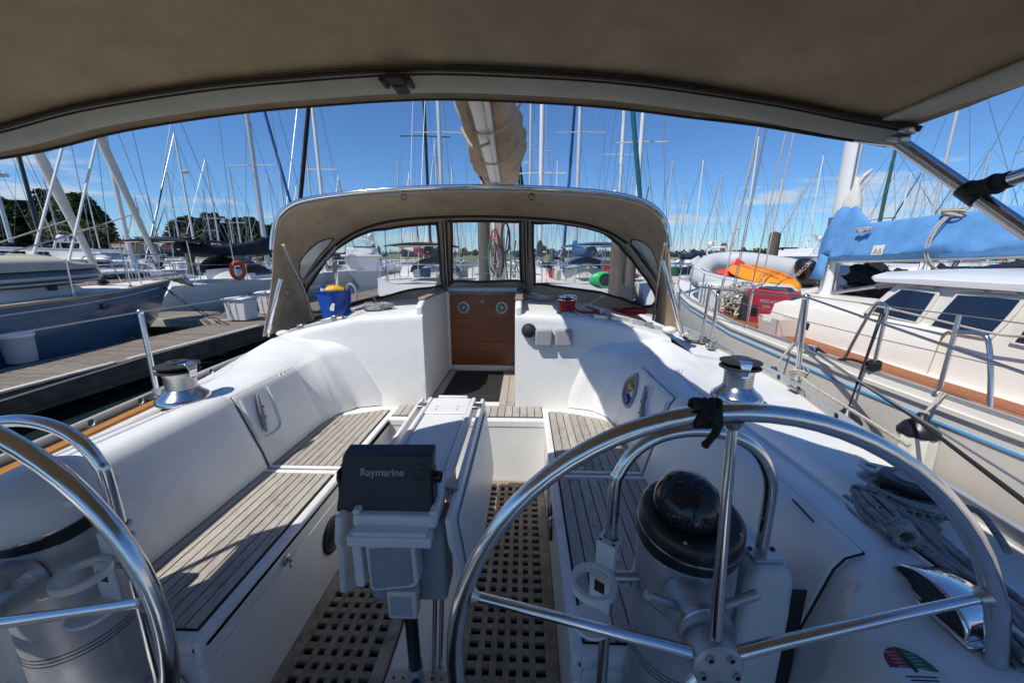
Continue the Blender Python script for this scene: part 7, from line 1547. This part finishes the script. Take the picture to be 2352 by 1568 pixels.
# motor yachts
def motor_yacht(p, hd, sc, label, radar=True):
    t = thing('motor_yacht', label, 'motor yacht', (p[0],p[1],WATER), hd, group='white motor yachts'); OFF[t.name] = Vector((0,0,0)); s = sc
    ys = [-.5,-.3,0,.25,.4,.5]; ws = [.9,1,1,.85,.5,.03]; hb = 2.0*s; L_ = 12*s
    m = MB(); rows = [[(-hb*w_,q*L_,1.3*s+.5*s*max(0,q)),(-hb*w_*.85,q*L_*.97,.0),(0,q*L_*.95,-.3),(hb*w_*.85,q*L_*.97,.0),(hb*w_,q*L_,1.3*s+.5*s*max(0,q))] for q, w_ in zip(ys, ws)]; m.loft(rows); m.add([Vector(a) for a in rows[0]], [(0,1,2,3,4)]); part('hull', m, 'white_hull', t, smooth=60)
    m = MB(); m.loft([[(-hb*w_,q*L_,1.3*s+.5*s*max(0,q)-.02),(hb*w_,q*L_,1.3*s+.5*s*max(0,q)-.02)] for q, w_ in zip(ys, ws)]); part('deck', m, 'white_hull', t)
    def slab(name, y0, y1, y2, y3, z0, z1, w0, w1, mt): 
        m = MB(); m.loft([[(-w0*s,y0*s,z0*s),(w0*s,y0*s,z0*s),(w0*s*.8,y1*s,z0*s),(-w0*s*.8,y1*s,z0*s)],[(-w1*s,y2*s,z1*s),(w1*s,y2*s,z1*s),(w1*s*.8,y3*s,z1*s),(-w1*s*.8,y3*s,z1*s)]], closed=True, cap=True); return part(name, m, mt, t, bevel=.06*s)
    slab('saloon', -3.2, 3.6, -3.0, 1.9, 1.3, 2.45, 1.65, 1.5, 'white_hull'); slab('saloon_glass', -2.6, 3.3, -2.5, 2.15, 1.65, 2.3, 1.69, 1.58, 'dark_glass'); slab('flybridge', -3.6, 1.9, -3.6, 1.2, 2.45, 2.62, 1.75, 1.75, 'white_hull'); slab('coaming', -2.8, 1.6, -2.6, .7, 2.62, 3.25, 1.45, 1.35, 'white_hull'); slab('screen', .3, 1.35, .2, .9, 3.1, 3.45, 1.2, 1.1, 'dark_glass')
    m = MB(); m.tube([(-1.3*s,-2.4*s,2.6*s),(-1.2*s,-1.9*s,4.0*s),(1.2*s,-1.9*s,4.0*s),(1.3*s,-2.4*s,2.6*s)], .09*s, 6); part('radar_arch', m, 'white_hull', t)
    m = MB(); m.tube([(0,-1.9*s,4.0*s),(0,-1.9*s,4.5*s)], .07*s, 6); m.box((0,-1.9*s,4.55*s), (1.3*s,.12*s,.10*s)); part('radar_scanner', m, 'white_plastic', t)
    m = MB(); m.ball((.7*s,-1.9*s,4.3*s), .28*s); part('dome_aerial', m, 'white_plastic', t)
    for x in (-1.2,1.2): 
        m = MB(); m.tube([(x*s,-2*s,4.0*s),(x*s*1.05,-2.4*s,8.2*s)], .02*s, 4); part('whip_aerial', m, 'label_white', t)
    m = MB(); m.tube([(-hb*.95,-.1*L_,1.95*s),(-hb*.8,.25*L_,2.1*s),(0,.5*L_,2.3*s),(hb*.8,.25*L_,2.1*s),(hb*.95,-.1*L_,1.95*s)], .025*s, 5); part('bow_rail', m, 'steel', t)
pm = ay(225, 590, 24); motor_yacht((pm.x, 24), -1.35, .72, 'white flybridge motor yacht beyond the blue cutter')
pm = ay(1600, 590, 22); motor_yacht((pm.x, 22), PIh+.25, .62, 'white motor yacht with tall whip aerials behind the dinghy')
pm = ay(1820, 590, 34); motor_yacht((pm.x, 34), .4, .8, 'small white motor yacht left of the outboard')
pm = ay(2090, 590, 36); motor_yacht((pm.x, 36), .6, .8, 'white cabin cruiser beyond the green sail cover')
pm = ay(840, 590, 30); motor_yacht((pm.x, 30), .3, .8, 'white trawler yacht in the port dodger window')
for (x, D) in ((-26,32),(-19,38),(-13,34),(-33,44),(17,30),(24,36),(31,33),(11,40)):
    pass
# shore: bank, far woods
m = MB(); rows = []
for i in range(61):
    x = -420 + i*14; y0 = 82 + .10*abs(x+60) + 5*mnoise.noise(Vector((x*.02,0,0))); z = 1.6 + .6*mnoise.noise(Vector((x*.03,3,0)))
    rows.append([(x,y0,WATER-.3),(x,y0+5,z*.55),(x,y0+12,z),(x,y0+60,z+.8),(x,y0+420,z+2)])
m.loft(rows); struct(part('shore_bank', m, 'bank', smooth=60))
m = MB(); rows = []
for i in range(61):
    x = -300 + i*45; y0 = 560 + .2*abs(x-300); rows.append([(x,y0,WATER-.3),(x,y0+14,1.2),(x,y0+300,4)])
m.loft(rows); struct(part('far_shore', m, 'bank', smooth=60))
q = random.Random(77); m = MB()
def leafquad(m, c, sz, q):
    n = Vector((q.gauss(0,1),q.gauss(0,1),q.gauss(0,1)+.35)).normalized(); a = n.orthogonal().normalized(); a = Matrix.Rotation(q.uniform(0,6.28),3,n) @ a; b = n.cross(a); s1 = sz*q.uniform(.6,1.2); s2 = sz*q.uniform(.5,1)
    m.add([c+a*s1, c+b*s2, c-a*s1*.9, c-b*s2], [(0,1,2,3)])
for i in range(1500):
    x = q.uniform(-260, 1500); y = 585 + .2*abs(x-300) + q.uniform(0,30); h = 9 + 5*mnoise.noise(Vector((x*.012,0,5))) + q.uniform(-2,3); wd = q.uniform(3,7)
    for j in range(7):
        c = Vector((x+q.uniform(-wd,wd), y+q.uniform(-3,3), 1+h*q.uniform(.1,.95)**.8)); leafquad(m, c, 2.4, q)
stuff(part('far_woods', m, 'far_wood', smooth=None))
# trees: three grown shapes, copied
def crown_mesh(seed, H, Rr, n, columns, sz):
    q = random.Random(seed); m = MB(); blobs = []
    for i in range(columns):
        a = q.uniform(0,6.28); r = Rr*q.uniform(0,.75); blobs.append((Vector((cos(a)*r, sin(a)*r, 0)), q.uniform(.72,1.0)*H*(1-.25*(r/Rr)**2), q.uniform(.28,.42)*Rr))
    for i in range(n):
        c, h, r = q.choice(blobs); f = q.uniform(.13,1.0); prof = (sin(pi*min(1,(f-.08)/.95))**.6)*(1-.35*f)
        a = q.uniform(0,6.28); rr = r*prof*q.uniform(.35,1.0)**.5*1.5; p = c*(1-.25*f) + Vector((cos(a)*rr, sin(a)*rr, h*f))
        if mnoise.noise(p*.55 + Vector((seed,0,0))) < -.30: continue
        leafquad(m, p, sz, q)
    return m
def trunk_mesh(H, Rr, seed):
    q = random.Random(seed); m = MB(); m.tube([(0,0,-.6),(0,0,H*.3),(q.uniform(-.3,.3),q.uniform(-.3,.3),H*.75)], [H*.022,H*.018,H*.006], 8)
    for i in range(7):
        a = q.uniform(0,6.28); z0 = H*q.uniform(.12,.45); m.tube([(0,0,z0),(cos(a)*Rr*.25,sin(a)*Rr*.25,z0+H*.14),(cos(a)*Rr*.5,sin(a)*Rr*.5,z0+H*.38)], [H*.009,H*.006,H*.003], 5)
    return m
TR = {}
for nm_, (seed, H, Rr, n, colm, sz, mt) in dict(poplar=(1,16,4.2,16000,10,.36,'leaf_dark'), poplar2=(2,15,4.6,16000,11,.36,'leaf_dark'), round=(3,11,4.6,6000,12,.30,'leaf_mid'), gold=(4,7,4.0,4000,10,.28,'leaf_gold')).items():
    TR[nm_] = (crown_mesh(seed,H,Rr,n,colm,sz), trunk_mesh(H,Rr,seed+50), mt, H, {})
def tree(kind, u, D, vt, label, group, wide=1.0):
    cm, tm, mt, H, cache = TR[kind]; p = ay(u, 590, D); z0 = 1.4; top = ay(u, vt, D).z; s = (top-z0)/H
    t = thing('shore_tree', label, 'tree', (p.x, D, z0), 0, group); OFF[t.name] = Vector((0,0,0)); wide *= 1.7; t.scale = (s*wide, s*wide, s); t.rotation_euler = (0,0,u*.7)
    if not cache:
        cache['c'] = part('crown', cm, mt, t, smooth=None, fixn=False); cache['t'] = part('trunk', tm, 'bark', t)
    else: child_copy(cache['c'], t); child_copy(cache['t'], t)
lp = 'poplars behind the blue cutter'; rp_ = 'poplars behind the black sail cover'
for kind, u, D, vt, lb, g, wd in (('poplar',-15,96,440,'leftmost poplar, cut by the edge of the photo',lp,.8),('poplar2',55,98,436,'poplar second from the left edge',lp,.85),('poplar',150,97,428,'poplar left of the tallest one behind the white poles',lp,.85),('poplar2',215,95,424,'tallest dark tree behind the furled sails',lp,.95),('poplar2',185,92,470,'lower bushy tree in front of the tallest poplar',lp,.8),('gold',205,88,500,'golden-green tree under the tallest poplar',lp,1.0),
    ('poplar',432,120,494,'leftmost poplar of the middle row',rp_,1.15),('poplar2',468,122,486,'poplar just left of the bare mast',rp_,1.15),('poplar',508,121,484,'poplar behind the bare mast',rp_,1.15),('poplar2',552,124,490,'poplar right of the bare mast',rp_,1.15),('poplar',590,123,494,'rightmost poplar of the middle row',rp_,1.15),('poplar2',625,126,504,'poplar half hidden by the dodger corner',rp_,1.15),
    ('round',352,110,566,'round tree by the red-roofed house','round trees on the far bank',1.2),('gold',320,104,566,'low olive-green tree beside the red roofs','round trees on the far bank',1.3),('round',745,120,560,'round tree left in the port window','round trees on the far bank',1.2),('round',862,118,560,'domed tree in the middle of the port window','round trees on the far bank',1.25),('round',955,120,572,'tree behind the red sail in the port window','round trees on the far bank',1.0),('round',1066,118,568,'left tree in the middle window','round trees on the far bank',1.0),('round',1092,118,572,'right tree in the middle window','round trees on the far bank',1.0),
    ('gold',1742,330,572,'yellow-green tree on the far wooded shore','trees on the far shore',1.6),('round',1260,150,572,'left tree in the starboard window','round trees on the far bank',1.6),('round',1310,155,574,'right tree in the starboard window','round trees on the far bank',1.6)):
    tree(kind, u, D, vt, lb, g, wd)
# red-roofed houses and parked cars on the bank
def house(u0, u1, D, vr, ve, label):
    a, b = ay(u0,590,D), ay(u1,590,D); zr, ze = ay(u0,vr,D).z, ay(u0,ve,D).z; xm = (a.x+b.x)/2; w_ = (b.x-a.x)/2
    t = thing('house', label, 'house', (xm, D, 1.2), group='red-roofed houses on the bank'); m = MB(); m.bb(xm-w_*.9,xm+w_*.9,D,D+7,1.0,ze); part('wall', m, 'house_wall', t, smooth=None)
    m = MB(); m.loft([[(xm-w_,D-.6,ze-.1),(xm-w_*.4,D+3.5,zr),(xm+w_*.4,D+3.5,zr),(xm+w_,D-.6,ze-.1)],[(xm-w_,D+7.6,ze-.1),(xm-w_*.4,D+3.6,zr),(xm+w_*.4,D+3.6,zr),(xm+w_,D+7.6,ze-.1)]]); m.add([(xm-w_,D-.6,ze-.1),(xm-w_*.4,D+3.5,zr),(xm-w_*.4,D+3.6,zr),(xm-w_,D+7.6,ze-.1),(xm+w_,D-.6,ze-.1),(xm+w_*.4,D+3.5,zr),(xm+w_*.4,D+3.6,zr),(xm+w_,D+7.6,ze-.1)], [(0,1,2,3),(4,5,6,7)]); part('roof', m, 'roof_tile', t, smooth=None)
    for i in range(4):
        x = xm-w_*.75+i*w_*.5; m = MB(); m.bb(x-.45,x+.45,D-.05,D+.02,ze-1.9,ze-.7); wn_ = part('window', m, 'label_white', t, smooth=None); m = MB(); m.bb(x-.36,x+.36,D-.07,D-.05,ze-1.82,ze-.78); part('pane', m, 'dark_glass', wn_, smooth=None)
house(258, 302, 86, 543, 560, 'two-storey house with a hipped red roof beside the tall trees'); house(325, 366, 100, 558, 574, 'low house with a red roof left of the black sail cover')
def car(u, D, label, mt):
    p = ay(u,590,D); z = 2.0; t = thing('parked_car', label, 'car', (p.x, D, z), group='cars parked on the bank'); x = p.x
    m = MB(); m.prism([(x-2.1,D-.85,z+.3),(x+2.1,D-.85,z+.3),(x+2.15,D-.85,z+.75),(x+1.2,D-.85,z+.88),(x-1.9,D-.85,z+.88),(x-2.15,D-.85,z+.7)], (0,1.7,0)); part('body', m, mt, t, bevel=.08)
    m = MB(); m.prism([(x-1.7,D-.75,z+.88),(x+1.1,D-.75,z+.88),(x+.5,D-.75,z+1.42),(x-1.2,D-.75,z+1.42)], (0,1.5,0)); part('cabin', m, 'dark_glass', t, bevel=.06)
    for dx in (-1.35,1.35):
        m = MB(); m.lathe([(0,0),(.33,0),(.33,.2),(0,.2)], (x+dx,D-.88,z+.33), (0,1,0), 16); part('wheel', m, 'rubber', t)
car(25, 93, 'silver car parked on the bank at far left', 'car_paint'); car(600, 99, 'white car parked on the bank behind the black dodger', 'car_paint'); car(380, 97, 'dark car parked on the bank near the red roof', 'car_dark')
